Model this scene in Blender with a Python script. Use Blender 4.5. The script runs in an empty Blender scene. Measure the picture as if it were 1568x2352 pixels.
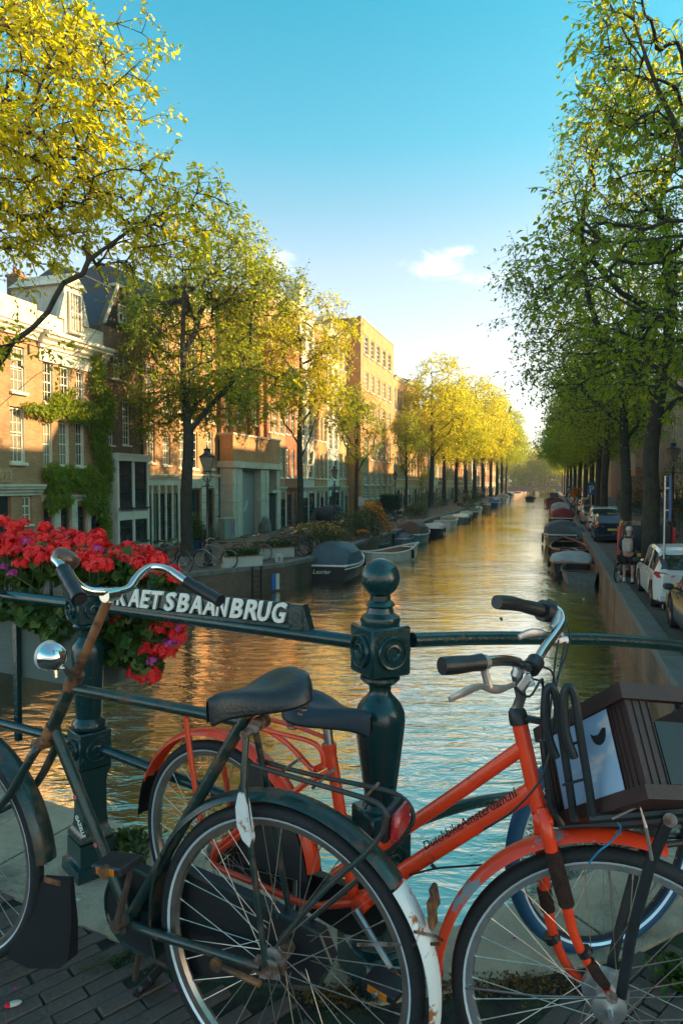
import bpy, math, random
import numpy as np
from mathutils import Vector, Matrix, noise
R_ = math.radians
scene = bpy.context.scene
COL = scene.collection
rnd = random.Random(7)

# ------------------------------------------------------------------ camera
F_ = 1568.0                      # focal length in units of a 1568 x 2352 picture
PHI = math.atan(64 / F_)         # the camera looks down a little
CZ = 1.44                        # eye height above the bridge deck
cam_d = bpy.data.cameras.new('camera')
cam_d.sensor_fit = 'VERTICAL'; cam_d.sensor_height = 36.0
cam_d.lens = 36.0 * F_ / 2352.0
cam_d.clip_start = 0.05; cam_d.clip_end = 6000
cam = bpy.data.objects.new('camera', cam_d); COL.objects.link(cam)
cam.location = (0, 0, CZ); cam.rotation_euler = (math.pi / 2 - PHI, 0, 0)
scene.camera = cam
cam_d.dof.use_dof = True; cam_d.dof.focus_distance = 2.6; cam_d.dof.aperture_fstop = 16.0

# ------------------------------------------------------------------ sun and sky
SUN_AZ, SUN_EL = R_(90), R_(20)
sd = bpy.data.lights.new('sun', 'SUN'); sd.energy = 5.0; sd.angle = R_(0.5); sd.color = (1.0, 0.69, 0.34)
sun = bpy.data.objects.new('sun', sd); COL.objects.link(sun)
SV = Vector((math.sin(SUN_AZ) * math.cos(SUN_EL), math.cos(SUN_AZ) * math.cos(SUN_EL), math.sin(SUN_EL)))
sun.rotation_euler = SV.to_track_quat('Z', 'Y').to_euler()
scene.view_settings.view_transform = 'Standard'; scene.view_settings.look = 'None'
scene.view_settings.gamma = 1; scene.view_settings.use_curve_mapping = False
scene.view_settings.exposure = 1.68
world = bpy.data.worlds.new('World'); scene.world = world; world.use_nodes = True
def build_world():
    nt = world.node_tree; N = nt.nodes; L = nt.links; N.clear()
    out = N.new('ShaderNodeOutputWorld'); bg = N.new('ShaderNodeBackground')
    sky = N.new('ShaderNodeTexSky'); sky.sky_type = 'NISHITA'; sky.sun_disc = False
    sky.sun_elevation = SUN_EL; sky.sun_rotation = SUN_AZ
    sky.air_density = 1.0; sky.dust_density = 1.2; sky.ozone_density = 2.0
    tint = N.new('ShaderNodeMix'); tint.data_type = 'RGBA'; tint.blend_type = 'MULTIPLY'
    tint.inputs[0].default_value = 1
    L.new(sky.outputs[0], tint.inputs[6])
    geo = N.new('ShaderNodeTexCoord'); sep = N.new('ShaderNodeSeparateXYZ'); L.new(geo.outputs['Generated'], sep.inputs[0])
    rp = N.new('ShaderNodeValToRGB'); L.new(sep.outputs[2], rp.inputs[0]); e = rp.color_ramp.elements      # air colour by height: milky low down, cyan overhead
    e[0].position = 0.0; e[0].color = (1.2, 1.25, 1.35, 1); e[1].position = 1.0; e[1].color = (1.0, 1.25, 1.08, 1)
    for z, c in ((.09, (1.45, 1.25, 1.15)), (.17, (1.6, 1.25, 1.05)), (.30, (1.35, 1.22, 1.02)), (.37, (.85, 1.16, .96)), (.44, (.38, 1.16, .98)), (.60, (.06, 1.12, .98)), (.72, (.45, 1.15, 1.02))): q = e.new(z); q.color = (*c, 1)
    L.new(rp.outputs[0], tint.inputs[7])
    # clouds: a few soft wisps low in the sky
    mp = N.new('ShaderNodeMapping'); mp.inputs['Scale'].default_value = (1, 1, 2.2); L.new(geo.outputs['Generated'], mp.inputs[0])
    no = N.new('ShaderNodeTexNoise'); no.inputs['Scale'].default_value = 15; no.inputs['Detail'].default_value = 10; no.inputs['Roughness'].default_value = 0.62; no.inputs['Distortion'].default_value = .6
    L.new(mp.outputs[0], no.inputs['Vector']); prev = tint.outputs[2]
    for px, py, w, h, k in ((1000, 612, .10, .030, 1.0), (1045, 578, .04, .014, .9), (640, 600, .045, .030, 1.0), (1150, 640, .11, .028, .6), (300, 560, .10, .03, .5), (-1500, 500, .25, .06, .8), (3200, 560, .3, .06, .8)):
        yc = (1176 - py) / F_; c = Vector(((px - 784) / F_, math.cos(PHI) + yc * math.sin(PHI), yc * math.cos(PHI) - math.sin(PHI))).normalized()
        su = N.new('ShaderNodeVectorMath'); su.operation = 'SUBTRACT'; L.new(geo.outputs['Generated'], su.inputs[0]); su.inputs[1].default_value = c
        sc = N.new('ShaderNodeVectorMath'); sc.operation = 'MULTIPLY'; L.new(su.outputs[0], sc.inputs[0]); sc.inputs[1].default_value = (1 / w, 1 / w, 1 / h)
        ln = N.new('ShaderNodeVectorMath'); ln.operation = 'LENGTH'; L.new(sc.outputs[0], ln.inputs[0])
        m1 = N.new('ShaderNodeMapRange'); m1.inputs[1].default_value = 0; m1.inputs[2].default_value = 1.0; m1.inputs[3].default_value = .72; m1.inputs[4].default_value = .28; L.new(ln.outputs['Value'], m1.inputs[0])
        ad = N.new('ShaderNodeMath'); ad.operation = 'ADD'; L.new(m1.outputs[0], ad.inputs[0]); L.new(no.outputs[0], ad.inputs[1])
        m2 = N.new('ShaderNodeMapRange'); m2.interpolation_type = 'SMOOTHSTEP'; m2.inputs[1].default_value = .96; m2.inputs[2].default_value = 1.62; m2.inputs[4].default_value = k; L.new(ad.outputs[0], m2.inputs[0])
        cl = N.new('ShaderNodeMix'); cl.data_type = 'RGBA'; cl.inputs[7].default_value = (8.6, 8.6, 8.8, 1); L.new(m2.outputs[0], cl.inputs[0]); L.new(prev, cl.inputs[6]); prev = cl.outputs[2]
    L.new(cl.outputs[2], bg.inputs[0]); bg.inputs[1].default_value = 0.10
    L.new(bg.outputs[0], out.inputs[0])
build_world()

# ------------------------------------------------------------------ projection: picture point + distance -> place
CA, SA = math.cos(PHI), math.sin(PHI)
def W(px, py, Y):
    xc = (px - 784) / F_; yc = (1176 - py) / F_
    k = Y / (CA + yc * SA)
    return Vector((xc * k, Y, CZ + k * (yc * CA - SA)))
def on_z(px, py, z):
    d = W(px, py, 1.0) - Vector((0, 0, CZ)); t = (z - CZ) / d.z
    return Vector((0, 0, CZ)) + d * t
ZR, ZW = -1.66, -2.66            # street level and water level
TH = R_(17.15)                   # the canal runs 17 degrees to the right
U = Vector((math.sin(TH), math.cos(TH), 0)); NR = Vector((math.cos(TH), -math.sin(TH), 0))
ANG = math.pi / 2 - TH           # rotation that takes local x along the canal
def ST(s, t, z=0.0):
    p = U * s + NR * t; return Vector((p.x, p.y, z))
def st_of(p): return p.dot(U), p.dot(NR)

# ------------------------------------------------------------------ objects
def tag(o, label=None, cat=None, group=None, kind=None):
    if label: o['label'] = label
    if cat: o['category'] = cat
    if group: o['group'] = group
    if kind: o['kind'] = kind
    return o
def thing(name, label, cat, loc=(0, 0, 0), rz=0.0, group=None, rot=None):
    o = bpy.data.objects.new(name, None); COL.objects.link(o)
    o.empty_display_size = 0.1
    o.location = loc; o.rotation_euler = rot if rot else (0, 0, rz)
    return tag(o, label, cat, group)
def link(name, me, parent=None, loc=None, rot=None, scl=None):
    o = bpy.data.objects.new(name, me); COL.objects.link(o)
    if parent: o.parent = parent
    if loc is not None: o.location = loc
    if rot is not None: o.rotation_euler = rot
    if scl is not None: o.scale = scl if hasattr(scl, '__len__') else (scl,) * 3
    return o
def copy_tree(o, parent=None):
    c = o.copy(); COL.objects.link(c)
    if parent: c.parent = parent
    for ch in o.children: copy_tree(ch, c)
    return c

class MB:
    """collects shapes and links them as one mesh"""
    def __init__(s): s.v = []; s.f = []; s.m = []; s.mi = 0
    def add(s, vs, fs):
        b = len(s.v); s.v.extend([tuple(v) for v in vs]); s.f.extend([tuple(i + b for i in f) for f in fs]); s.m.extend([s.mi] * len(fs)); return s
    def box(s, c, d, rot=None, bev=0.0):
        x, y, z = d[0] / 2, d[1] / 2, d[2] / 2; c = Vector(c)
        if bev > 0:
            b = min(bev, x * .9, y * .9, z * .9); vs = []
            for sx in (-1, 1):
                for sy in (-1, 1):
                    for sz in (-1, 1):
                        vs += [(sx * x, sy * (y - b), sz * (z - b)), (sx * (x - b), sy * y, sz * (z - b)), (sx * (x - b), sy * (y - b), sz * z)]
            ix = lambda sx, sy, sz, k: ((sx > 0) * 4 + (sy > 0) * 2 + (sz > 0)) * 3 + k
            fs = []
            for sg in (-1, 1):
                q = [(sg, -1, -1), (sg, 1, -1), (sg, 1, 1), (sg, -1, 1)]; fs.append([ix(*p, 0) for p in q])
                q = [(-1, sg, -1), (-1, sg, 1), (1, sg, 1), (1, sg, -1)]; fs.append([ix(*p, 1) for p in q])
                q = [(-1, -1, sg), (1, -1, sg), (1, 1, sg), (-1, 1, sg)]; fs.append([ix(*p, 2) for p in q])
            for a in (-1, 1):
                for b2 in (-1, 1):
                    fs.append([ix(a, b2, -1, 0), ix(a, b2, 1, 0), ix(a, b2, 1, 1), ix(a, b2, -1, 1)])
                    fs.append([ix(a, -1, b2, 0), ix(a, 1, b2, 0), ix(a, 1, b2, 2), ix(a, -1, b2, 2)])
                    fs.append([ix(-1, a, b2, 1), ix(1, a, b2, 1), ix(1, a, b2, 2), ix(-1, a, b2, 2)])
                    for c2 in (-1, 1): fs.append([ix(a, b2, c2, 0), ix(a, b2, c2, 1), ix(a, b2, c2, 2)])
        else:
            vs = [(sx * x, sy * y, sz * z) for sx in (-1, 1) for sy in (-1, 1) for sz in (-1, 1)]
            fs = [(0, 1, 3, 2), (4, 6, 7, 5), (0, 4, 5, 1), (2, 3, 7, 6), (0, 2, 6, 4), (1, 5, 7, 3)]
        if rot is not None:
            if not isinstance(rot, Matrix): rot = Matrix.Rotation(rot, 3, 'Z')
            vs = [rot @ Vector(v) for v in vs]
        return s.add([Vector(v) + c for v in vs], fs)
    def b2(s, x0, x1, y0, y1, z0, z1, bev=0.0):
        return s.box(((x0 + x1) / 2, (y0 + y1) / 2, (z0 + z1) / 2), (x1 - x0, y1 - y0, z1 - z0), None, bev)
    def tube(s, pts, r, n=8, cap=True, closed=False, flat=1.0):
        pts = [Vector(p) for p in pts]; m = len(pts)
        rs = r if hasattr(r, '__len__') else [r] * m
        vs = []; prev = None
        for i, p in enumerate(pts):
            if closed: t = pts[(i + 1) % m] - pts[i - 1]
            else: t = pts[min(i + 1, m - 1)] - pts[max(i - 1, 0)]
            t = t.normalized() if t.length > 1e-9 else Vector((0, 0, 1))
            if prev is None:
                a = Vector((0, 0, 1)) if abs(t.z) < .9 else Vector((1, 0, 0)); nrm = (a - t * a.dot(t)).normalized()
            else: nrm = (prev - t * prev.dot(t)).normalized()
            prev = nrm; bi = t.cross(nrm)
            for k in range(n):
                an = 2 * math.pi * k / n
                vs.append(p + nrm * (math.cos(an) * rs[i]) + bi * (math.sin(an) * rs[i] * flat))
        fs = []
        for i in range(m if closed else m - 1):
            j = (i + 1) % m
            for k in range(n):
                k2 = (k + 1) % n; fs.append((i * n + k, i * n + k2, j * n + k2, j * n + k))
        if cap and not closed: fs.append(tuple(range(n))[::-1]); fs.append(tuple(range((m - 1) * n, m * n)))
        return s.add(vs, fs)
    def lathe(s, prof, n=24, c=(0, 0, 0), M=None, sq=False):
        vs = []; c = Vector(c); M = M or Matrix.Identity(3)
        for r, z in prof:
            for k in range(n):
                a = 2 * math.pi * (k + (.5 if sq else 0)) / n; vs.append(c + M @ Vector((r * math.cos(a), r * math.sin(a), z)))
        fs = [(i * n + k, i * n + (k + 1) % n, (i + 1) * n + (k + 1) % n, (i + 1) * n + k) for i in range(len(prof) - 1) for k in range(n)]
        fs.append(tuple(range(n))[::-1]); fs.append(tuple(range((len(prof) - 1) * n, len(prof) * n)))
        return s.add(vs, fs)
    def ring(s, c, prof, n=48, a0=0.0, a1=2 * math.pi):
        """sweep profile [(radius, y)] round the y axis (x-z plane wheel)"""
        c = Vector(c); full = abs(a1 - a0 - 2 * math.pi) < 1e-6; m = n if full else n + 1; p = len(prof); vs = []
        for i in range(m):
            a = a0 + (a1 - a0) * i / n
            for r, y in prof: vs.append(c + Vector((r * math.cos(a), y, r * math.sin(a))))
        fs = []
        for i in range(n):
            j = (i + 1) % m
            for k in range(p):
                k2 = (k + 1) % p; fs.append((i * p + k, i * p + k2, j * p + k2, j * p + k))
        if not full: fs.append(tuple(range(p))); fs.append(tuple(range((m - 1) * p, m * p))[::-1])
        return s.add(vs, fs)
    def poly(s, pts, th):
        """flat outline given as 3D points, thickened by vector th"""
        n = len(pts); th = Vector(th); a = [Vector(p) for p in pts]
        vs = [p + th * .5 for p in a] + [p - th * .5 for p in a]
        fs = [tuple(range(n)), tuple(range(n, 2 * n))[::-1]] + [(i, i + n, (i + 1) % n + n, (i + 1) % n) for i in range(n)]
        return s.add(vs, fs)
    def sphere(s, c, r, nu=16, nv=10, sc=(1, 1, 1), M=None):
        c = Vector(c); vs = []; M = M or Matrix.Identity(3)
        for i in range(nv + 1):
            ph = math.pi * i / nv
            for k in range(nu):
                a = 2 * math.pi * k / nu
                vs.append(c + M @ Vector((r * sc[0] * math.sin(ph) * math.cos(a), r * sc[1] * math.sin(ph) * math.sin(a), r * sc[2] * math.cos(ph))))
        fs = [(i * nu + k, (i + 1) * nu + k, (i + 1) * nu + (k + 1) % nu, i * nu + (k + 1) % nu) for i in range(nv) for k in range(nu)]
        return s.add(vs, fs)
    def mesh(s, name, mats, smooth=False, fix=True):
        me = bpy.data.meshes.new(name); me.from_pydata(s.v, [], s.f)
        for m in (mats if isinstance(mats, (list, tuple)) else [mats]): me.materials.append(m)
        if len(me.materials) > 1: me.polygons.foreach_set('material_index', s.m)
        if fix:
            import bmesh
            bm = bmesh.new(); bm.from_mesh(me)
            if smooth: bmesh.ops.remove_doubles(bm, verts=bm.verts, dist=1e-5)
            bmesh.ops.recalc_face_normals(bm, faces=bm.faces); bm.to_mesh(me); bm.free()
        if smooth:
            me.polygons.foreach_set('use_smooth', [True] * len(me.polygons))
            me.set_sharp_from_angle(angle=R_(40 if smooth is True else smooth))
        me.update(); return me
    def build(s, name, mats, parent=None, smooth=False, loc=None, rot=None):
        return link(name, s.mesh(name, mats, smooth), parent, loc, rot)

def np_mesh(name, V, Fq, mat):
    """V (n,3), Fq (m,4) or (m,3) numpy"""
    me = bpy.data.meshes.new(name); n, m, k = len(V), len(Fq), Fq.shape[1]
    me.vertices.add(n); me.vertices.foreach_set('co', V.astype(np.float32).ravel())
    me.loops.add(m * k); me.loops.foreach_set('vertex_index', Fq.astype(np.int32).ravel())
    me.polygons.add(m); me.polygons.foreach_set('loop_start', np.arange(0, m * k, k, dtype=np.int32))
    me.update(calc_edges=True); me.materials.append(mat); return me

def arc(cx, cz, r, a0, a1, n, y=0.0):
    return [Vector((cx + r * math.cos(R_(a0 + (a1 - a0) * i / n)), y, cz + r * math.sin(R_(a0 + (a1 - a0) * i / n)))) for i in range(n + 1)]
def smooth_path(pts, k=4):
    pts = [Vector(p) for p in pts]; out = []
    for i in range(len(pts) - 1):
        p0 = pts[max(i - 1, 0)]; p1 = pts[i]; p2 = pts[i + 1]; p3 = pts[min(i + 2, len(pts) - 1)]
        for j in range(k):
            t = j / k
            out.append(0.5 * ((2 * p1) + (p2 - p0) * t + (2 * p0 - 5 * p1 + 4 * p2 - p3) * t * t + (3 * p1 - p0 - 3 * p2 + p3) * t ** 3))
    out.append(pts[-1]); return out
def text_mesh(txt, size, extrude, mat, offset=0.0, shear=0.0, align='LEFT'):
    cu = bpy.data.curves.new('lettering', 'FONT'); cu.body = txt; cu.size = size; cu.extrude = extrude
    cu.offset = offset; cu.shear = shear; cu.align_x = align; cu.resolution_u = 3
    o = bpy.data.objects.new('lettering', cu); COL.objects.link(o)
    dg = bpy.context.evaluated_depsgraph_get(); dg.update()
    me = bpy.data.meshes.new_from_object(o.evaluated_get(dg)); bpy.data.objects.remove(o)
    me.materials.clear(); me.materials.append(mat); return me

# ------------------------------------------------------------------ materials
MATS = {}
def mat(name, col, rough=.6, metal=0.0, var=.15, vscale=6.0, bump=0.0, bscale=40.0, col2=None, c2lo=.45, c2hi=.62, c2scale=3.0, spec=.5, coat=0.0, trans=0.0, c2rough=None, stretch=None):
    if name in MATS: return MATS[name]
    m = bpy.data.materials.new(name); m.use_nodes = True; nt = m.node_tree; N = nt.nodes; L = nt.links
    b = N['Principled BSDF']; tc = N.new('ShaderNodeTexCoord'); vec = tc.outputs['Object']
    if stretch:
        mp = N.new('ShaderNodeMapping'); mp.inputs['Scale'].default_value = stretch; L.new(vec, mp.inputs[0]); vec = mp.outputs[0]
    b.inputs['Roughness'].default_value = rough; b.inputs['Metallic'].default_value = metal
    b.inputs['Specular IOR Level'].default_value = spec; b.inputs['Coat Weight'].default_value = coat; b.inputs['Coat Roughness'].default_value = .15
    n1 = N.new('ShaderNodeTexNoise'); n1.inputs['Scale'].default_value = vscale; n1.inputs['Detail'].default_value = 6; L.new(vec, n1.inputs['Vector'])
    mr = N.new('ShaderNodeMapRange'); mr.inputs[1].default_value = .3; mr.inputs[2].default_value = .7; mr.inputs[3].default_value = 1 - var; mr.inputs[4].default_value = 1 + var
    L.new(n1.outputs[0], mr.inputs[0])
    mx = N.new('ShaderNodeMix'); mx.data_type = 'RGBA'; mx.blend_type = 'MULTIPLY'; mx.inputs[0].default_value = 1; mx.inputs[6].default_value = (*col, 1)
    L.new(mr.outputs[0], mx.inputs[7]); outc = mx.outputs[2]
    if col2:
        n2 = N.new('ShaderNodeTexNoise'); n2.inputs['Scale'].default_value = c2scale; n2.inputs['Detail'].default_value = 8; n2.inputs['Roughness'].default_value = .65; L.new(vec, n2.inputs['Vector'])
        m2 = N.new('ShaderNodeMapRange'); m2.inputs[1].default_value = c2lo; m2.inputs[2].default_value = c2hi; L.new(n2.outputs[0], m2.inputs[0])
        x2 = N.new('ShaderNodeMix'); x2.data_type = 'RGBA'; L.new(m2.outputs[0], x2.inputs[0]); L.new(outc, x2.inputs[6]); x2.inputs[7].default_value = (*col2, 1); outc = x2.outputs[2]
        if c2rough is not None:
            x3 = N.new('ShaderNodeMapRange'); x3.inputs[3].default_value = rough; x3.inputs[4].default_value = c2rough; L.new(m2.outputs[0], x3.inputs[0]); L.new(x3.outputs[0], b.inputs['Roughness'])
            x4 = N.new('ShaderNodeMapRange'); x4.inputs[3].default_value = metal; x4.inputs[4].default_value = 0; L.new(m2.outputs[0], x4.inputs[0]); L.new(x4.outputs[0], b.inputs['Metallic'])
    L.new(outc, b.inputs['Base Color'])
    if bump:
        n3 = N.new('ShaderNodeTexNoise'); n3.inputs['Scale'].default_value = bscale; n3.inputs['Detail'].default_value = 5; L.new(vec, n3.inputs['Vector'])
        bp = N.new('ShaderNodeBump'); bp.inputs['Strength'].default_value = bump; bp.inputs['Distance'].default_value = .02; L.new(n3.outputs[0], bp.inputs['Height']); L.new(bp.outputs[0], b.inputs['Normal'])
    if trans:
        tr = N.new('ShaderNodeBsdfTranslucent'); L.new(outc, tr.inputs[0]); ms = N.new('ShaderNodeMixShader'); ms.inputs[0].default_value = trans
        L.new(b.outputs[0], ms.inputs[1]); L.new(tr.outputs[0], ms.inputs[2]); L.new(ms.outputs[0], N['Material Output'].inputs[0])
    MATS[name] = m; return m

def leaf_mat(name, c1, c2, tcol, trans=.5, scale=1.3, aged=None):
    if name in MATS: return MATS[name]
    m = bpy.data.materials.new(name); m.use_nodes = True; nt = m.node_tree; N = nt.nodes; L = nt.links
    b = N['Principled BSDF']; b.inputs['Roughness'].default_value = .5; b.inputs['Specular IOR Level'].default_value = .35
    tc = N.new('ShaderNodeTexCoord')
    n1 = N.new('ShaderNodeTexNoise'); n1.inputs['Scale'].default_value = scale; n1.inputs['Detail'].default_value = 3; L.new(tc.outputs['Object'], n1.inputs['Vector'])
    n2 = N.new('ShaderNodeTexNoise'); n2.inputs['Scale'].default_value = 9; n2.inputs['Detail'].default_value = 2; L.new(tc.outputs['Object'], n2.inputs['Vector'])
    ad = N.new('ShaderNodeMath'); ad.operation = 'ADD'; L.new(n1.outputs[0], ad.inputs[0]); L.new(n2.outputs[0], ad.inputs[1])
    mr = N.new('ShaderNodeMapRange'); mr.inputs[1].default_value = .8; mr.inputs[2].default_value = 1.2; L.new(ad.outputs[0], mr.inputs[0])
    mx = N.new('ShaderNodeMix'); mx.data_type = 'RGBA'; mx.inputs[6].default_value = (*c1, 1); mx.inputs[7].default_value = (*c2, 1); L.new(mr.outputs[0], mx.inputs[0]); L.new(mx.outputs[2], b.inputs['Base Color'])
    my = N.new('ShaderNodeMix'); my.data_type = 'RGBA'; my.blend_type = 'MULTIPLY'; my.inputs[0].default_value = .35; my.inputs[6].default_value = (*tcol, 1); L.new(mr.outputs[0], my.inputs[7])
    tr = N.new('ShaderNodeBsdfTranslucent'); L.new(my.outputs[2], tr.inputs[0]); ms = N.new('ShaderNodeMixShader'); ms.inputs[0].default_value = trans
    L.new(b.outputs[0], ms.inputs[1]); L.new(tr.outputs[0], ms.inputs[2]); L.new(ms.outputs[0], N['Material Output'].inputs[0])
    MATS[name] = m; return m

def brick_mat(name, c1, c2, mortar, scale=1.0, bw=.22, bh=.065, horiz=False, rough=.85, bump=.5, stain=None):
    if name in MATS: return MATS[name]
    m = bpy.data.materials.new(name); m.use_nodes = True; nt = m.node_tree; N = nt.nodes; L = nt.links
    b = N['Principled BSDF']; b.inputs['Roughness'].default_value = rough; b.inputs['Specular IOR Level'].default_value = .3
    tc = N.new('ShaderNodeTexCoord'); sp = N.new('ShaderNodeSeparateXYZ'); L.new(tc.outputs['Object'], sp.inputs[0]); cb = N.new('ShaderNodeCombineXYZ')
    if horiz: L.new(sp.outputs[0], cb.inputs[0]); L.new(sp.outputs[1], cb.inputs[1])
    else:
        a = N.new('ShaderNodeMath'); a.operation = 'ADD'; L.new(sp.outputs[0], a.inputs[0]); L.new(sp.outputs[1], a.inputs[1]); L.new(a.outputs[0], cb.inputs[0]); L.new(sp.outputs[2], cb.inputs[1])
    bt = N.new('ShaderNodeTexBrick'); bt.inputs['Scale'].default_value = 1; bt.inputs['Brick Width'].default_value = bw; bt.inputs['Row Height'].default_value = bh
    bt.inputs['Mortar Size'].default_value = .006; bt.inputs['Mortar Smooth'].default_value = .3; bt.inputs['Color1'].default_value = (*c1, 1); bt.inputs['Color2'].default_value = (*c2, 1); bt.inputs['Mortar'].default_value = (*mortar, 1)
    L.new(cb.outputs[0], bt.inputs['Vector'])
    n1 = N.new('ShaderNodeTexNoise'); n1.inputs['Scale'].default_value = .9; n1.inputs['Detail'].default_value = 8; n1.inputs['Roughness'].default_value = .7; L.new(tc.outputs['Object'], n1.inputs['Vector'])
    mr = N.new('ShaderNodeMapRange'); mr.inputs[1].default_value = .3; mr.inputs[2].default_value = .7; mr.inputs[3].default_value = .72; mr.inputs[4].default_value = 1.22; L.new(n1.outputs[0], mr.inputs[0])
    mx = N.new('ShaderNodeMix'); mx.data_type = 'RGBA'; mx.blend_type = 'MULTIPLY'; mx.inputs[0].default_value = 1; L.new(bt.outputs[0], mx.inputs[6]); L.new(mr.outputs[0], mx.inputs[7])
    outc = mx.outputs[2]
    if stain:
        n2 = N.new('ShaderNodeTexNoise'); n2.inputs['Scale'].default_value = .6; n2.inputs['Detail'].default_value = 7; mp = N.new('ShaderNodeMapping'); mp.inputs['Scale'].default_value = (1, 1, .25); L.new(tc.outputs['Object'], mp.inputs[0]); L.new(mp.outputs[0], n2.inputs['Vector'])
        m2 = N.new('ShaderNodeMapRange'); m2.inputs[1].default_value = .48; m2.inputs[2].default_value = .7; m2.inputs[4].default_value = .8; L.new(n2.outputs[0], m2.inputs[0])
        x2 = N.new('ShaderNodeMix'); x2.data_type = 'RGBA'; L.new(m2.outputs[0], x2.inputs[0]); L.new(outc, x2.inputs[6]); x2.inputs[7].default_value = (*stain, 1); outc = x2.outputs[2]
    L.new(outc, b.inputs['Base Color'])
    bp = N.new('ShaderNodeBump'); bp.inputs['Strength'].default_value = bump; bp.inputs['Distance'].default_value = .01; iv = N.new('ShaderNodeMath'); iv.operation = 'SUBTRACT'; iv.inputs[0].default_value = 1; L.new(bt.outputs[1], iv.inputs[1])
    L.new(iv.outputs[0], bp.inputs['Height']); L.new(bp.outputs[0], b.inputs['Normal'])
    MATS[name] = m; return m

M_glass = mat('window_glass', (.022, .026, .028), .04, 0, .25, 1.5, spec=1.0)
M_glass2 = mat('window_glass_curtained', (.20, .18, .14), .12, 0, .3, 5, spec=.8)
M_white = mat('cream_paint', (.66, .61, .50), .45, var=.10, vscale=3, bump=.05)
M_cream2 = mat('aged_cream_paint', (.50, .46, .37), .55, var=.16, vscale=2.5, bump=.08, col2=(.30, .27, .2), c2lo=.55, c2hi=.75)
M_stone = mat('pale_stone', (.42, .39, .32), .8, var=.16, vscale=2, bump=.2, bscale=30)
M_dark = mat('dark_green_paint', (.012, .028, .028), .3, var=.2)
M_black = mat('black_rubber', (.012, .012, .013), .75, var=.2, vscale=30, bump=.1, bscale=120)
M_bplast = mat('black_plastic', (.016, .017, .019), .42, var=.2, vscale=20, bump=.05, bscale=150)
M_chrome = mat('worn_chrome', (.62, .60, .57), .14, 1.0, .08, 30, col2=(.22, .12, .07), c2lo=.60, c2hi=.75, c2scale=18, c2rough=.6)
M_steel = mat('galvanised_steel', (.42, .42, .42), .38, 1.0, .15, 25, bump=.05)
M_slate = mat('slate_roof', (.05, .055, .065), .6, var=.25, vscale=8, bump=.5, bscale=14)
M_bark = mat('bark', (.045, .036, .028), .95, var=.4, vscale=5, bump=1.0, bscale=14, col2=(.05, .065, .03), c2scale=1.5, c2lo=.5, c2hi=.7)
M_rail = mat('bridge_green_paint', (.005, .036, .038), .26, 0, .22, 8, bump=.10, bscale=60, col2=(.10, .05, .03), c2lo=.62, c2hi=.70, c2scale=22, coat=.35, c2rough=.8)
# ================================================================== the setting
def water_mat():
    m = bpy.data.materials.new('canal_water'); m.use_nodes = True; nt = m.node_tree; N = nt.nodes; L = nt.links
    b = N['Principled BSDF']; b.inputs['Base Color'].default_value = (.085, .072, .045, 1); b.inputs['Roughness'].default_value = .035
    b.inputs['IOR'].default_value = 1.33
    tc = N.new('ShaderNodeTexCoord')
    def nz(scale, st, det, rough=.5, dist=0.0):
        mp = N.new('ShaderNodeMapping'); mp.inputs['Scale'].default_value = st; mp.inputs['Rotation'].default_value = (0, 0, -.1)
        L.new(tc.outputs['Object'], mp.inputs[0]); n = N.new('ShaderNodeTexNoise'); n.inputs['Scale'].default_value = scale
        n.inputs['Detail'].default_value = det; n.inputs['Roughness'].default_value = rough; n.inputs['Distortion'].default_value = dist
        L.new(mp.outputs[0], n.inputs['Vector']); return n.outputs[0]
    a = nz(.9, (.45, 1.0, 1), 2, .5, .5); c = nz(3.6, (.38, 1.0, 1), 3, .55, 1.0); d = nz(12.0, (.5, 1.0, 1), 3)
    def mul(x, k):
        q = N.new('ShaderNodeMath'); q.operation = 'MULTIPLY'; L.new(x, q.inputs[0]); q.inputs[1].default_value = k; return q.outputs[0]
    def add(x, y):
        q = N.new('ShaderNodeMath'); q.operation = 'ADD'; L.new(x, q.inputs[0]); L.new(y, q.inputs[1]); return q.outputs[0]
    pt_ = N.new('ShaderNodeMapRange'); pt_.inputs[1].default_value = .35; pt_.inputs[2].default_value = .65; pt_.inputs[3].default_value = .45; pt_.inputs[4].default_value = 1.35; L.new(nz(.16, (1, .6, 1), 2), pt_.inputs[0])
    hm = N.new('ShaderNodeMath'); hm.operation = 'MULTIPLY'; L.new(add(add(mul(a, .42), mul(c, .27)), mul(d, .050)), hm.inputs[0]); L.new(pt_.outputs[0], hm.inputs[1]); h = hm.outputs[0]
    bp = N.new('ShaderNodeBump'); bp.inputs['Strength'].default_value = .5; bp.inputs['Distance'].default_value = .20; L.new(h, bp.inputs['Height'])
    L.new(bp.outputs[0], b.inputs['Normal'])
    gl = N.new('ShaderNodeBsdfGlossy'); gl.inputs['Roughness'].default_value = .07; gl.inputs['Color'].default_value = (1.0, .87, .70, 1); L.new(bp.outputs[0], gl.inputs['Normal'])
    fr = N.new('ShaderNodeFresnel'); fr.inputs['IOR'].default_value = 1.45; L.new(bp.outputs[0], fr.inputs['Normal']); mr = N.new('ShaderNodeMapRange'); mr.inputs[1].default_value = 0; mr.inputs[2].default_value = .35; mr.inputs[3].default_value = .5; mr.inputs[4].default_value = .95; L.new(fr.outputs[0], mr.inputs[0])
    ms = N.new('ShaderNodeMixShader'); L.new(mr.outputs[0], ms.inputs[0]); L.new(b.outputs[0], ms.inputs[1]); L.new(gl.outputs[0], ms.inputs[2]); L.new(ms.outputs[0], N['Material Output'].inputs[0]); return m
wm = MB(); wm.add([(-900, -60, 0), (900, -60, 0), (900, 2500, 0), (-900, 2500, 0)], [(0, 1, 2, 3)])
water = wm.build('canal_water', water_mat(), loc=(0, 0, ZW)); tag(water, kind='structure')

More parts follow.
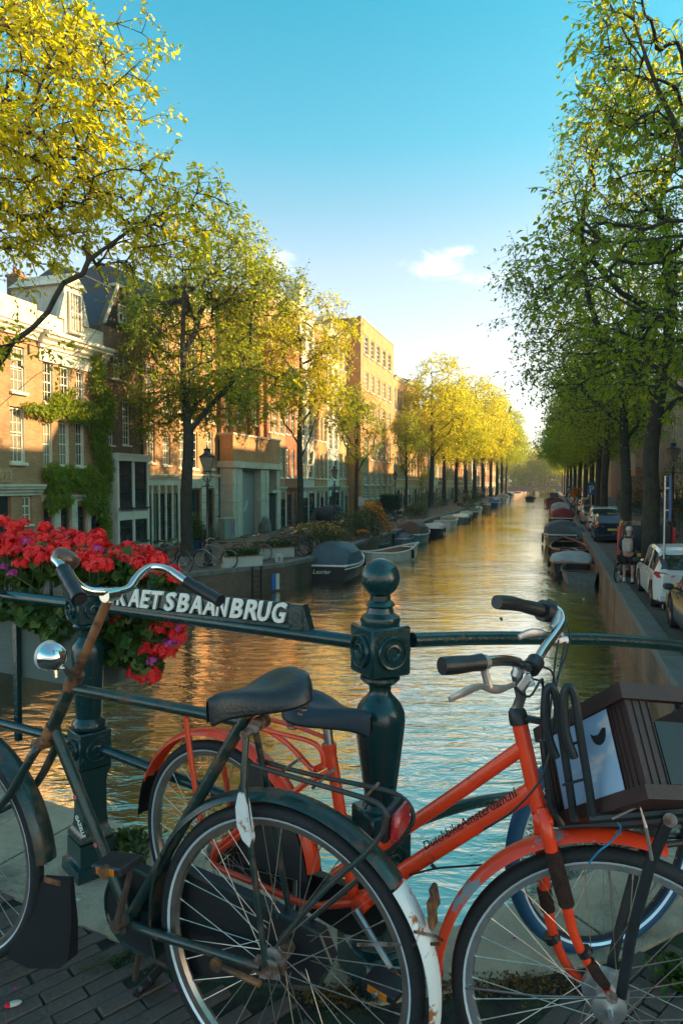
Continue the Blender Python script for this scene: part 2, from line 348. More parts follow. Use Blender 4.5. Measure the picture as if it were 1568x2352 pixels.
M_pave = brick_mat('street_clinkers', (.13, .095, .075), (.17, .125, .10), (.06, .055, .045), horiz=True, bw=.21, bh=.07, bump=.4, stain=(.07, .075, .045))
M_quayb = brick_mat('quay_brick', (.17, .10, .065), (.12, .075, .055), (.16, .14, .11), bw=.22, bh=.068, stain=(.035, .04, .028))
M_coping = mat('grey_quay_stone', (.15, .145, .125), .85, var=.22, vscale=2.5, bump=.3, bscale=25, col2=(.055, .065, .04), c2lo=.52, c2hi=.70, c2scale=1.2)

# street grounds, as sheets on a body that reaches below the water
def land(name, outline_top, z, mat_top):
    mb = MB(); n = len(outline_top)
    vs = [Vector((p.x, p.y, z)) for p in outline_top]
    mb.add(vs, [tuple(range(n))]); return tag(mb.build(name, mat_top), kind='structure')
LQ = [on_z(-420, 1560, ZR)]  # left quay edge
LQ = [Vector((-8.2, 2.5, 0)), Vector((-7.6, 9.0, 0)), Vector((-7.05, 14.1, 0)), Vector((-5.45, 23.1, 0)), Vector((-4.6, 24.0, 0)), Vector((-2.2, 26.3, 0)), Vector((-1.19, 28.6, 0)), ST(36, -9.7), ST(48, -9.8), ST(60, -10.3), ST(110, -10.3), ST(340, -10.3)]
RQ = [ST(2.4, 2.1), ST(12, 1.86), ST(40, 1.84), ST(150, 2.0), ST(340, 2.2)]
lo = [p.copy() for p in LQ] + [ST(900, -10.3), Vector((-900, 900, 0)), Vector((-900, 2.5, 0))]
land('left_street', lo, ZR, M_pave)
ro = [p.copy() for p in RQ] + [ST(900, 3), Vector((900, 900, 0)), Vector((900, -10, 0)), Vector((3, -10, 0))]
land('right_street', ro[::-1], ZR, M_pave)
# the ground far away, all round
def quay(name, edge, side, matw):
    """brick wall from below the water to the street, coping stones on its edge, side=+1: land lies to the left of the path"""
    mb = MB()
    n = len(edge)
    for i in range(n - 1):
        a, b = edge[i], edge[i + 1]
        mb.add([(a.x, a.y, ZW - 1), (b.x, b.y, ZW - 1), (b.x, b.y, ZR - .1), (a.x, a.y, ZR - .1)], [(0, 1, 2, 3)])
    w = tag(mb.build(name, matw), kind='structure')
    # coping stones, one object each while they can be told apart
    far = MB(); cnt = 0; rr = random.Random(3)
    for i in range(n - 1):
        a, b = edge[i], edge[i + 1]; d = b - a; Ln = d.length; d.normalize(); nn = Vector((-d.y, d.x, 0)) * side
        k = max(1, round(Ln / 1.1)); st = Ln / k
        for j in range(k):
            c = a + d * (st * (j + .5)) + nn * .19; c.z = ZR - .035
            ang = math.atan2(d.y, d.x)
            if c.y < 75 and st < 2:
                m_ = MB().box((0, 0, 0), (st - .014, .42, .16), None, .015)
                o = link('coping_stone', m_.mesh('coping_stone', M_coping), w, c + Vector((0, 0, rr.uniform(-.006, .006))), (0, 0, ang)); cnt += 1
            else: far.box(c, (st - .02, .42, .16), ang)
    if far.v: tag(far.build('coping', M_coping, w), kind='stuff')
    return w
quay('left_quay_wall', LQ, 1, M_quayb); quay('right_quay_wall', RQ, -1, brick_mat('warm_quay_brick', (.27, .15, .085), (.20, .11, .07), (.2, .16, .12), bw=.22, bh=.068, stain=(.06, .05, .03)))

# ------------------------------------------------------------------ the bridge we stand on
M_kerb = mat('pale_kerb_stone', (.44, .335, .225), .9, var=.14, vscale=9, bump=.5, bscale=90, col2=(.12, .105, .07), c2lo=.5, c2hi=.75, c2scale=3.5)
M_clink = mat('dark_clinker', (.12, .085, .068), .85, var=.35, vscale=5, bump=.35, bscale=60)
M_soil = mat('joint_sand', (.020, .018, .013), .95, var=.3, vscale=20, bump=.6, bscale=60, col2=(.03, .05, .015), c2scale=6)
PA, PB, PC = Vector((-.935, 2.50, 0)), Vector((.112, 1.96, 0)), Vector((1.42, 2.70, 0))
LD = (PA - PB).normalized(); RD = (PC - PB).normalized()
PL = PB + LD * 4.6; PR = PB + RD * 4.6
nL = Vector((-LD.y, LD.x, 0)); nL = nL if nL.y < 0 else -nL       # towards the deck
nRr = Vector((-RD.y, RD.x, 0)); nRr = nRr if nRr.y < 0 else -nRr
out = .30
outR = .05
_a, _b = PB - nL * out, PB - nRr * outR; _k = ((_b - _a).x * RD.y - (_b - _a).y * RD.x) / (LD.x * RD.y - LD.y * RD.x); corner = _a + LD * _k
deck_edge = [PL - nL * out, corner, PR - nRr * outR]
mb = MB(); pts = [deck_edge[0], deck_edge[1], deck_edge[2], Vector((5.5, -4, 0)), Vector((-5.5, -4, 0))]
mb.poly([Vector((p.x, p.y, -.139)) for p in pts], (0, 0, .26)); deck = mb.build('bridge_deck', M_soil, ); tag(deck, kind='structure')
# kerb stones
def kerb(a, b, wid, nn, cuts):
    d = (b - a); Ln = d.length; d.normalize(); rr = random.Random(5); t0 = 0
    for t in cuts + [Ln]:
        c = a + d * ((t0 + t) / 2) + nn * (wid / 2)
        m_ = MB().box((0, 0, 0), (t - t0 - .012, wid, .12), None, .012)
        link('kerb_stone', m_.mesh('kerb_stone', M_kerb), deck, (c.x, c.y, -.058 + rr.uniform(-.004, .004)), (0, 0, math.atan2(d.y, d.x))); t0 = t
kl = [1.25, 2.5, 3.6]
# the kerb turns a corner at the middle post: two mitred corner stones, then straight ones
cw = .62
def quadstone(p, q, r, s):
    mb = MB(); mb.poly([Vector((v.x, v.y, -.058)) for v in (p, q, r, s)], (0, 0, .12)); link('kerb_stone', mb.mesh('kerb_stone', M_kerb), deck)
cO = deck_edge[1]; cI = PB + Vector((0, -.12, 0))
eL = lambda t, w: PB + LD * t - nL * out + nL * w
eR = lambda t, w: PB + RD * t - nRr * outR + nRr * w * (.37 / .62)
quadstone(cO, eL(.55, 0), eL(.55, .55), cI); quadstone(cI, eR(.7, .62), eR(.7, 0), cO)
for k, (t0, t1) in enumerate([(.562, 1.5), (1.512, 2.6), (2.612, 3.7)]): quadstone(eL(t0, 0), eL(t1, 0), eL(t1, .55), eL(t0, .55))
for k, (t0, t1) in enumerate([(.712, 1.7), (1.712, 2.9), (2.912, 4.2)]): quadstone(eR(t0, .62), eR(t1, .62), eR(t1, 0), eR(t0, 0))
# clinkers: rows at 42 degrees
bd = Vector((math.cos(R_(42)), math.sin(R_(42)), 0)); bn = Vector((-bd.y, bd.x, 0)); rr = random.Random(11)
bmeshes = []
for k in range(5):
    m_ = MB().box((0, 0, 0), (.200 + rr.uniform(-.003, .002), .0488 + rr.uniform(-.001, .001), .07), None, .003); bmeshes.append(m_.mesh('brick', M_clink))
cand = []
for j in range(-60, 60):
    for i in range(-20, 20):
        c = bd * (i * .206 + (j % 2) * .103 + rr.uniform(-.006, .006)) + bn * (j * .0525)
        if not (-2.3 < c.x < 2.3 and .2 < c.y < 3.4): continue
        tl = (c - PB).dot(LD); wl = (c - PB).dot(nL) + out; wr = (c - PB).dot(nRr) + .30
        if wl < .575 and wr < .645: continue
        cand.append(c)
cand.sort(key=lambda c: (0 if (abs(c.x / max(c.y, .01)) < .56 and c.y > 1.7) else 1, (c - Vector((0, 2.0, 0))).length))
rest = MB(); pv = thing('brick_paving', 'dark brown clinker bricks laid in slanting rows on the bridge deck, moss in the joints', 'paving'); 
for k, c in enumerate(cand):
    z = -.036 + rr.uniform(-.003, .003); rt = R_(42) + rr.uniform(-.02, .02)
    if k < 290: link('brick', bmeshes[k % 5], pv, (c.x, c.y, z), (rr.uniform(-.012, .012), rr.uniform(-.012, .012), rt))
    else: rest.box((c.x, c.y, z), (.199, .048, .07), rt)
tag(rest.build('bricks_out_of_view', M_clink, pv), kind='stuff')
pv['kind'] = 'structure'; del pv['category']; del pv['label']

# ------------------------------------------------------------------ far bridge
M_fb = mat('far_bridge_brick', (.06, .05, .04), .8, var=.2)
def far_bridge():
    s0 = 300
    r = thing('arched_bridge', 'low arched bridge crossing the far end of the canal with people and bikes on it', 'bridge', ST(s0, 0, ZW), ANG)
    y0, y1 = -16, 14       # along local -y is to the right: t = -y
    def Z(t): return 3.6 - .9 * ((t + 4) / 15) ** 2
    mb = MB(); n = 24
    for i in range(n):
        ta, tb = -20 + 36 * i / n, -20 + 36 * (i + 1) / n
        za, zb = Z(ta), Z(tb)
        def arch(t): return max(-1, 2.7 - ((t + 4) / 5.9) ** 4 * 2.0) if abs(t + 4) < 7.5 else -1
        a_, b_ = arch(ta), arch(tb)
        for x in (0, 7):
            mb.add([(x, -ta, a_), (x, -tb, b_), (x, -tb, zb), (x, -ta, za)], [(0, 1, 2, 3)])
        mb.add([(0, -ta, a_), (0, -tb, b_), (7, -tb, b_), (7, -ta, a_)], [(0, 1, 2, 3)])
        mb.add([(0, -ta, za), (0, -tb, zb), (7, -tb, zb), (7, -ta, za)], [(0, 1, 2, 3)])
    mb.build('arch', M_fb, r)
    mb = MB(); 
    for x in (0.1, 6.9):
        mb.tube([(x, -t, Z(t) + 1.0) for t in range(-20, 17, 2)], .05, 5); mb.tube([(x, -t, Z(t) + .5) for t in range(-20, 17, 2)], .035, 5)
        for t in range(-20, 17, 2): mb.b2(x - .06, x + .06, -t - .06, -t + .06, Z(t), Z(t) + 1.1)
    mb.build('railing', M_dark, r)
far_bridge()

# ------------------------------------------------------------------ canal houses
WCACHE = {}
def win_mesh(w, h, cols, rows, split, fm, detail):
    """frame with glazing bars; local x 0..w, z 0..h, outside towards -y"""
    key = (round(w, 1), round(h, 1), cols, rows, split, fm.name, detail)
    if key in WCACHE: return WCACHE[key]
    w, h = key[0], key[1]; w = max(w, .3); h = max(h, .4)
    f = .055 if w > .5 else .04
    mb = MB(); mb.b2(0, w, -.05, .05, 0, f); mb.b2(0, w, -.05, .05, h - f * 1.3, h)
    mb.b2(0, f, -.05, .05, f, h - f * 1.3); mb.b2(w - f, w, -.05, .05, f, h - f * 1.3)
    zs = [f]; 
    if split: mb.b2(f, w - f, -.035, .03, h * split - .025, h * split + .025)
    b = .012 if detail else .018
    xs = [f + (w - 2 * f) * i / cols for i in range(cols + 1)]; zz = [f + (h - 2.3 * f) * j / rows for j in range(rows + 1)]
    for x in xs[1:-1]: mb.b2(x - b, x + b, -.02, .015, f, h - f)
    for z in zz[1:-1]: mb.b2(f, w - f, -.019, .014, z - b, z + b)
    mb.b2(-.06, w + .06, -.20, -.05, -.07, .0)       # sill
    fr = mb.mesh('window', fm)
    panes = []
    if detail:
        pm = MB().b2(0.0, (w - 2 * f) / cols, -.003, .003, 0, (h - 2.3 * f) / rows)
        for g in (M_glass, M_glass2):
            pass
        p1 = pm.mesh('pane', M_glass); p2 = p1.copy(); p2.materials.clear(); p2.materials.append(M_glass2)
        for i in range(cols):
            for j in range(rows): panes.append((p1, p2, xs[i], zz[j]))
    else:
        p1 = MB().b2(f, w - f, -.003, .003, f, h - f).mesh('pane', M_glass); p2 = p1.copy(); p2.materials.clear(); p2.materials.append(M_glass2)
        panes.append((p1, p2, 0, 0))
    WCACHE[key] = (fr, panes, w, h); return WCACHE[key]
hr = random.Random(21)
def add_window(root, x, z, w, h, cols=2, rows=4, split=.5, fm=None, y=.13, detail=False, curtain=None, name='window'):
    fr, panes, w2, h2 = win_mesh(w, h, cols, rows, split, fm or M_white, detail)
    o = link(name, fr, root, (x, y, z), None, (w / w2, 1, h / h2))
    c = hr.random() < .35 if curtain is None else curtain
    for p1, p2, px, pz in panes: link('pane', p2 if (c and hr.random() < .9) else p1, o, (px, 0, pz), (0, 0, 0) if not detail else (hr.uniform(-.012, .012), 0, hr.uniform(-.015, .015)))
    return o
def front(root, W_, H_, openings, wall, y=0.0, th=.22, reveal=None, arch=False, z0=0.0, name='wall'):
    xs = sorted({0.0, W_} | {v for o in openings for v in (o[0], o[0] + o[2]) if 0 < v < W_}); zs = sorted({z0, H_} | {v for o in openings for v in (o[1], o[1] + o[3]) if z0 < v < H_})
    mb = MB()
    def hole(x, z): return any(o[0] - 1e-6 < x < o[0] + o[2] + 1e-6 and o[1] - 1e-6 < z < o[1] + o[3] + 1e-6 for o in openings)
    for i in range(len(xs) - 1):
        for j in range(len(zs) - 1):
            if not hole((xs[i] + xs[i + 1]) / 2, (zs[j] + zs[j + 1]) / 2):
                mb.add([(xs[i], y, zs[j]), (xs[i + 1], y, zs[j]), (xs[i + 1], y, zs[j + 1]), (xs[i], y, zs[j + 1])], [(0, 1, 2, 3)])
    mb2 = mb
    for (x, z, w, h) in [o[:4] for o in openings]:
        a, b = y, y + th
        mb.add([(x, a, z), (x, b, z), (x, b, z + h), (x, a, z + h)], [(0, 1, 2, 3)]); mb.add([(x + w, a, z), (x + w, b, z), (x + w, b, z + h), (x + w, a, z + h)], [(0, 1, 2, 3)])
        mb.add([(x, a, z), (x + w, a, z), (x + w, b, z), (x, b, z)], [(0, 1, 2, 3)]); mb.add([(x, a, z + h), (x + w, a, z + h), (x + w, b, z + h), (x, b, z + h)], [(0, 1, 2, 3)])
    return mb
def cornice(root, x0, x1, z, h, d, m, name='cornice', y=0.0, steps=4):
    """profiled moulding: height h below z, standing out by d"""
    pr = [(0, 0), (.25, .04), (.25, .18), (.45, .30), (.5, .45), (.8, .60), (.82, .72), (1.0, .80), (1.0, 1.0)]
    mb = MB(); n = len(pr); vs = []
    for x, e in ((x0, 1), (x1, 1)):
        for q, t in pr: vs.append((x, y - q * d, z - h + t * h))
        vs.append((x, y + .02, z)); vs.append((x, y + .02, z - h))
    m_ = n + 2; fs = [(k, (k + 1) % m_, (k + 1) % m_ + m_, k + m_) for k in range(m_)] + [tuple(range(m_)), tuple(range(m_, 2 * m_))[::-1]]
    mb.add(vs, fs); return mb.build(name, m, root)
def roof_pitched(root, W_, z, h, D, m, name='roof', ridge='x'):
    mb = MB()
    if ridge == 'x': mb.add([(0, .0, z), (W_, .0, z), (W_, D, z), (0, D, z), (0, D / 2, z + h), (W_, D / 2, z + h)], [(0, 1, 5, 4), (2, 3, 4, 5), (1, 2, 5), (3, 0, 4)])
    else: mb.add([(0, .0, z), (W_, .0, z), (W_, D, z), (0, D, z), (W_ / 2, 0, z + h), (W_ / 2, D, z + h)], [(0, 4, 5, 3), (1, 2, 5, 4), (0, 1, 4), (2, 3, 5)])
    return mb.build(name, m, root)
def chimney(root, x, y, z, h=1.3, w=.6):
    c = MB().b2(x - w / 2, x + w / 2, y - .3, y + .3, z - 1, z + h).build('chimney', B_dark, root)
    mb = MB(); mb.b2(x - w / 2 - .05, x + w / 2 + .05, y - .35, y + .35, z + h, z + h + .1)
    for k in (-.15, .15): mb.tube([(x + k, y, z + h + .1), (x + k, y, z + h + .42)], [.09, .075], 8)
    mb.build('chimney_pot', B_pot, c)

B_brown = brick_mat('brown_brick', (.42, .225, .11), (.33, .17, .085), (.22, .18, .13))
B_dark = brick_mat('dark_brick', (.22, .135, .085), (.16, .10, .065), (.13, .11, .085))
B_orange = brick_mat('orange_brick', (.46, .235, .10), (.38, .19, .085), (.25, .19, .13))
B_red = brick_mat('red_brick', (.36, .12, .06), (.30, .10, .055), (.22, .16, .12))
B_ochre = brick_mat('ochre_brick', (.50, .30, .14), (.42, .25, .12), (.27, .21, .14))
B_pot = mat('terracotta', (.26, .10, .05), .8)
B_rend = mat('white_render', (.55, .53, .45), .75, var=.1, vscale=1.5, bump=.1)
B_teal = mat('grey_green_paint', (.10, .16, .15), .45, var=.12)
TF = -18.5
def FP(x, y, t=TF):
    Y = F_ * t / (math.cos(TH) * (x - 1268.0)); p = W(x, y, Y); return p.dot(U), p.z
def house(name_label, x0, x1, t=TF, D=9.0, cat='house', name='canal_house'):
    s0 = FP(x0, 1112, t)[0]; s1 = FP(x1, 1112, t)[0]
    r = thing(name, name_label, cat, ST(s0, t, ZR), ANG, 'canal houses along the left street')
    r['_w'] = s1 - s0; return r, s0, s1 - s0
def PX(s0, t=TF):
    """picture rectangle -> facade rectangle (x, z, w, h) above the street"""
    def f(xa, xb, ya, yb):
        sa, zt = FP(xa, ya, t); sb, _ = FP(xb, ya, t); _, zb = FP(xa, yb, t)
        return (sa - s0, zb - ZR, sb - sa, zt - zb)
    return f
def body(r, w, H, D, wall, openings, roof='flat', roofm=None, rh=2.0, z0=0.0):
    mb = front(r, w, H, openings, wall)
    mb.add([(0, 0, 0), (0, D, 0), (0, D, H), (0, 0, H)], [(0, 1, 2, 3)]); mb.add([(w, 0, 0), (w, D, 0), (w, D, H), (w, 0, H)], [(0, 1, 2, 3)]); mb.add([(0, D, 0), (w, D, 0), (w, D, H), (0, D, H)], [(0, 1, 2, 3)])
    mb.build('wall', wall, r)
    if roof == 'flat': MB().b2(0.01, w - .01, 0.01, D, H - .12, H - .02).build('roof', M_slate, r)
    elif roof: roof_pitched(r, w, H, rh, D, roofm or M_slate, ridge=roof)
def place(r, rects, cols=2, rows=4, split=.5, fm=None, detail=False, y=.13):
    for q in rects: add_window(r, q[0] + .01, q[1] + .01, q[2] - .02, q[3] - .02, cols, rows, split, fm, y=y, detail=detail)

# --- H0: brown brick house with arched windows, left edge of the picture
r, s0, w = house('brown brick house at the far left, small carved relief above its dark door', -190, 95); f = PX(s0)
q = [f(29, 62, 790, 897), f(26, 59, 932, 1062), f(-58, -20, 770, 880), f(-60, -22, 925, 1058), f(-150, -105, 750, 868), f(-150, -105, 915, 1052)]
g = [f(52, 74, 1140, 1206), f(-28, 26, 1140, 1250), f(-120, -60, 1140, 1240)]
H0 = f(94, 95, 752, 900); H = H0[1] + H0[3]
body(r, w, H, 9, B_brown, q + g, 'flat'); place(r, q, 3, 4, .55, detail=True); place(r, [g[0], g[2]], 2, 3, .66)
for a in q:
    mb = MB(); mb.b2(a[0] - .08, a[0] + a[2] + .08, -.03, .0, a[1] + a[3], a[1] + a[3] + .16); mb.build('lintel', B_orange, r)
    MB().b2(a[0] - .06, a[0] + a[2] + .06, -.12, .1, a[1] - .10, a[1] - .003).build('sill', M_white, r)
    MB().b2(a[0] + a[2] - .004, a[0] + a[2] + .002, .0, .13, a[1], a[1] + a[3]).build('reveal_board', M_white, r)
d = MB().b2(g[1][0], g[1][0] + g[1][2], .15, .2, 0, g[1][1] + g[1][3]).build('door', M_dark, r)
MB().b2(g[1][0] + .55, g[1][0] + .80, .13, .15, 1.75, 2.0).build('notice', M_cream2, d)
zc = f(95, 96, 1112, 1138); cornice(r, 0, w, zc[1] + zc[3], zc[3], .28, M_cream2, 'shop_cornice')
cornice(r, 0, w, H + .02, .55, .4, M_white); MB().b2(0, w, .05, .3, H + .02, H + .85).build('attic_parapet', M_cream2, r)
a = f(-8, 28, 1075, 1108); rel = MB().b2(a[0], a[0] + a[2], -.05, 0, a[1], a[1] + a[3]).build('relief_stone', mat('sandstone', (.36, .24, .12), .85, var=.2, vscale=6, bump=.3), r)
mb = MB()
for k in range(3):
    cx = a[0] + a[2] * (.2 + .3 * k); mb.sphere((cx, -.07, a[1] + a[3] * .72), .06, 8, 6); mb.tube([(cx, -.07, a[1] + .12), (cx + .03, -.08, a[1] + a[3] * .6)], [.05, .08], 6); mb.tube([(cx, -.08, a[1] + a[3] * .5), (cx + .16, -.08, a[1] + a[3] * .62)], .03, 5)
mb.build('carved_figures', mat('carved_stone', (.42, .28, .15), .85, var=.2), rel)
for k in range(5):
    x = w * (k + .5) / 5; 
    if k % 2 == 0: MB().b2(x - .03, x + .03, -.05, -.0, H - 1.1, H - .75).build('wall_anchor', M_black, r)

# --- H1: cream cornice and dormer, vine
r, s0, w = house('narrow brick house with broad cream cornice and dormer, overgrown by a green climber', 95, 243); f = PX(s0)
q = [f(103, 126, 828, 922), f(141, 164, 838, 926), f(179, 196, 851, 928), f(101, 122, 968, 1070), f(137, 160, 968, 1070), f(175, 194, 968, 1070)]
g = [f(101, 118, 1168, 1245), f(136, 158, 1166, 1238), f(175, 195, 1163, 1240), f(206, 236, 1160, 1245)]
H1 = f(97, 98, 775, 900); H = H1[1] + H1[3]
body(r, w, H, 9, B_brown, q + g, None); place(r, q, 3, 4, .5, detail=True); place(r, g, 3, 4, .66, M_dark, detail=True)
for a in q:
    MB().b2(a[0] - .05, a[0] + a[2] + .05, -.10, .1, a[1] - .10, a[1] - .003).build('sill', M_white, r)
    MB().b2(a[0] + a[2] - .004, a[0] + a[2] + .002, 0, .13, a[1], a[1] + a[3]).build('reveal_board', M_white, r)
roof_pitched(r, w, H, 2.6, 9, M_slate)
cornice(r, -.05, w + .05, H + .25, .62, .55, M_white); MB().b2(0, w, -.06, 0, H - .85, H - .37).build('frieze', M_white, r)
MB().b2(0, w, .0, .25, H + .25, H + 1.0).build('attic_parapet', M_cream2, r)
for a, b in ((.12, 1.25), (w - 1.2, w - .15)): MB().b2(a, b, -.03, .0, H + .4, H + .85).build('parapet_panel', M_white, r)
dm = MB().b2(w / 2 - .55, w / 2 + .55, -.05, 2.5, H + .25, H + 2.35).build('dormer', M_cream2, r)
add_window(r, w / 2 - .36, H + .55, .72, 1.6, 4, 2, .5, y=-.12, curtain=True, name='dormer_window')
mb = MB(); mb.add([(w / 2 - .75, -.14, H + 2.35), (w / 2 + .75, -.14, H + 2.35), (w / 2, -.14, H + 2.95), (w / 2 - .75, 2.5, H + 2.35), (w / 2 + .75, 2.5, H + 2.35), (w / 2, 2.5, H + 2.95)], [(0, 1, 2), (0, 2, 5, 3), (1, 4, 5, 2), (3, 5, 4), (0, 3, 4, 1)]); mb.build('pediment', M_cream2, r)
for a, b in ((w / 2 - .9, w / 2 - .57), (w / 2 + .57, w / 2 + .9)): MB().poly([(a, 0, H + .98), (b, 0, H + .98), (b if a < w / 2 else a, 0, H + 2.0)], (0, .2, 0)).build('dormer_scroll', M_cream2, r)
for a, b in zip(g[:-1], g[1:]): MB().b2(a[0] + a[2] + .05, b[0] - .05, -.12, .0, 0, a[1] + a[3] + .3).build('pilaster', M_cream2, r)
cornice(r, 0, w, g[0][1] + g[0][3] + .5, .25, .22, M_cream2, 'shop_cornice'); chimney(r, w - .5, 4, H + 2.2)

# --- H2: dark brick gable house with bay window
r, s0, w = house('dark brick gable house with a two-storey white bay window', 243, 325); f = PX(s0)
q = [f(258, 292, 800, 868), f(250, 264, 915, 1022), f(283, 302, 918, 1022)]
H2 = f(243, 244, 745, 900); H = H2[1] + H2[3]
body(r, w, H, 9, B_dark, q, None); place(r, q[:1], 3, 2, .5, detail=True); place(r, q[1:], 3, 6, .5, M_white)
mb = MB(); mb.add([(0, 0, H), (w, 0, H), (w * .62, 0, H + 1.9), (w * .38, 0, H + 1.9), (0, .3, H), (w, .3, H), (w * .62, .3, H + 1.9), (w * .38, .3, H + 1.9)], [(0, 1, 2, 3), (4, 7, 6, 5), (0, 3, 7, 4), (1, 5, 6, 2), (3, 2, 6, 7)]); mb.build('gable', B_dark, r)
roof_pitched(r, w, H, 1.8, 9, M_slate, ridge='y'); 
mb = MB(); mb.tube([(-.05, -.1, H + .05), (w * .38 - .05, -.1, H + 1.95)], .07, 6); mb.tube([(w + .05, -.1, H + .05), (w * .62 + .05, -.1, H + 1.95)], .07, 6); mb.b2(w * .3, w * .7, -.12, .3, H + 1.88, H + 2.0); mb.build('gable_coping', M_stone, r)
add_window(r, w / 2 - .3, H + .35, .6, .8, 2, 2, .5, y=-.02)
bz = f(246, 325, 1043, 1168); bb_ = f(246, 325, 1172, 1255)
bay = MB(); zt = bz[1] + bz[3]; 
bay.b2(0.05, w - .05, -.62, -.01, zt - .05, zt + .05); bay.b2(.12, w - .12, -.5, -.01, bz[1] - .16, bz[1]); 
for xx in (.13, w / 2 - .07, w - .27):
    bay.b2(xx, xx + .14, -.52, -.36, 0, zt - .1)
bay.b2(.13, w - .13, -.5, -.38, bb_[1] + bb_[3] - .45, bb_[1] + bb_[3]); bay.b2(.13, w - .13, -.5, -.38, 0, .5); bay.b2(.05, w - .05, -.58, -.05, zt - .28, zt - .05)
bay.b2(.14, .22, -.4, -.01, 0, zt - .2); bay.b2(w - .22, w - .14, -.4, -.01, 0, zt - .2)
bay.build('bay_window', B_rend, r)
pw = (w - .4) / 2 - .06
for k in range(2):
    x = .27 + k * (w / 2 - .19 + .0)
    add_window(r, x, bz[1] + .02, w / 2 - .36, zt - .3 - bz[1], 1, 3, .7, M_dark, y=-.42, name='bay_sash'); add_window(r, x, .52, w / 2 - .36, bb_[1] + bb_[3] - 1.0, 2, 3, .66, M_dark, y=-.42, name='bay_sash')
add_window(r, .55, 0, .1, .1, 1, 1, 0) if False else None
MB().tube([(w + .0, -.08, 0), (w + .0, -.08, H)], .05, 6).build('drainpipe', M_black, r)

# --- H3: dark brick, shopfront with pilasters
r, s0, w = house('dark brick house with a tall cream shopfront of slender pilasters', 325, 407); f = PX(s0)
q = [f(338, 357, 966, 1062), f(375, 392, 1001, 1068), f(338, 357, 830, 920), f(375, 392, 862, 945), f(338, 357, 740, 800), f(375, 392, 770, 830)]
H3 = f(325, 326, 692, 900); H = H3[1] + H3[3]
body(r, w, H, 9, B_brown, q, None); place(r, q, 3, 4, .5, detail=True)
for a in q: MB().b2(a[0] - .05, a[0] + a[2] + .05, -.10, .1, a[1] - .10, a[1] - .003).build('sill', M_white, r)
z3 = f(326, 327, 1088, 1260); zt = z3[1] + z3[3]
cornice(r, 0, w, zt, .3, .3, M_cream2, 'shop_cornice')
MB().b2(0, w, -.10, -.003, zt - .55, zt - .3).build('fascia', M_cream2, r)
n = 5
for k in range(n + 1):
    x = .02 + (w - .16) * k / n; MB().b2(x, x + .13, -.16, -.003, 0, zt - .55).build('pilaster', M_cream2, r)
for k in range(n):
    x = .16 + (w - .16) * k / n; add_window(r, x, .35 if k % 2 else .05, (w - .16) / n - .15, zt - .95 - (.35 if k % 2 else .05), 2 if k == 1 else 1, 4, .55, M_dark, y=-.06)
MB().b2(0, w, -.08, -.002, 0, .3).build('plinth', M_stone, r)
roof_pitched(r, w, H, 2.2, 9, M_slate); cornice(r, 0, w, H + .1, .4, .35, M_cream2)

# --- H4: orange brick over a pale stone ground floor with arches
r, s0, w = house('orange brick house over a pale rusticated stone ground floor with round-topped openings', 407, 500); f = PX(s0)
q = []
for ya, yb in ((990, 1076), (880, 968), (772, 858)):
    for xa, xb in ((412, 428), (438, 455), (474, 490)): q.append(f(xa, xb, ya, yb))
g = [f(411, 424, 1128, 1245), f(437, 460, 1125, 1243), f(474, 490, 1124, 1240)]
H4 = f(407, 408, 672, 900); H = H4[1] + H4[3]
body(r, w, H, 9, B_orange, q + g, None); place(r, q, 2, 4, .5, detail=False)
for a in q: MB().b2(a[0] - .05, a[0] + a[2] + .05, -.10, .1, a[1] - .10, a[1] - .003).build('sill', M_white, r)
z4 = f(408, 409, 1088, 1260); zt = z4[1] + z4[3]; cornice(r, 0, w, zt, .25, .25, M_white, 'string_course')
xs = [0] + [v for a in g for v in (a[0], a[0] + a[2])] + [w]
for k in range(0, len(xs) - 1, 2):
    nz_ = 7
    for j in range(nz_):
        za, zb = (zt - .75) * j / nz_, (zt - .75) * (j + 1) / nz_
        if xs[k + 1] - xs[k] > .1: MB().b2(xs[k] + .01, xs[k + 1] - .01, -.10, -.003, za + .012, zb - .012, .01).build('stone_block', M_stone, r)
nb = 11
for j in range(nb): MB().b2(w * j / nb + .01, w * (j + 1) / nb - .01, -.10, -.003, zt - .75, zt - .26, .01).build('stone_block', M_stone, r)
for a in g: add_window(r, a[0], a[1], a[2], a[3], 1, 3, .72, M_dark)
roof_pitched(r, w, H, 2.0, 9, M_slate); cornice(r, 0, w, H + .1, .4, .35, M_cream2)
MB().tube([(w + .02, -.1, 0), (w + .02, -.1, H)], .06, 6).build('drainpipe', M_black, r)

# --- H5: garage building
r, s0, w = house('brick warehouse with a grey roller shutter set between concrete piers', 500, 612); f = PX(s0)
H5 = f(500, 501, 668, 900); H = H5[1] + H5[3]; low = f(502, 503, 999, 1100); zl = low[1] + low[3]
q = []
for ya, yb in ((900, 975), (800, 870), (722, 775)):
    for xa, xb in ((520, 535), (545, 560), (572, 586)): q.append(f(xa, xb, ya, yb))
body(r, w, H, 9, B_orange, [], 'flat')
for a in q: add_window(r, *a, 2, 4, .5, y=-.04)
for k in range(6): x = .1 + (w - .45) * k / 5; MB().b2(x, x + .28, -.22, -.003, zl, H - .3).build('brick_pier', B_red, r)
lin = f(500, 612, 1064, 1073); zb_ = lin[1]; 
MB().b2(0.0, w, -1.0, -.004, zb_ + .35, zl).build('projecting_storey', B_orange, r); MB().b2(-.05, w + .05, -1.06, -.004, zl, zl + .12).build('coping', M_stone, r)
MB().b2(-.08, w + .08, -1.12, -.004, zb_ - .02, zb_ + .35).build('concrete_lintel', M_stone, r)
sh = f(523, 567, 1074, 1224)
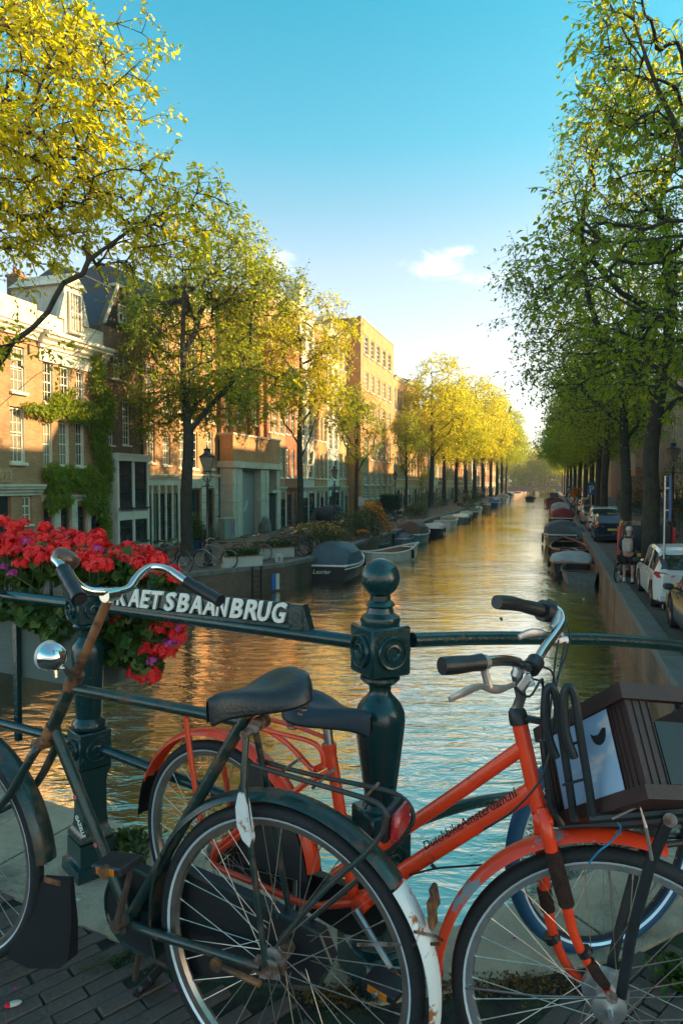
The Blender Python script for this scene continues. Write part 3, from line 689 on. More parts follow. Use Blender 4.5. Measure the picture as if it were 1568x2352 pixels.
for xa, xb in ((0, sh[0] - .75), (sh[0] - .72, sh[0]), (sh[0] + sh[2], sh[0] + sh[2] + .75), (sh[0] + sh[2] + .78, sh[0] + sh[2] + 1.3), (w - .5, w)):
    for j in range(4): MB().b2(xa + .01, xb - .01, -.98 if xb - xa < .78 else -.9, -.004, (zb_ - .02) * j / 4 + .008, (zb_ - .02) * (j + 1) / 4 - .008, .01).build('concrete_block', M_stone, r)
shut = MB().b2(sh[0], sh[0] + sh[2], -.50, -.42, 0, zb_ - .02).build('roller_shutter', mat('grey_shutter', (.20, .22, .22), .5, .3, var=.15, vscale=3), r)
ns = 22
sm = MB().b2(.01, sh[2] - .01, -.03, 0, .012, (zb_ - .02) / ns - .01, .008).mesh('slat', mat('grey_slat', (.27, .29, .29), .45, .2, var=.15, vscale=3))
for j in range(ns): link('slat', sm, shut, (sh[0], -.50, (zb_ - .02) * j / ns))
gm = mat('white_spray_paint', (.5, .5, .5), .6)
mb = MB()
for k in range(5):
    a0 = rnd.uniform(0, 6); cx, cz = sh[0] + sh[2] * (.55 + .12 * rnd.uniform(-1, 1)), 1.5 + k * .12
    mb.tube([(cx + .22 * math.cos(a0 + t * .7), -.548, cz + .15 * math.sin(a0 + t * .9)) for t in range(9)], .018, 4)
mb.build('graffiti_scrawl', gm, shut)
dd = f(592, 604, 1132, 1209); MB().b2(dd[0] - .4, dd[0] + dd[2] + .1, -1.25, -.9, dd[1] + dd[3], dd[1] + dd[3] + .18).build('door_canopy', M_stone, r); MB().b2(dd[0] - .1, dd[0] + dd[2], -.9, -.5, 0, dd[1] + dd[3]).build('door', M_black, r)
mb = MB(); mb.sphere((sh[0] + sh[2] + .45, -1.0, .25), .55, 12, 8, (1, .8, 1.5)); mb.build('guard_stone', M_coping, r, True)
mb = MB(); a_ = w * .45; mb.add([(a_, -.9, H - 1.2), (w, -.9, H - 1.2), (w, -.9, H - .4), (a_, -.9, H + .9), (a_, .3, H - 1.2), (w, .3, H - 1.2), (w, .3, H - .4), (a_, .3, H + .9)], [(0, 1, 2, 3), (4, 5, 6, 7), (0, 1, 5, 4), (1, 2, 6, 5), (2, 3, 7, 6), (3, 0, 4, 7)]); mb.build('parapet_gable', B_orange, r)

# --- generic houses further along
def gen_house(label, x0, x1, ytop, wall, ncol, rows, ground, fm=None, roof='flat', t=TF, D=9, gmat=None, base_white=False, chim=True, group=None, steps=False, ww=.62):
    r, s0, w = house(label, x0, x1, t, D); f = PX(s0, t)
    a = f(x0, x0 + 1, ytop, 900); H = a[1] + a[3]
    zg = 3.0; fl = (H - zg - .6) / rows; q = []
    for j in range(rows):
        for i in range(ncol):
            cw_ = w / ncol; q.append((cw_ * (i + .5) - cw_ * ww / 2, zg + fl * j + fl * .18, cw_ * ww, fl * .66))
    body(r, w, H, D, wall, q, roof, rh=1.8)
    place(r, q, 2, 4, .5, fm)
    for k in range(ncol + 1):
        x = (w - .18) * k / ncol; MB().b2(x, x + .18, -.10, -.003, 0, zg - .45).build('pilaster', gmat or M_cream2, r)
    for k in range(ncol): add_window(r, .2 + (w - .18) * k / ncol, .4 if (k + ground) % 2 else .05, (w - .18) / ncol - .22, zg - 1.0, 2, 3, .66, M_dark, y=-.02)
    cornice(r, 0, w, zg - .1, .35, .2, gmat or M_cream2, 'shop_cornice'); cornice(r, 0, w, H + .08, .45, .4, M_cream2)
    for a in q: MB().b2(a[0] - .05, a[0] + a[2] + .05, -.08, .1, a[1] - .08, a[1] - .003).build('sill', M_white, r)
    if chim: chimney(r, w * .8, 4, H + (1.5 if roof != 'flat' else 0))
    return r, w, H
gen_house('tall brown brick house with rows of narrow windows beside the garage', 612, 655, 668, B_brown, 3, 4, 0)
gen_house('red brick house with a red-painted ground floor', 655, 690, 690, B_red, 3, 4, 1, gmat=mat('brick_red_paint', (.25, .07, .05), .6))
r, w, H = gen_house('white rendered house with a curved top chimney and grey stone steps', 690, 722, 705, B_rend, 2, 4, 0)
mb = MB(); mb.b2(w / 2 - .6, w / 2 + .6, .4, 1.6, H, H + 1.7); mb.ring((w / 2, 1.0, H + 1.7), [(.0, -.6), (.6, -.6), (.6, .6), (.0, .6)], 12, 0, math.pi); mb.build('round_topped_chimney', M_cream2, r)
gen_house('orange brick house with cream window frames and a pale base', 722, 752, 742, B_orange, 3, 4, 1)
gen_house('slim green and white painted house', 752, 778, 735, B_rend, 2, 5, 0, gmat=B_teal)
gen_house('narrow brick house with a white ground-floor band, right before the tall office block', 778, 806, 760, B_ochre, 3, 4, 1)
# tall brick office block standing forward of its neighbours
t_ = -17.2; r, s0, w = house('tall five-storey orange brick office block with a flat roof and grids of white windows', 828, 903, t_, 16, 'building', 'office_block'); f = PX(s0, t_)
q = []; kinds = []
cols = [(836, 845), (850.5, 858.5), (864, 871.5), (877.5, 884.5), (890, 896.5)]
for ya, yb, k in ((768, 812, 'a'), (851, 893, 'b'), (924, 962, 'b'), (1000, 1054, 'b'), (1087, 1113, 'c'), (1117, 1146, 'c')):
    for xa, xb in cols:
        a0 = f(cols[0][0], cols[0][1], ya, yb); a = f(xa, xb, ya, yb); q.append((a[0], a0[1], a[2], a0[3])); kinds.append(k)
a = f(828, 829, 728, 900); H = a[1] + a[3]
body(r, w, H, 16, B_orange, q, 'flat')
for a, k in zip(q, kinds): add_window(r, a[0], a[1], a[2], a[3], 2 if k != 'a' else 2, 4, .5, M_white, curtain=(k != 'a')); MB().b2(a[0] - .08, a[0] + a[2] + .08, -.1, .1, a[1] - .14, a[1] - .003).build('sill', M_stone, r)
MB().b2(-.05, w + .05, -.06, .3, H, H + .12).build('coping', M_stone, r); mb = MB(); mb.tube([(.6, 3, H), (.6, 3, H + 1.6)], .03, 5); mb.b2(1.0, 2.2, 4, 6, H, H + .8); mb.build('roof_equipment', M_steel, r)
# beyond it
gen_house('pale brick house with a white parapet next to the office block', 903, 935, 862, B_ochre, 5, 3, 0, roof='flat')
r, w, H = gen_house('brick house with a steep slate roof and paired chimneys', 935, 962, 872, B_brown, 4, 3, 1, roof='x'); chimney(r, w * .3, 4.5, H + 2.2, 1.8)
gx = [962, 985, 1005, 1024, 1041, 1056, 1070, 1083, 1095, 1106, 1116, 1125, 1134, 1142]
walls = [B_brown, B_rend, B_dark, B_ochre, B_red, B_orange]
adj = ['brown brick', 'white rendered', 'dark brick', 'ochre brick', 'red brick', 'orange brick']
for i in range(len(gx) - 1):
    gen_house(f'{adj[i % 6]} canal house half hidden by trees, {["first","second","third","fourth","fifth","sixth","seventh","eighth","ninth","tenth","eleventh","twelfth","thirteenth"][i]} past the slate-roofed house', gx[i], gx[i + 1], 930 + i * 9 + hr.uniform(-8, 8), walls[i % 6], 3, 3, i, t=TF, chim=i % 2 == 0, ww=.55)

# --- houses on the right street (their fronts face the canal from the other side)
def right_house(label, s0, w, H, wall, ncol, rows, t=13.0, detail=True):
    r = thing('canal_house', label, 'house', ST(s0 + w, t, ZR), ANG + math.pi, 'canal houses along the right street')
    q = []; zg = 3.2; fl = (H - zg - .5) / rows
    if detail:
        for j in range(rows):
            for i in range(ncol): cw_ = w / ncol; q.append((cw_ * (i + .5) - .45, zg + fl * j + fl * .2, .9, fl * .66))
    body(r, w, H, 9, wall, q, 'x' if H < 11 else 'flat', rh=1.5); place(r, q, 2, 4, .5)
    cornice(r, 0, w, H + .08, .45, .4, M_cream2)
    if detail:
        for k in range(ncol): add_window(r, .3 + w * k / ncol, .4, w / ncol - .6, 2.2, 2, 3, .66, M_dark, y=-.02); 
        cornice(r, 0, w, zg - .1, .3, .2, M_cream2, 'shop_cornice')
    return r
sR = 2.0; k = 0; rows_ = [14, 15, 14.6, 15.0, 16.2, 17.4, 15.2, 16.6, 17.6, 15.4, 17.0, 15.6, 17.3, 16.0, 17, 16, 17.5, 16.4, 17, 16, 17]
names = ['brown brick', 'dark brick', 'red brick', 'ochre brick']
ords = ['first', 'second', 'third', 'fourth', 'fifth', 'sixth', 'seventh', 'eighth', 'ninth', 'tenth', 'eleventh', 'twelfth', 'thirteenth', 'fourteenth', 'fifteenth', 'sixteenth', 'seventeenth', 'eighteenth', 'nineteenth', 'twentieth', 'last']
for k, Hh in enumerate(rows_):
    w = 6.0 if sR < 60 else 12.0
    right_house(f'{names[k % 4]} house behind the trees of the right street, {ords[k]} from the bridge', sR, w, Hh, [B_brown, B_dark, B_red, B_ochre][k % 4], 3, 3, detail=(sR > 20 and sR < 110))
    sR += w + .02

# ================================================================== trees
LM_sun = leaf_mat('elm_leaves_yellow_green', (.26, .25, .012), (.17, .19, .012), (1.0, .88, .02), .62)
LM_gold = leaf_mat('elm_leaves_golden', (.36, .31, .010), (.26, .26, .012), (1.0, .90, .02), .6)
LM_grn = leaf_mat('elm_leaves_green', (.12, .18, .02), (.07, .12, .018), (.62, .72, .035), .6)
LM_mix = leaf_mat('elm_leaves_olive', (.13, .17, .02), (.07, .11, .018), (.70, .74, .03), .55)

def tree_geo(seed, trunk, crowns, n_attr, lpt, lsize, r0, limbs=7, spread=.42, limb_paths=None, gap=.0, droop=.25, tipr=.006):
    """trunk: [(x,y,z)..]; crowns: [(cx,cy,cz,rx,ry,rz)..]. Returns skeleton mesh arrays and leaf arrays."""
    g = np.random.default_rng(seed); P = []; par = []; 
    def addchain(pts, p0):
        for q in pts: P.append(np.array(q, float)); par.append(p0); p0 = len(P) - 1
        return p0
    tp = smooth_path(trunk, 3); addchain(tp, -1); nt_ = len(P)
    C = np.array(crowns, float); cen = C[:, :3].mean(0)
    vol = C[:, 3] * C[:, 4] * C[:, 5]; pr = vol / vol.sum()
    A = []
    off = g.uniform(0, 50, 3)
    while len(A) < n_attr:
        c = C[g.choice(len(C), p=pr)]; d = g.normal(size=3); d /= np.linalg.norm(d); rr = g.uniform(.12, 1) ** .42
        p = c[:3] + d * rr * c[3:6]
        if gap and noise.noise(Vector((p * .55 + off).tolist())) < gap - .25: continue
        A.append(p)
    A = np.array(A)
    paths = limb_paths or []
    if not limb_paths:
        for k in range(limbs):
            a = 2 * math.pi * (k * .382 * 1 + g.uniform(-.05, .05)); i0 = int(nt_ * (.45 + .5 * k / limbs)); st = np.array(P[min(i0, nt_ - 1)])
            c = C[g.choice(len(C), p=pr)]; e = c[:3] + np.array([math.cos(a) * c[3] * .62, math.sin(a) * c[4] * .62, c[5] * g.uniform(-.1, .75)])
            m = st * .5 + e * .5 + np.array([math.cos(a), math.sin(a), -.6]) * .12 * np.linalg.norm(e - st)
            paths.append([i0, [st, m, e]])
    for i0, pp in paths:
        q = smooth_path([Vector(list(v)) for v in pp], 5)[1:]
        q = [np.array(v) + g.normal(size=3) * .05 for v in q]; addchain(q, min(i0, nt_ - 1))
    base = np.array(P[nt_ - 1]); order = np.argsort(np.linalg.norm(A - base, axis=1)); tips = []
    PP = np.zeros((len(P) + 6 * n_attr, 3)); PP[:len(P)] = np.array(P); n = len(P); par = par + [0] * (6 * n_attr); lo_ok = int(nt_ * .45)
    for ai in order:
        a = A[ai]; d = PP[lo_ok:n] - a; dd = np.sqrt((d ** 2).sum(1)) + np.maximum(0, d[:, 2]) * 1.2
        j = int(np.argmin(dd)) + lo_ok; L = np.linalg.norm(PP[j] - a)
        k = 2 if L < .5 else (3 if L < 1.3 else 5); p0 = j; s_ = PP[j].copy()
        gd = s_ - PP[par[j]] if par[j] >= 0 else np.array([0, 0, 1.]); gn = np.linalg.norm(gd); gd = gd / gn if gn > 1e-6 else np.array([0, 0, 1.])
        for q in range(1, k + 1):
            t = q / k; p = s_ * (1 - t) + a * t + gd * (t * (1 - t)) * L * .35 + g.normal(size=3) * L * .02 * (q < k)
            p[2] -= droop * L * .25 * t * t if q == k else 0
            PP[n] = p; par[n] = p0; p0 = n; n += 1
        tips.append(p0)
    PP = PP[:n]; par = np.array(par[:n]); w = np.zeros(n); w[tips] = 1
    for i in range(n - 1, 0, -1):
        if par[i] >= 0: w[par[i]] += w[i] if w[i] > 0 else .3
    rad = tipr * np.maximum(w, .6) ** .47; rad *= 1; sc = r0 / rad[0]; rad = tipr + (rad - tipr) * (sc if sc > .5 else 1) * np.ones(n)
    rad = np.maximum(rad, tipr); rad[:nt_] *= 1 - .55 * (np.arange(nt_) / nt_) ** 1.5; rad[0] *= 1.35
    # tubes
    # leafy twigs: three thin ones from every branch tip
    T = PP[tips]; Q = PP[par[tips]]; od = T - Q; od /= np.linalg.norm(od, axis=1, keepdims=True) + 1e-9; K3 = 3
    ti = np.repeat(np.arange(len(tips)), K3); td = od[ti] * .8 + g.normal(size=(len(ti), 3)) * .62 + np.array([0, 0, -.05]); td /= np.linalg.norm(td, axis=1, keepdims=True)
    tl = spread * g.uniform(.8, 1.9, len(ti)); tw0 = T[ti] - od[ti] * (g.uniform(0, .35, len(ti)) * spread)[:, None]; tw1 = tw0 + td * (tl * .6)[:, None]; tw2 = tw1 + (td + np.array([0, 0, -.35])) * (tl * .45)[:, None]
    n0 = n; PP = np.concatenate([PP, tw1, tw2]); par = np.concatenate([par, np.array(tips)[ti], n0 + np.arange(len(ti))]); rad = np.concatenate([rad, np.full(len(ti), tipr * .6), np.full(len(ti), tipr * .35)]); n = len(PP)
    idx = np.arange(1, n); idx = idx[par[1:] >= 0]; pa = par[idx]
    a, b = PP[pa], PP[idx]; ra = np.minimum(rad[pa], rad[idx] * 1.6 + .01); ra = np.where(idx < nt_, rad[pa], ra); rb = rad[idx]; d = b - a; ln = np.linalg.norm(d, axis=1, keepdims=True) + 1e-9; d = d / ln
    ref = np.where(np.abs(d[:, 2:3]) < .9, np.array([[0, 0, 1.]]), np.array([[1., 0, 0]])); u_ = np.cross(d, ref); u_ /= np.linalg.norm(u_, axis=1, keepdims=True); v_ = np.cross(d, u_)
    Vs = []; Fs = []; m = len(idx); K = 6
    big = rb > .03
    for sel, K in ((big, 7), (~big, 3)):
        q = np.where(sel)[0]
        if not len(q): continue
        an = np.arange(K) * 2 * math.pi / K
        ring = (np.cos(an)[None, :, None] * u_[q][:, None] + np.sin(an)[None, :, None] * v_[q][:, None])
        va = a[q][:, None] + ring * ra[q][:, None, None]; vb = b[q][:, None] + ring * rb[q][:, None, None]
        V = np.concatenate([va, vb], 1).reshape(-1, 3); b0 = sum(len(x) for x in Vs); o = (np.arange(len(q)) * 2 * K)[:, None]; kk = np.arange(K)[None]
        Fq = np.stack([o + kk, o + (kk + 1) % K, o + K + (kk + 1) % K, o + K + kk], -1).reshape(-1, 4) + b0
        Vs.append(V); Fs.append(Fq)
    TV, TF_ = np.concatenate(Vs), np.concatenate(Fs)
    # leaves
    per = max(3, int(round(lpt * 1.45 / K3))); li = np.repeat(np.arange(len(ti)), per); f_ = np.tile((np.arange(per) + .5) / per, len(ti)) + g.uniform(-.05, .05, len(li)); f_ = np.clip(f_, .02, 1.0)[:, None]
    a2 = tw0[li] * (1 - f_) + tw1[li] * f_; b2 = tw1[li] * (1 - f_) + tw2[li] * f_; pos = a2 * (1 - f_) + b2 * f_ + g.normal(size=(len(li), 3)) * lsize * .22
    sd = np.cross(td[li], np.array([0, 0, 1.])); sd /= np.linalg.norm(sd, axis=1, keepdims=True) + 1e-6; sd *= np.tile(np.where(np.arange(per) % 2, 1, -1), len(ti))[:, None]
    LV, LF = leaves(g, pos, lsize * .84, dirs=td[li] * .6 + sd * .8 + g.normal(size=(len(li), 3)) * .35 + np.array([0, 0, -.45]))
    return TV, TF_, LV, LF
def leaves(g, pos, size, droop=.5, dirs=None):
    nl = len(pos); az = g.uniform(0, 2 * math.pi, nl); el = g.normal(-droop, .45, nl); sz = size * g.uniform(.45, 1.4, nl)
    d = np.stack([np.cos(az) * np.cos(el), np.sin(az) * np.cos(el), np.sin(el)], 1)
    if dirs is not None: d = dirs / np.linalg.norm(dirs, axis=1, keepdims=True)
    r = g.normal(size=(nl, 3)); s_ = np.cross(d, np.array([0, 0, 1.]) + r * .55); s_ /= np.linalg.norm(s_, axis=1, keepdims=True); up = np.cross(s_, d)
    z_ = sz[:, None]; tip = pos + d * z_ - up * z_ * .10; m1 = pos + d * z_ * .30; m2 = pos + d * z_ * .66; w1 = z_ * .27; w2 = z_ * .21
    V = np.stack([pos, m1 + s_ * w1 + up * w1 * .4, m2 + s_ * w2 + up * w2 * .25, tip, m2 - s_ * w2 + up * w2 * .25, m1 - s_ * w1 + up * w1 * .4], 1).reshape(-1, 3); o = (np.arange(nl) * 6)[:, None]
    F4 = np.concatenate([o + np.array([[0, 1, 2, 3]]), o + np.array([[0, 3, 4, 5]])], 1).reshape(-1, 4)
    return V, F4
GEO = {}
def plant_tree(name, label, loc, key, lm, rz=0, sc=1.0, group=None, **kw):
    if key not in GEO:
        a, b, c, d = tree_geo(**kw); GEO[key] = (np_mesh('trunk', a, b, M_bark), c, d, {})
    tm, c, d, lms = GEO[key]
    if lm.name not in lms:
        me = np_mesh('crown', c, d, lm); lms[lm.name] = me
    r = thing(name, label, 'tree', loc, rz, group); r.scale = (sc,) * 3
    link('trunk', tm, r); o = link('crown', lms[lm.name], r); o['kind'] = 'stuff'; return r
G_L, G_R = 'elms along the left street', 'elms along the right street'
# the near tree at the left edge, trunk outside the picture
plant_tree('elm_tree', 'large elm at the left edge whose yellow-green leaves fill the upper left corner', (-8.6, 13.2, ZR), 'nearL', LM_sun, group=G_L,
    seed=5, trunk=[(0, 0, 0), (.1, 0, 3), (.25, -.1, 5.2), (.4, 0, 7.5), (.5, .1, 10)],
    crowns=[(1.2, -.3, 10.2, 3.2, 3.2, 3.2), (3.2, -.5, 8.2, 2.4, 2.4, 1.6), (-2.5, 0, 9, 2.4, 3, 3.0), (1.6, -.6, 12.8, 3.0, 3, 3.0), (4.9, .2, 8.4, 1.8, 2.0, 1.1), (3.3, 0, 11.0, 1.9, 2.2, 2.0), (2.4, -.6, 6.4, 1.8, 1.8, 1.0)],
    n_attr=1450, lpt=16, lsize=.14, r0=.24, spread=.42, gap=.18,
    limb_paths=[(6, [(.15, 0, 3.6), (1.4, -.4, 4.6), (2.9, -.5, 6.0), (3.9, -.3, 7.3), (4.9, 0, 8.2)]), (7, [(.2, 0, 4.4), (1.2, .2, 6.2), (1.7, .2, 8.4), (2.1, 0, 10.6)]), (8, [(.3, 0, 5.2), (.9, -.8, 7.2), (1.0, -1.2, 9.6), (1.3, -1.3, 12)]), (5, [(.1, 0, 3.2), (1.8, -1.1, 3.9), (3.3, -1.3, 4.9), (4.4, -1.2, 5.8)]), (9, [(.3, 0, 6), (-1.2, .8, 8), (-2.4, 1, 10)])])
def Lt(x, t=-15.0): 
    Y = F_ * t / (math.cos(TH) * (x - 1268.0)); p = W(x, 1112, Y); return Vector((p.x, p.y, ZR))
# second tree, wide crown (trunk at 430)
plant_tree('elm_tree', 'broad elm behind the parked bikes, dark green underneath and golden on top', Lt(430), 'L2', LM_mix, group=G_L,
    seed=11, trunk=[(0, 0, 0), (-.05, .05, 2.5), (.1, 0, 5), (0, 0, 6), (-.15, .1, 9), (0, 0, 12)],
    crowns=[(0, 1.0, 8.8, 3.2, 3.2, 3.4), (2.2, .6, 7.4, 2.9, 2.4, 1.9), (1.0, .8, 12.4, 3.0, 3.0, 2.6), (3.0, .4, 11.0, 2.4, 2.2, 2.2), (-1.6, 2.6, 11.0, 2.4, 2.2, 2.2), (-1.4, 2.2, 6.8, 2.2, 1.8, 1.8), (.4, .4, 6.4, 2.2, 1.8, 1.2)],
    n_attr=1400, lpt=21, lsize=.15, r0=.27, limbs=9, spread=.5, gap=.17)
plant_tree('elm_tree', 'elm with an airy yellow crown in front of the white house', Lt(688), 'L3', LM_sun, group=G_L,
    seed=13, trunk=[(0, 0, 0), (.05, 0, 3), (0, 0, 5.5), (.1, 0, 9), (0, .1, 13)],
    crowns=[(0, 0, 9.5, 3.2, 3.2, 3.2), (.9, 0, 12.4, 2.8, 2.6, 2.6), (-1.2, 0, 11.5, 2.4, 2.4, 2.6), (2.0, 0, 8.0, 1.9, 2, 1.8)],
    n_attr=800, lpt=18, lsize=.165, r0=.22, limbs=11, spread=.5, gap=.16)
plant_tree('elm_tree', 'small thin elm standing before the end wall of the office block', Lt(818), 'L4', LM_mix, group=G_L,
    seed=17, trunk=[(0, 0, 0), (0, 0, 3), (.05, 0, 6), (.1, 0, 10)],
    crowns=[(0, 0, 8.0, 2.4, 2.4, 3.4), (-.8, 0, 9.8, 2.0, 2, 2.2)], n_attr=440, lpt=16, lsize=.16, r0=.17, limbs=9, spread=.45, gap=.18)
plant_tree('elm_tree', 'young slim elm right of the office block windows', Lt(933), 'L4', LM_mix, rz=2.0, sc=.95, group=G_L)
kwD = dict(seed=23, trunk=[(0, 0, 0), (0, 0, 3), (.1, 0, 6), (0, 0, 10), (0, 0, 13)], crowns=[(0, 0, 9.4, 4.0, 4.0, 3.6), (.5, 0, 12.5, 3.1, 3.1, 3.2), (2.0, 0, 8.0, 2.8, 2.8, 2.2), (-2, 0, 9, 2.6, 2.6, 2.6)], n_attr=700, lpt=23, lsize=.20, r0=.26, limbs=8, spread=.75, gap=.1)
kwE = dict(seed=29, trunk=[(0, 0, 0), (0, 0, 3.5), (-.1, 0, 7), (0, 0, 12), (0, 0, 15)], crowns=[(0, 0, 10, 4.6, 4.6, 4.4), (0, 0, 14.0, 3.5, 3.5, 3.4), (3.0, 0, 8.5, 3.2, 3.2, 2.4), (-2.6, 0, 10, 3, 3, 3)], n_attr=760, lpt=23, lsize=.24, r0=.3, limbs=8, spread=.85, gap=.08)
plant_tree('elm_tree', 'tall pointed elm with bright lemon-yellow leaves, first of the dense far trees', Lt(990), 'D', LM_gold, group=G_L, sc=1.30, **kwD)
spec = [(1019, 'D', LM_sun, 1.0, 1.0, 'full yellow-green elm just right of the lemon-yellow one'), (1047, 'E', LM_gold, .9, 2.0, 'rounded golden elm reaching over the moored boats'), (1069, 'D', LM_gold, 1.1, 3.0, 'golden elm behind the rounded one'),
        (1089, 'E', LM_sun, 1.12, .6, 'tall domed elm rising above the golden ones'), (1108, 'E', LM_sun, 1.16, 1.6, 'high green elm on the left beyond the domed one'), (1126, 'E', LM_mix, 1.12, 2.6, 'dark green elm near the far bridge, left side'),
        (1141, 'D', LM_mix, 1.25, 4.0, 'bushy elm closing the left row, third from the far bridge'), (1152, 'E', LM_mix, 1.15, 5.0, 'elm second from the far bridge on the left'), (1162, 'D', LM_grn, 1.3, .3, 'elm at the left end of the far bridge')]
for x, k, lm, sc, rz, lb in spec:
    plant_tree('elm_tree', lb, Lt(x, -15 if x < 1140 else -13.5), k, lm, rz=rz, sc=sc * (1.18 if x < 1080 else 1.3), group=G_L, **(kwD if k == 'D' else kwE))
# right row. first: trunk outside the picture on the right
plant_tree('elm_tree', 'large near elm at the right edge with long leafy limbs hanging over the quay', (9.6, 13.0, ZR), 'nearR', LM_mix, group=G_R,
    seed=37, trunk=[(0, 0, 0), (-.1, 0, 3), (-.2, 0, 5), (-.5, .1, 8), (-.4, .1, 12)],
    crowns=[(-1.6, -.5, 11.0, 3.4, 3.6, 4.6), (-3.6, 0, 8.0, 2.7, 2.8, 2.5), (-2.4, .2, 5.8, 2.4, 2.8, 1.5), (1.5, 0, 10, 3, 3, 4), (-3.2, 0, 11.4, 2.1, 2.4, 2.8)],
    n_attr=1200, lpt=9, lsize=.165, r0=.25, spread=.38, gap=.26,
    limb_paths=[(6, [(-.15, 0, 4.0), (-1.8, -.2, 6.5), (-3.2, -.2, 9), (-4.4, 0, 12)]), (8, [(-.3, 0, 6), (-1.5, .3, 9), (-2.6, .4, 12), (-3.2, .3, 14.5)]), (5, [(-.1, 0, 3.4), (-1.6, .2, 4.3), (-3.0, .4, 5.0), (-4.3, .4, 6.2)]), (7, [(-.2, 0, 5), (1.2, 0, 8), (2, 0, 11)])])
def Rt(x, t=3.3):
    Y = F_ * t / (math.cos(TH) * (x - 1268.0)); p = W(x, 1112, Y); return Vector((p.x, p.y, ZR))
plant_tree('elm_tree', 'old elm with a thick mossy trunk standing between the black van and the white car', (9.75, 21.6, ZR), 'R1', LM_mix, group=G_R,
    seed=41, trunk=[(0, 0, 0), (.05, 0, 2.4), (0, 0, 4.2), (.3, 0, 6.4), (.5, 0, 9), (.3, 0, 12)],
    crowns=[(-.6, 0, 9.0, 4.4, 4.2, 4.0), (-2.6, 0, 8.0, 2.5, 2.6, 2.9), (0, 0, 13.5, 3.2, 3.2, 3.4), (1.5, 0, 9, 3.4, 3.4, 4), (-1.2, 0, 12.2, 2.6, 2.6, 3.0)],
    n_attr=1200, lpt=10, lsize=.15, r0=.27, limbs=8, spread=.48, gap=.22)
kwR = dict(seed=43, trunk=[(0, 0, 0), (.1, 0, 3), (-.1, 0, 6), (.1, 0, 10), (0, 0, 13)], crowns=[(0, 0, 9.2, 4.2, 4.2, 4.2), (-1.6, 0, 7.4, 3.0, 3.0, 2.6), (0, 0, 12.5, 3.4, 3.4, 3.0)], n_attr=850, lpt=12, lsize=.16, r0=.27, limbs=9, spread=.6, gap=.18)
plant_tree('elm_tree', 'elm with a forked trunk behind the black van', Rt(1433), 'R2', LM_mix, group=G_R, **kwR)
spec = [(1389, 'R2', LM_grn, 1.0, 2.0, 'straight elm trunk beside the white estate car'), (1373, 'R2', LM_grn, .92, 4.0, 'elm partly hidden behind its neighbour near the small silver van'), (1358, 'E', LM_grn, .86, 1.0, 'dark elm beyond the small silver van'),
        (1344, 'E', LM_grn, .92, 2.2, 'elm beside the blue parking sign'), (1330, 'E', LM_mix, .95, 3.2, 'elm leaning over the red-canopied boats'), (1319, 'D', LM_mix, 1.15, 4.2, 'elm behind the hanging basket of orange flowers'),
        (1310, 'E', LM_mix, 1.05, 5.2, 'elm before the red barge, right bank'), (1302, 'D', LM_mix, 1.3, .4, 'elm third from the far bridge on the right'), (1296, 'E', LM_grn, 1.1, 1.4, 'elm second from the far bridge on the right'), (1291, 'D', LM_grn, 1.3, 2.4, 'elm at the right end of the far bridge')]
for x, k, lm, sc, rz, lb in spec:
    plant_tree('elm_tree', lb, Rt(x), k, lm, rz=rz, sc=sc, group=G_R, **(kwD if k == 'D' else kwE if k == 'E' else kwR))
for i in range(7):
    plant_tree('elm_tree', f'far elm beyond the end bridge, {["first","second","third","fourth","fifth","sixth","seventh"][i]} from the left', ST(318 + 9 * (i % 3), -24 + 7 * i, ZR), 'E', LM_mix if i % 2 else LM_sun, rz=i, sc=1.2, group='trees beyond the far bridge')

# ------------------------------------------------------------------ climber on H1, shrubs, hedges
def leaf_blob(name, label, cat, loc, blobs, n, size, lm, seed, parent=None, stem=None, kind=None, group=None, droop=.5):
    g = np.random.default_rng(seed); B = np.array(blobs, float); w = B[:, 3] * B[:, 4] * B[:, 5]; c = g.choice(len(B), n, p=w / w.sum())
    d = g.normal(size=(n, 3)); d /= np.linalg.norm(d, axis=1, keepdims=True); pos = B[c, :3] + d * B[c, 3:6] * (g.uniform(.2, 1, n) ** .4)[:, None]
    pos += g.normal(size=(n, 3)) * size * .8
    V, F3 = leaves(g, pos, size, droop)
    r = thing(name, label, cat, loc, 0, group)
    o = link('foliage', np_mesh('foliage', V, F3, lm), r); o['kind'] = 'stuff'
    mb = MB()
    for b in B[:14]:
        mb.tube([(b[0] * .3, b[1] * .3, max(0, b[2] - b[5] * 2) * .2), (b[0] * .8, b[1] * .8, b[2] * .6), (b[0], b[1], b[2])], [.02, .014, .006], 4)
    mb.build('stems', M_bark, r); return r, B
LM_vine = leaf_mat('wisteria_leaves', (.15, .22, .02), (.09, .15, .02), (.62, .70, .03), .45)
LM_shr = leaf_mat('shrub_leaves', (.07, .10, .03), (.04, .07, .02), (.20, .26, .03), .3)
s0v = FP(95, 1112)[0]
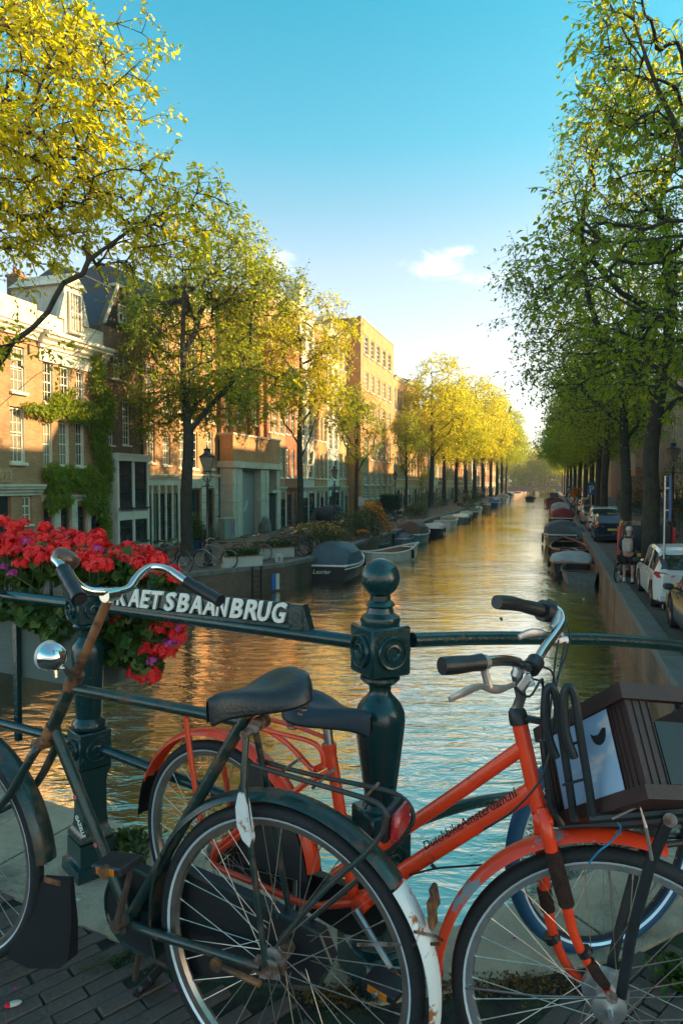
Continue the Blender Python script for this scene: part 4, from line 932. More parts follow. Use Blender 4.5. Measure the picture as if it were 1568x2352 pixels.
def vine():
    pts = []
    def seg(x, y, rx, rz): 
        s, z = FP(x, y); pts.append((s - s0v, -.25, z - ZR, rx, .22, rz))
    for x, y, a, b in ((215, 822, .35, .3), (222, 850, .4, .5), (214, 880, .35, .5), (228, 905, .5, .4), (236, 930, .5, .5), (245, 925, .5, .4), (80, 940, .5, .25), (105, 945, .55, .35), (130, 925, .55, .45), (155, 940, .6, .5), (180, 945, .6, .5), (205, 950, .6, .5), (60, 935, .35, .2), (235, 965, .5, .6), (215, 1000, .5, .6), (225, 1040, .5, .6), (235, 1080, .45, .6), (110, 1085, .5, .4), (125, 1110, .6, .5), (150, 1095, .6, .5), (175, 1100, .6, .5), (200, 1100, .6, .6), (225, 1120, .5, .6), (110, 1150, .4, .5), (200, 1150, .5, .5), (225, 1165, .4, .7), (232, 1210, .3, .6), (225, 1250, .3, .5), (140, 1150, .4, .3), (155, 905, .2, .3)): seg(x, y, a, b)
    g = np.random.default_rng(3); B = np.array(pts); n = 15000; w = B[:, 3] * B[:, 5]; c = g.choice(len(B), n, p=w / w.sum())
    d = g.normal(size=(n, 3)); d /= np.linalg.norm(d, axis=1, keepdims=True); pos = B[c, :3] + d * B[c, 3:6] * (g.uniform(.1, 1.2, n) ** .5)[:, None]
    V, F3 = leaves(g, pos, .13, .7)
    r = thing('climbing_plant', 'leafy green climber hanging in two tiers across the front of the cream-corniced house', 'climber', ST(s0v, TF, ZR), ANG)
    o = link('foliage', np_mesh('foliage', V, F3, LM_vine), r); o['kind'] = 'stuff'
    mb = MB(); mb.tube(smooth_path([(pts[27][0], -.12, 0), (pts[25][0], -.14, 2), (pts[16][0], -.12, 4), (pts[14][0], -.14, 6), (pts[1][0], -.1, pts[1][2])], 4), .05, 6)
    mb.tube(smooth_path([(pts[16][0], -.12, pts[16][2]), (pts[10][0], -.16, pts[10][2]), (pts[7][0], -.16, pts[7][2])], 4), .03, 5); mb.tube(smooth_path([(pts[22][0], -.12, pts[22][2]), (pts[19][0], -.16, pts[19][2]), (pts[17][0], -.16, pts[17][2])], 4), .03, 5)
    mb.build('stems', M_bark, r)
vine()
r, _ = leaf_blob('distant_greenery', 'mass of dark trees closing the view beyond the far bridge', 'trees', ST(335, -4, ZR), [(x, y, z, 9, 8, 8) for x, y, z in ((-14, 0, 5), (-4, 4, 6), (6, 0, 5), (16, 4, 6), (0, 6, 13), (-12, 6, 13), (10, 8, 14), (24, 4, 10), (-10, 0, 0), (0, 2, 0), (10, 2, 0), (20, 2, 1))], 15000, 1.3, LM_mix, 51)
M_of = mat('orange_flowers', (.75, .28, .01), .6, trans=.3, var=.25, vscale=30)
def flowers_on(r, blobs, n, size, m, seed, name='blossoms', top=True):
    g = np.random.default_rng(seed); B = np.array(blobs, float); c = g.choice(len(B), n); d = g.normal(size=(n, 3)); d[:, 2] = np.abs(d[:, 2]) if top else d[:, 2]; d /= np.linalg.norm(d, axis=1, keepdims=True)
    pos = B[c, :3] + d * B[c, 3:6] * g.uniform(.85, 1.12, n)[:, None]; mb = MB()
    V = []; Fs = []
    for p in pos:
        b0 = len(V); t = g.normal(size=2) * .5
        for k in range(6): a = k * math.pi / 3; V.append((p[0] + size * math.cos(a), p[1] + size * math.sin(a), p[2] + size * (t[0] * math.cos(a) + t[1] * math.sin(a))))
        Fs.append(tuple(range(b0, b0 + 6)))
    mb.v = V; mb.f = Fs; mb.m = [0] * len(Fs); me = mb.mesh(name, m, fix=False); o = link(name, me, r); o['kind'] = 'stuff'
p = W(722, 1262, 30.0); p.z = ZR
bl = [(x, y, z, .55, .5, .45) for x, y, z in ((-.5, 0, .5), (.1, .1, .55), (.6, 0, .5), (-.3, 0, 1.0), (.3, 0, 1.05), (.7, .1, .9))]
r, B = leaf_blob('flowering_shrub', 'shrub with dull yellow flowers behind the canopied boat', 'shrub', p, bl, 3800, .07, LM_shr, 5, droop=.0)
flowers_on(r, bl[3:], 420, .035, mat('ochre_flowers', (.45, .22, .02), .6), 6)
p = W(838, 1240, 38.5); p.z = ZR
bl = [(x, y, z, .7, .8, .5) for x, y, z in ((-1.0, 0, .5), (-.3, 0, .6), (.4, 0, .6), (1.0, 0, .5), (-.6, .3, 1.2), (.1, 0, 1.2), (.6, .2, 1.3), (-1.2, .5, 1.0), (.5, 1.2, 1.6))]
r, B = leaf_blob('flowering_shrub', 'big loose shrub with sprays of bright orange flowers at the quay edge', 'shrub', p, bl, 6500, .085, LM_shr, 8, droop=0)
flowers_on(r, [(1.0, .2, .75, .45, .5, .4), (.65, .2, 1.45, .4, .4, .4), (.3, 0, 1.85, .35, .4, .25), (.9, 0, 1.25, .3, .4, .3), (-.2, -.6, .45, .35, .2, .12), (1.25, -.1, .5, .3, .3, .25)], 700, .05, M_of, 9)
def hedge(label, x0, x1, y0, y1, Y, dep=1.2):
    a = W(x0, y1, Y); b = W(x1, y1, Y); w = b.x - a.x; h = W(x0, y0, Y).z - ZR; g = np.random.default_rng(int(x0)); n = int(9000 * 1)
    u = g.uniform(-1, 1, (n, 3)); ax = g.integers(0, 3, n); u[np.arange(n), ax] = np.sign(u[np.arange(n), ax]) * g.uniform(.9, 1.03, n); pos = u * np.array([w / 2, dep / 2, h / 2]) + np.array([0, 0, h / 2])
    V, F3 = leaves(g, pos, .1, .2); r = thing('clipped_hedge', label, 'hedge', (a.x + w / 2, Y, ZR)); o = link('foliage', np_mesh('foliage', V, F3, LM_shr), r); o['kind'] = 'stuff'
    MB().b2(-w / 2 * .9, w / 2 * .9, -dep / 2 * .9, dep / 2 * .9, 0, h * .93).build('inner_twigs', mat('hedge_core', (.02, .025, .012), .95), r)
hedge('square clipped dark green hedge in front of the office block', 848, 918, 1136, 1170, 72.0, 1.6)
def blobshrub(label, x, y, Y, w, h, n=2500, seed=1, lm=None, size=.11):
    p = W(x, y, Y); p.z = ZR; leaf_blob('shrub', label, 'shrub', p, [(-w * .25, 0, h * .35, w * .3, w * .3, h * .38), (w * .25, 0, h * .35, w * .3, w * .3, h * .38), (0, 0, h * .65, w * .35, w * .3, h * .38)], n, size, lm or LM_shr, seed, droop=.1)
blobshrub('low green shrub with brown seed heads between the far parked bikes', 955, 1180, 62, 2.2, 1.4, seed=31)
blobshrub('round green shrub near the seated person on the left quay', 1083, 1165, 82, 2.6, 2.4, seed=32)
blobshrub('tall leafy garden shrub against the right street houses', 1558, 1215, 41, 3.4, 4.6, 6000, 33)
blobshrub('dark bush beside the thick elm trunk on the right pavement', 1462, 1195, 52, 3.0, 4.4, 5000, 34)
blobshrub('weedy green clump at the foot of the left quay lamp', 770, 1225, 36, 1.6, .9, 1800, 35, size=.08)
blobshrub('green plant mass by the second far lamp post', 985, 1150, 90, 4, 2.2, seed=36)
blobshrub('dark ivy-like bush on the white-framed house corner', 965, 1140, 100, 3, 7, 5000, seed=37, lm=LM_vine)
# ================================================================== boats
M_tarp_b = mat('blue_grey_tarp', (.045, .085, .11), .6, var=.2, vscale=2, bump=.3, bscale=5)
M_tarp_s = mat('pale_silver_tarp', (.36, .34, .32), .55, var=.2, vscale=2.5, bump=.5, bscale=4)
M_tarp_r = mat('dark_red_canvas', (.20, .02, .025), .7, var=.15)
M_wood = mat('varnished_wood', (.22, .09, .035), .35, var=.25, vscale=4, coat=.3, stretch=(1, 8, 8))
def hull_fn(L, B, D, transom=.7, sheer=.25, full=.5):
    """half-beam and gunwale height along 0..1, stern at 0, bow at 1"""
    def hb(u): return B / 2 * (transom + (1 - transom) * math.sin(min(1, u / .45) * math.pi / 2)) if u < .45 else B / 2 * max(0.0, 1 - ((u - .45) / .55) ** (1.6 + full * 2)) 
    def gz(u): return D + sheer * (max(0, u - .35) / .65) ** 2 + sheer * .25 * (1 - min(1, u / .3))
    return hb, gz
def make_boat(name, label, px, py, L, B, D, hull_m, rim_m=None, inside_m=None, cover=None, cover_m=None, rz=0, transom=.75, sheer=.3, group='small boats moored along the quays', seats=2, engine=False, cat='boat', bow_away=True, Y=None, stripe=None, ropes=0):
    p = on_z(px, py, ZW) if Y is None else W(px, py, Y); p.z = ZW
    r = thing(name, label, cat, p, ANG + rz + (0 if bow_away else math.pi), group)
    hb, gz = hull_fn(L, B, D, transom, sheer); n = 16; st = [i / n for i in range(n + 1)]
    mb = MB(); prof = [(0, -.35), (.55, -.28), (.86, -.02), (.97, .5), (1.0, 1.0)]; X = lambda u: (u - .5) * L; vs = []
    for u in st:
        h = max(hb(u), .012); g = gz(u)
        for sgn in (-1, 1):
            for q, z in (prof if sgn > 0 else prof): vs.append((X(u) + (0 if z < .9 else 0) + (.06 * L * z if u > .97 else 0), sgn * h * q, g * z if z > 0 else z * .6))
    k = len(prof); fs = []
    for i in range(n):
        for sg in (0, 1):
            for j in range(k - 1):
                a = i * 2 * k + sg * k + j; fs.append((a, a + 1, a + 2 * k + 1, a + 2 * k))
    fs.append(tuple(range(k)) + tuple(range(2 * k - 1, k, -1)))
    mb.add(vs, fs); mb.build('hull', hull_m, r, smooth=True)
    rim_m = rim_m or M_white; inside_m = inside_m or M_cream2
    rim = MB()
    for sg in (-1, 1): rim.tube([(X(u) + (.06 * L if u > .97 else 0), sg * max(hb(u), .012), gz(u)) for u in st], .035 + .01 * B, 6)
    rim.tube([(X(0), -hb(0), gz(0)), (X(0), hb(0), gz(0))], .04, 6); rim.build('gunwale', rim_m, r)
    ins = MB(); vs = []
    for u in st[1:-1]:
        h = hb(u); vs += [(X(u), -h * .95, gz(u) - .03), (X(u), -h * .75, .12), (X(u), h * .75, .12), (X(u), h * .95, gz(u) - .03)]
    fs = [(i * 4 + j, i * 4 + j + 1, i * 4 + 5 + j, i * 4 + 4 + j) for i in range(n - 2) for j in range(3)]; ins.add(vs, fs); ins.build('inner_hull', inside_m, r)
    if cover != 'full':
        for s_ in range(seats):
            u = .18 + .5 * s_ / max(1, seats - 1) if seats > 1 else .3; h = hb(u) * .9; MB().b2(X(u) - .14, X(u) + .14, -h, h, gz(u) - .22, gz(u) - .17, .01).build('thwart', M_wood, r)
        MB().b2(X(.82), X(.9), -hb(.86) * .9, hb(.86) * .9, gz(.85) - .06, gz(.85) - .02).build('foredeck', rim_m, r)
    if stripe:
        m = MB()
        for sg in (-1, 1): m.tube([(X(u), sg * (hb(u) * 1.0 + .012), gz(u) * .8) for u in st[:-1]], .028, 5)
        m.build('rubbing_strake', stripe, r)
    if cover:
        c = MB(); u0, u1, hgt = {'full': (0.02, .97, .35), 'canopy': (.05, .62, .95), 'low': (.08, .85, .32), 'mid': (.3, .8, .8)}[cover]; m_ = 12; vs = []; q = 8
        for i in range(m_ + 1):
            u = u0 + (u1 - u0) * i / m_; t = i / m_
            if cover in ('canopy', 'mid'): e = min(1, math.sin(min(1, t / .12) * math.pi / 2)) * (1 if t < .6 else max(.02, 1 - ((t - .6) / .4) ** 1.6))
            else: e = max(.02, math.sin(math.pi * (t * .9 + .05)))
            for j in range(q + 1):
                a = math.pi * j / q; h = hb(u) * 1.03 + .01; zz = gz(u) + .01 + hgt * e * math.sin(a) ** .65 + (.035 * math.sin(i * 2.1 + j * 1.7) + .03 * math.sin(i * 3.7 - j * .9)) * math.sin(a)
                vs.append((X(u), -h * math.cos(a), zz))
        fs = [(i * (q + 1) + j, i * (q + 1) + j + 1, (i + 1) * (q + 1) + j + 1, (i + 1) * (q + 1) + j) for i in range(m_) for j in range(q)]
        fs += [tuple(range(q + 1)), tuple(range(m_ * (q + 1), (m_ + 1) * (q + 1)))[::-1]]
        c.add(vs, fs); c.build('cover', cover_m or M_tarp_b, r, smooth=30)
    if engine:
        e = MB(); x = X(0) - .12; e.box((x, 0, D + .28), (.28, .24, .34), None, .05); e.b2(x - .05, x + .05, -.05, .05, -.3, D + .1); e.build('outboard_engine', M_bplast, r)
    fe = MB(); fe.tube([(X(.45), hb(.45) + .07, gz(.45) - .05), (X(.45), hb(.45) + .09, .12)], .07, 8); fe.tube([(X(.75), -hb(.75) - .06, gz(.75) - .05), (X(.75), -hb(.75) - .08, .12)], .07, 8); fe.build('fender', M_black, r)
    if ropes:
        a_ = Vector((X(.98), 0, gz(1))); sg = ropes; b_ = Vector((X(1) + 1.0, sg * (B / 2 + .9), 1.02)); rp_ = MB(); rp_.tube([a_, (a_ + b_) / 2 + Vector((0, 0, -.22)), b_], .014, 5); b2_ = Vector((X(0) - .6, sg * (B / 2 + .8), 1.02)); a2_ = Vector((X(.02), sg * hb(0), gz(0))); rp_.build('mooring_rope', M_white, r); MB().tube([a2_, (a2_ + b2_) / 2 + Vector((0, 0, -.15)), b2_], .014, 5).build('mooring_rope', M_white, r)
    return r
hb_black = mat('black_hull', (.010, .012, .015), .5, var=.3, spec=.3); hb_white = mat('white_hull', (.55, .52, .46), .3, var=.1, col2=(.28, .25, .2), c2lo=.55, c2hi=.7); hb_teal = mat('teal_hull', (.05, .17, .19), .4, var=.2)
hb_green = mat('dark_green_hull', (.02, .06, .045), .35, var=.2); hb_red = mat('red_hull', (.22, .03, .02), .4, var=.2); hb_blue = mat('blue_hull', (.03, .07, .18), .35, var=.2); hb_brown = mat('brown_hull', (.12, .05, .03), .4, var=.2); hb_grey = mat('grey_hull', (.10, .12, .13), .5, var=.25)
b = make_boat('motor_launch', 'black hulled launch under a blue-grey canopy with white lettering on its side', 782, 1318, 5.6, 2.0, .62, hb_black, M_white, cover='canopy', cover_m=M_tarp_b, sheer=.3, stripe=M_white, rz=.10, ropes=1)
tm = text_mesh('Laurier', .26, .004, M_white, shear=.25)
o = link('lettering', tm, b); o.matrix_parent_inverse.identity(); o.location = (-2.84, .62, .36); o.rotation_euler = (math.pi / 2, 0, -math.pi / 2)
make_boat('rowing_boat', 'open cream boat with an orange-brown inside, behind the middle railing post', 897, 1288, 3.9, 1.6, .50, hb_white, M_white, mat('orange_brown_boards', (.32, .15, .08), .6), rz=-.55, seats=2, sheer=.35)
make_boat('barge', 'low black empty barge between the launch and the quay', 862, 1262, 5.0, 1.7, .45, hb_black, M_coping, M_black, rz=.1, seats=1)
make_boat('motorboat', 'small dark boat with an outboard, fourth along the left quay', 920, 1252, 4.2, 1.6, .5, hb_grey, M_steel, M_black, cover='low', cover_m=mat('black_tarp', (.02, .024, .03), .6), engine=True)
make_boat('motor_launch', 'teal launch with a tall brown canvas canopy', 952, 1243, 5.6, 2.0, .6, hb_teal, M_white, cover='canopy', cover_m=mat('brown_canvas', (.14, .08, .06), .8), engine=False)
LB = [('rowing_boat', 'dark boat with a pale cover over its stern, next past the teal launch', 994, 1228, 4.8, 1.8, .6, hb_black, 'low', M_tarp_s), ('motorboat', 'cream boat with a dark windscreen and a broad bow', 1024, 1212, 5.4, 2.1, .75, hb_white, None, None),
      ('motorboat', 'white-topped open boat behind the cream one', 1056, 1200, 4.6, 1.9, .6, hb_grey, 'low', M_white), ('motorboat', 'brown hulled boat with a beige cover', 1066, 1192, 5.0, 1.9, .6, hb_brown, 'low', mat('beige_cover', (.42, .36, .26), .7)), ('rowing_boat', 'black sloop under a dark tarpaulin, left side', 1078, 1186, 5.0, 2, .6, hb_black, 'low', MATS['black_tarp']),
      ('motorboat', 'white motorboat with white seat backs', 1090, 1179, 5.2, 2.0, .7, hb_white, 'low', M_white), ('sloop', 'large olive wooden sloop with a high rounded bow', 1106, 1173, 7.0, 2.6, 1.0, mat('olive_hull', (.12, .12, .06), .4), None, None),
      ('motorboat', 'blue boat with blue and white striped cover', 1134, 1164, 6.5, 2.4, .8, hb_blue, 'canopy', mat('blue_white_canvas', (.09, .15, .32), .6, col2=(.5, .5, .5), c2scale=1.2, c2lo=.5, c2hi=.52)), ('cabin_boat', 'white cabin boat beyond the blue one', 1155, 1155, 8, 2.8, 1.1, hb_white, 'canopy', M_tarp_s),
      ('motorboat', 'dark blue covered boat near the far bridge', 1166, 1149, 8, 2.8, 1.0, hb_blue, 'canopy', M_tarp_b), ('motorboat', 'grey boat, second from the far bridge on the left', 1174, 1143, 8, 2.8, 1.0, hb_grey, 'low', M_tarp_b), ('motorboat', 'small red boat at the left end of the far bridge', 1190, 1138, 8, 2.8, 1.2, hb_red, 'low', M_tarp_r)]
for nm, lb, px, py, L, B, D, hm, cv, cm in LB: make_boat(nm, lb, px, py, L, B, D, hm, cover=cv, cover_m=cm, ropes=1)
make_boat('rowing_boat', 'small open grey dinghy with a yellow square on its stern, nearest on the right', 1330, 1330, 3.6, 1.5, .42, hb_grey, M_coping, M_wood, seats=2, sheer=.2)
yb = bpy.data.objects[-1] if False else None
make_boat('motor_launch', 'dark boat under a crumpled silver tarpaulin behind the grey dinghy', 1312, 1309, 4.6, 1.9, .5, hb_black, M_wood, cover='low', cover_m=M_tarp_s, rz=-.05)
make_boat('rowing_boat', 'dark sloop with a varnished red-brown rim and empty inside', 1306, 1280, 5.0, 2.0, .55, hb_black, mat('red_brown_rim', (.25, .07, .03), .4), M_black, sheer=.4, rz=.1)
make_boat('rowing_boat', 'round red-brown open boat with grey tarps heaped inside', 1306, 1255, 4.4, 2.0, .6, hb_brown, M_wood, mat('red_boards', (.26, .07, .04), .6), cover='mid', cover_m=mat('grey_heaped_tarp', (.13, .15, .16), .7, bump=.5, bscale=4))
make_boat('sloop', 'white and green sloop with a big grey canopy over its stern', 1288, 1249, 6.2, 2.3, .75, hb_green, M_white, cover='canopy', cover_m=mat('grey_canvas', (.085, .10, .105), .7, var=.2, bump=.3, bscale=4), stripe=M_white)
make_boat('cabin_boat', 'boat with a dark red canopy and clear windows, right bank', 1291, 1207, 6.5, 2.3, .8, hb_black, M_white, cover='canopy', cover_m=M_tarp_r)
make_boat('cabin_boat', 'boat under a white canopy with a red panel, right bank', 1287, 1187, 7.0, 2.5, .9, hb_white, M_white, cover='canopy', cover_m=M_tarp_s)
make_boat('barge', 'red iron barge with an open hold, right bank', 1271, 1164, 11, 3.2, 1.3, hb_red, hb_red, hb_brown, seats=1)
make_boat('motorboat', 'dark covered boat moored beyond the red barge', 1271, 1144, 11, 3.2, 1.5, hb_black, M_black, cover='low', cover_m=M_black)
make_boat('motorboat', 'dark green boat with people aboard cruising towards us in mid canal', 1217, 1151, 6.5, 2.4, .9, hb_green, M_black, bow_away=False, group='boats under way')
make_boat('motorboat', 'black boat right under the far bridge, under way', 1229, 1137, 8, 2.8, 1.2, hb_black, M_black, bow_away=False, group='boats under way')

# ================================================================== street lamps
M_lamp = mat('lamp_post_dark_red_brown', (.030, .016, .018), .35, var=.2, coat=.2)
M_lglass = mat('lantern_glass', (.35, .30, .22), .1, var=.1, trans=.4)
def lamp_proto(label, loc, rz=0, sc=1.0, high=True):
    r = thing('street_lamp', label, 'street lamp', loc, rz, 'old-style lamp posts on the quays')
    r.scale = (sc,) * 3
    mb = MB(); mb.lathe([(.19, 0), (.19, .12), (.15, .16), (.14, .5), (.16, .55), (.16, .62), (.09, .72), (.075, 1.0), (.10, 1.05), (.07, 1.12), (.055, 1.9), (.045, 3.0), (.07, 3.04), (.07, 3.10), (.04, 3.15), (.035, 3.35)], 12); 
    mb.tube([(-.22, 0, 3.02), (.22, 0, 3.02)], .018, 6); mb.build('post', M_lamp, r, True)
    mb = MB()
    for k in range(4):
        a = math.pi / 4 + k * math.pi / 2; c, s = math.cos(a), math.sin(a)
        mb.tube(smooth_path([(0, 0, 3.18), (.12 * c, .12 * s, 3.22), (.19 * c, .19 * s, 3.36), (.14 * c, .14 * s, 3.50), (.10 * c, .10 * s, 3.56)], 3), .013, 5)
        mb.tube([(.13 * c, .13 * s, 3.58), (.27 * c, .27 * s, 4.10)], .012, 4)
    mb.lathe([(.14, 3.56), (.16, 3.58), (.02, 3.60)], 4, sq=True); mb.lathe([(.31, 4.10), (.31, 4.14), (.16, 4.24), (.12, 4.30), (.12, 4.36), (.16, 4.40), (.03, 4.46), (.02, 4.56), (.0, 4.6)], 8, sq=True)
    mb.build('lantern_frame', M_lamp, r)
    mb = MB(); mb.lathe([(.17, 3.60), (.355, 4.095)], 4, sq=True); 
    me = mb.mesh('lantern_glass', M_lglass); link('lantern_glass', me, r); return r
def quay_pt(px, py): return on_z(px, py, ZR)
lamp0 = lamp_proto('dark red-brown lamp post among the parked bikes on the near left quay', quay_pt(478, 1300))
lamps = [((768, 1208), 'lamp post behind the yellow shrub on the left quay'), ((907, 1178), 'lamp post between the hedge and the quay bikes'), ((965, 1160), 'lamp post by the arched doors beyond the office block'), ((1027, 1147), 'lamp post near the far group of bikes on the left'), ((1541, 1233), 'tall lamp post at the right edge on the right pavement'), ((1052, 1141), 'smallest visible lamp post of the left quay')]
for (px, py), lb in lamps:
    c = copy_tree(lamp0); c.location = quay_pt(px, py); c['label'] = lb
    if px == 1541: c.scale = (1.25,) * 3

# ================================================================== cars
M_tyre = mat('car_tyre', (.015, .015, .016), .85, var=.15); M_rimc = mat('alloy_wheel', (.35, .35, .36), .3, 1.0, .1); M_cglass = mat('car_glass', (.018, .024, .028), .04, 0, .1, spec=1.0)
M_tail = mat('tail_light', (.42, .012, .01), .25, var=.05, coat=.6); M_plate = mat('yellow_number_plate', (.62, .45, .05), .5, var=.03); M_trim = mat('car_trim', (.02, .021, .023), .5)
def car(name, label, cat, s_rear, t_left, L, Wd, H, paint, kind='hatch', wb=None, wr=.33, simple=False, group='cars parked along the right quay'):
    """rear bumper at s_rear, driving direction along the canal; local x forward, y left"""
    r = thing(name, label, cat, ST(s_rear, t_left + Wd / 2, ZR), ANG, group)
    ax = [.17 * L, .17 * L + (wb or .6 * L)]; N_ = 44 if not simple else 22
    if kind == 'van': 
        roof = [(0, 1.0), (.02, 1.0), (.75, .99), (.84, .96), (.93, .60), (1, .52)]; belt = [(0, .56), (.9, .56), (1, .5)]
        def z_of(tab, u):
            for (a, b), (c, d) in zip(tab, tab[1:]):
                if u <= c: return b + (d - b) * (u - a) / max(1e-6, c - a)
            return tab[-1][1]
    else:
        roof = {'hatch': [(0, .60), (.015, .66), (.05, .76), (.14, .95), (.25, .985), (.45, 1.0), (.58, .97), (.74, .64), (.80, .60), (.95, .50), (1, .38)], 'suv': [(0, .58), (.01, .66), (.04, .78), (.10, .95), (.2, .99), (.45, 1), (.58, .97), (.72, .66), (.80, .62), (.96, .52), (1, .4)]}[kind]
        belt = [(0, .62), (.3, .62), (.72, .58), (.8, .57), (1, .36)]
        def z_of(tab, u):
            for (a, b), (c, d) in zip(tab, tab[1:]):
                if u <= c: return b + (d - b) * (u - a) / max(1e-6, c - a)
            return tab[-1][1]
    body = MB(); glass = MB(); hw = Wd / 2; rows = []
    for i in range(N_ + 1):
        u = i / N_; x = u * L; zr = z_of(roof, u) * H; zb = min(z_of(belt, u) * H, zr - .01)
        zs = .22
        for a in ax:
            if abs(x - a) < wr + .06: zs = max(zs, wr + math.sqrt(max(0, (wr + .06) ** 2 - (x - a) ** 2)))
        e = min(1, .80 + .2 * math.sin(min(1, u / .07) * math.pi / 2)) * min(1, .70 + .3 * math.sin(min(1, (1 - u) / .12) * math.pi / 2))
        hwx = hw * e; top = hwx * (.80 if kind != 'van' else .90)
        zm = zs + (zb - zs) * .45
        tw = top if zr - zb > .12 else hwx * .93
        rows.append([(x, hwx * .93, zs), (x, hwx * .985, zs + .03), (x, hwx, max(zm, zs + .04)), (x, hwx * .985, zb - .04), (x, hwx * .955, zb), (x, tw + (hwx * .955 - tw) * .12, zr - (zr - zb) * .14), (x, tw * .93, zr - (zr - zb) * .02), (x, 0, zr + .015)])
    K = len(rows[0]); pil = {'hatch': (.10, .72, (.30, .335), (.52, .545)), 'suv': (.06, .70, (.24, .28), (.50, .53)), 'van': (.80, .90, (.0, .0), (.0, .0))}[kind]
    for sg in (1, -1):
        for i in range(N_):
            u = (i + .5) / N_
            for j in range(K - 1):
                q = [rows[i][j], rows[i + 1][j], rows[i + 1][j + 1], rows[i][j + 1]]; q = [(a, sg * b, c) for a, b, c in q]
                isg = (j == 4 and pil[0] < u < pil[1] and not any(a < u < b for a, b in pil[2:])) and rows[i][7][2] - rows[i][4][2] > .13
                slope = (j in (5, 6)) and ((u > .585 and u < .735) or (kind != 'van' and u < (.12 if kind == 'hatch' else .09) and u > .02)) and kind != 'van' and rows[i][7][2] - rows[i][4][2] > .03
                if kind == 'van' and j in (5, 6) and .84 < u < .92: slope = True
                (glass if (isg or slope) else body).add(q, [(0, 1, 2, 3)])
        for i, fr in ((0, 1), (N_, 0)):
            body.add([(a, sg * b, c) for a, b, c in rows[i]] + [(rows[i][0][0], 0, rows[i][0][2])], [tuple(range(K + 1))])
    body.build('body', paint, r, smooth=35)
    if glass.v: glass.build('windows', M_cglass, r, smooth=35)
    MB().b2(.1, L - .1, -hw * .9, hw * .9, .16, .3).build('underbody', M_trim, r)
    # rear details
    zt = H * (.62 if kind != 'van' else .56)
    if kind == 'van':
        MB().box((-.012, 0, H * .77), (.03, Wd * .78, H * .30), None, .01).build('rear_window', mat('dark_van_glass', (.012, .03, .04), .35, spec=.4), r)
        for sg in (-1, 1): MB().box((.03, sg * hw * .90, H * .64), (.10, .13, H * .52), None, .02).build('tail_light', M_tail, r)
    else:
        q = MB(); 
        for sg in (-1, 1):
            MB().poly([(-.005, sg * hw * .50, zt - .05), (-.005, sg * hw * .80, zt + .02), (.14, sg * hw * .965, zt + .03), (.20, sg * hw * .985, zt - .04), (.05, sg * hw * .90, zt - .12), (-.005, sg * hw * .55, zt - .10)], (.02, sg * .03, 0)).build('tail_light', M_tail, r)
        zz = [z_of(roof, .03) * H, z_of(roof, .12) * H]
        MB().poly([(.02 * L - .03, -hw * .68, zz[0] - .03), (.02 * L - .03, hw * .68, zz[0] - .03), (.12 * L, hw * .66, zz[1] - .03), (.12 * L, -hw * .66, zz[1] - .03)], (-.03, 0, .03)).build('rear_window', M_cglass, r)
    MB().box((-.03, 0, H * .40 if kind == 'van' else zt - .22), (.02, .52, .11)).build('number_plate', M_plate, r)
    MB().box((-.01, 0, .33), (.12, Wd * .9, .20), None, .04).build('bumper', M_trim if kind == 'van' else paint, r)
    for sg in (-1, 1):
        m = MB(); m.box((L * .66, sg * (hw + .10), H * .63), (.16, .2, .13), None, .04); m.tube([(L * .66, sg * hw * .9, H * .60), (L * .66, sg * (hw + .08), H * .62)], .02, 6); m.build('wing_mirror', M_trim, r)
        for dx in (.36, .58):
            if kind != 'van': MB().box((L * dx - .1, sg * hw * 1.0, H * .53), (.17, .035, .028), None, .008).build('door_handle', paint, r)
            MB().b2(L * dx + .02, L * dx + .03, sg * hw * .985 - .006, sg * hw * .985 + .006, .3, H * .58).build('door_seam', M_trim, r)
        for a in ax:
            w = MB(); yy = sg * (hw - .10); w.ring((a, yy, wr), [(wr - .09, -.10), (wr - .02, -.105), (wr, -.07), (wr, .07), (wr - .02, .105), (wr - .09, .10)], 28); o = w.build('wheel', M_tyre, r, smooth=True)
            q = MB(); y2 = yy + sg * .085
            for k in range(5 if not simple else 5):
                an = 2 * math.pi * k / 5; ca_, sa_ = math.cos(an), math.sin(an); q.tube([(a + .03 * ca_, y2, wr + .03 * sa_), (a + (wr - .09) * ca_, y2, wr + (wr - .09) * sa_)], [.04, .03], 4, flat=.5)
            q.ring((a, y2 - sg * .02, wr), [(wr - .10, -.03), (wr - .08, -.03), (wr - .08, .03), (wr - .10, .03)], 24); q.build('rim', M_rimc, o)
            b_ = MB(); b_.ring((a, yy - sg * .02, wr), [(.001, -.02), (wr - .09, -.02), (wr - .09, .02), (.001, .02)], 20); b_.build('brake_disc', M_trim, o)
    if kind == 'suv' and not simple:
        for sg in (-1, 1): MB().tube([(L * .12, sg * hw * .74, H * .985), (L * .3, sg * hw * .76, H + .05), (L * .56, sg * hw * .72, H + .02)], .018, 6).build('roof_rail', M_steel, r)
    return r
P_white = mat('white_car_paint', (.62, .60, .56), .22, var=.03, coat=.6); P_black = mat('black_car_paint', (.010, .011, .013), .12, var=.1, coat=.8); P_blue = mat('dark_blue_car_paint', (.012, .022, .05), .14, var=.1, coat=.8)
P_silver = mat('silver_car_paint', (.36, .37, .38), .25, .6, .05, coat=.6); P_grey = mat('grey_green_car_paint', (.06, .065, .055), .16, .3, .08, coat=.8)
def s_at(Y, t): return (Y + math.sin(TH) * t) / math.cos(TH)
car('parked_car', 'dark grey-green car nearest to us on the right quay, white writing on its door', 'car', s_at(11.6, 2.4), 2.45, 4.3, 1.8, 1.5, P_grey, 'suv', wr=.34)
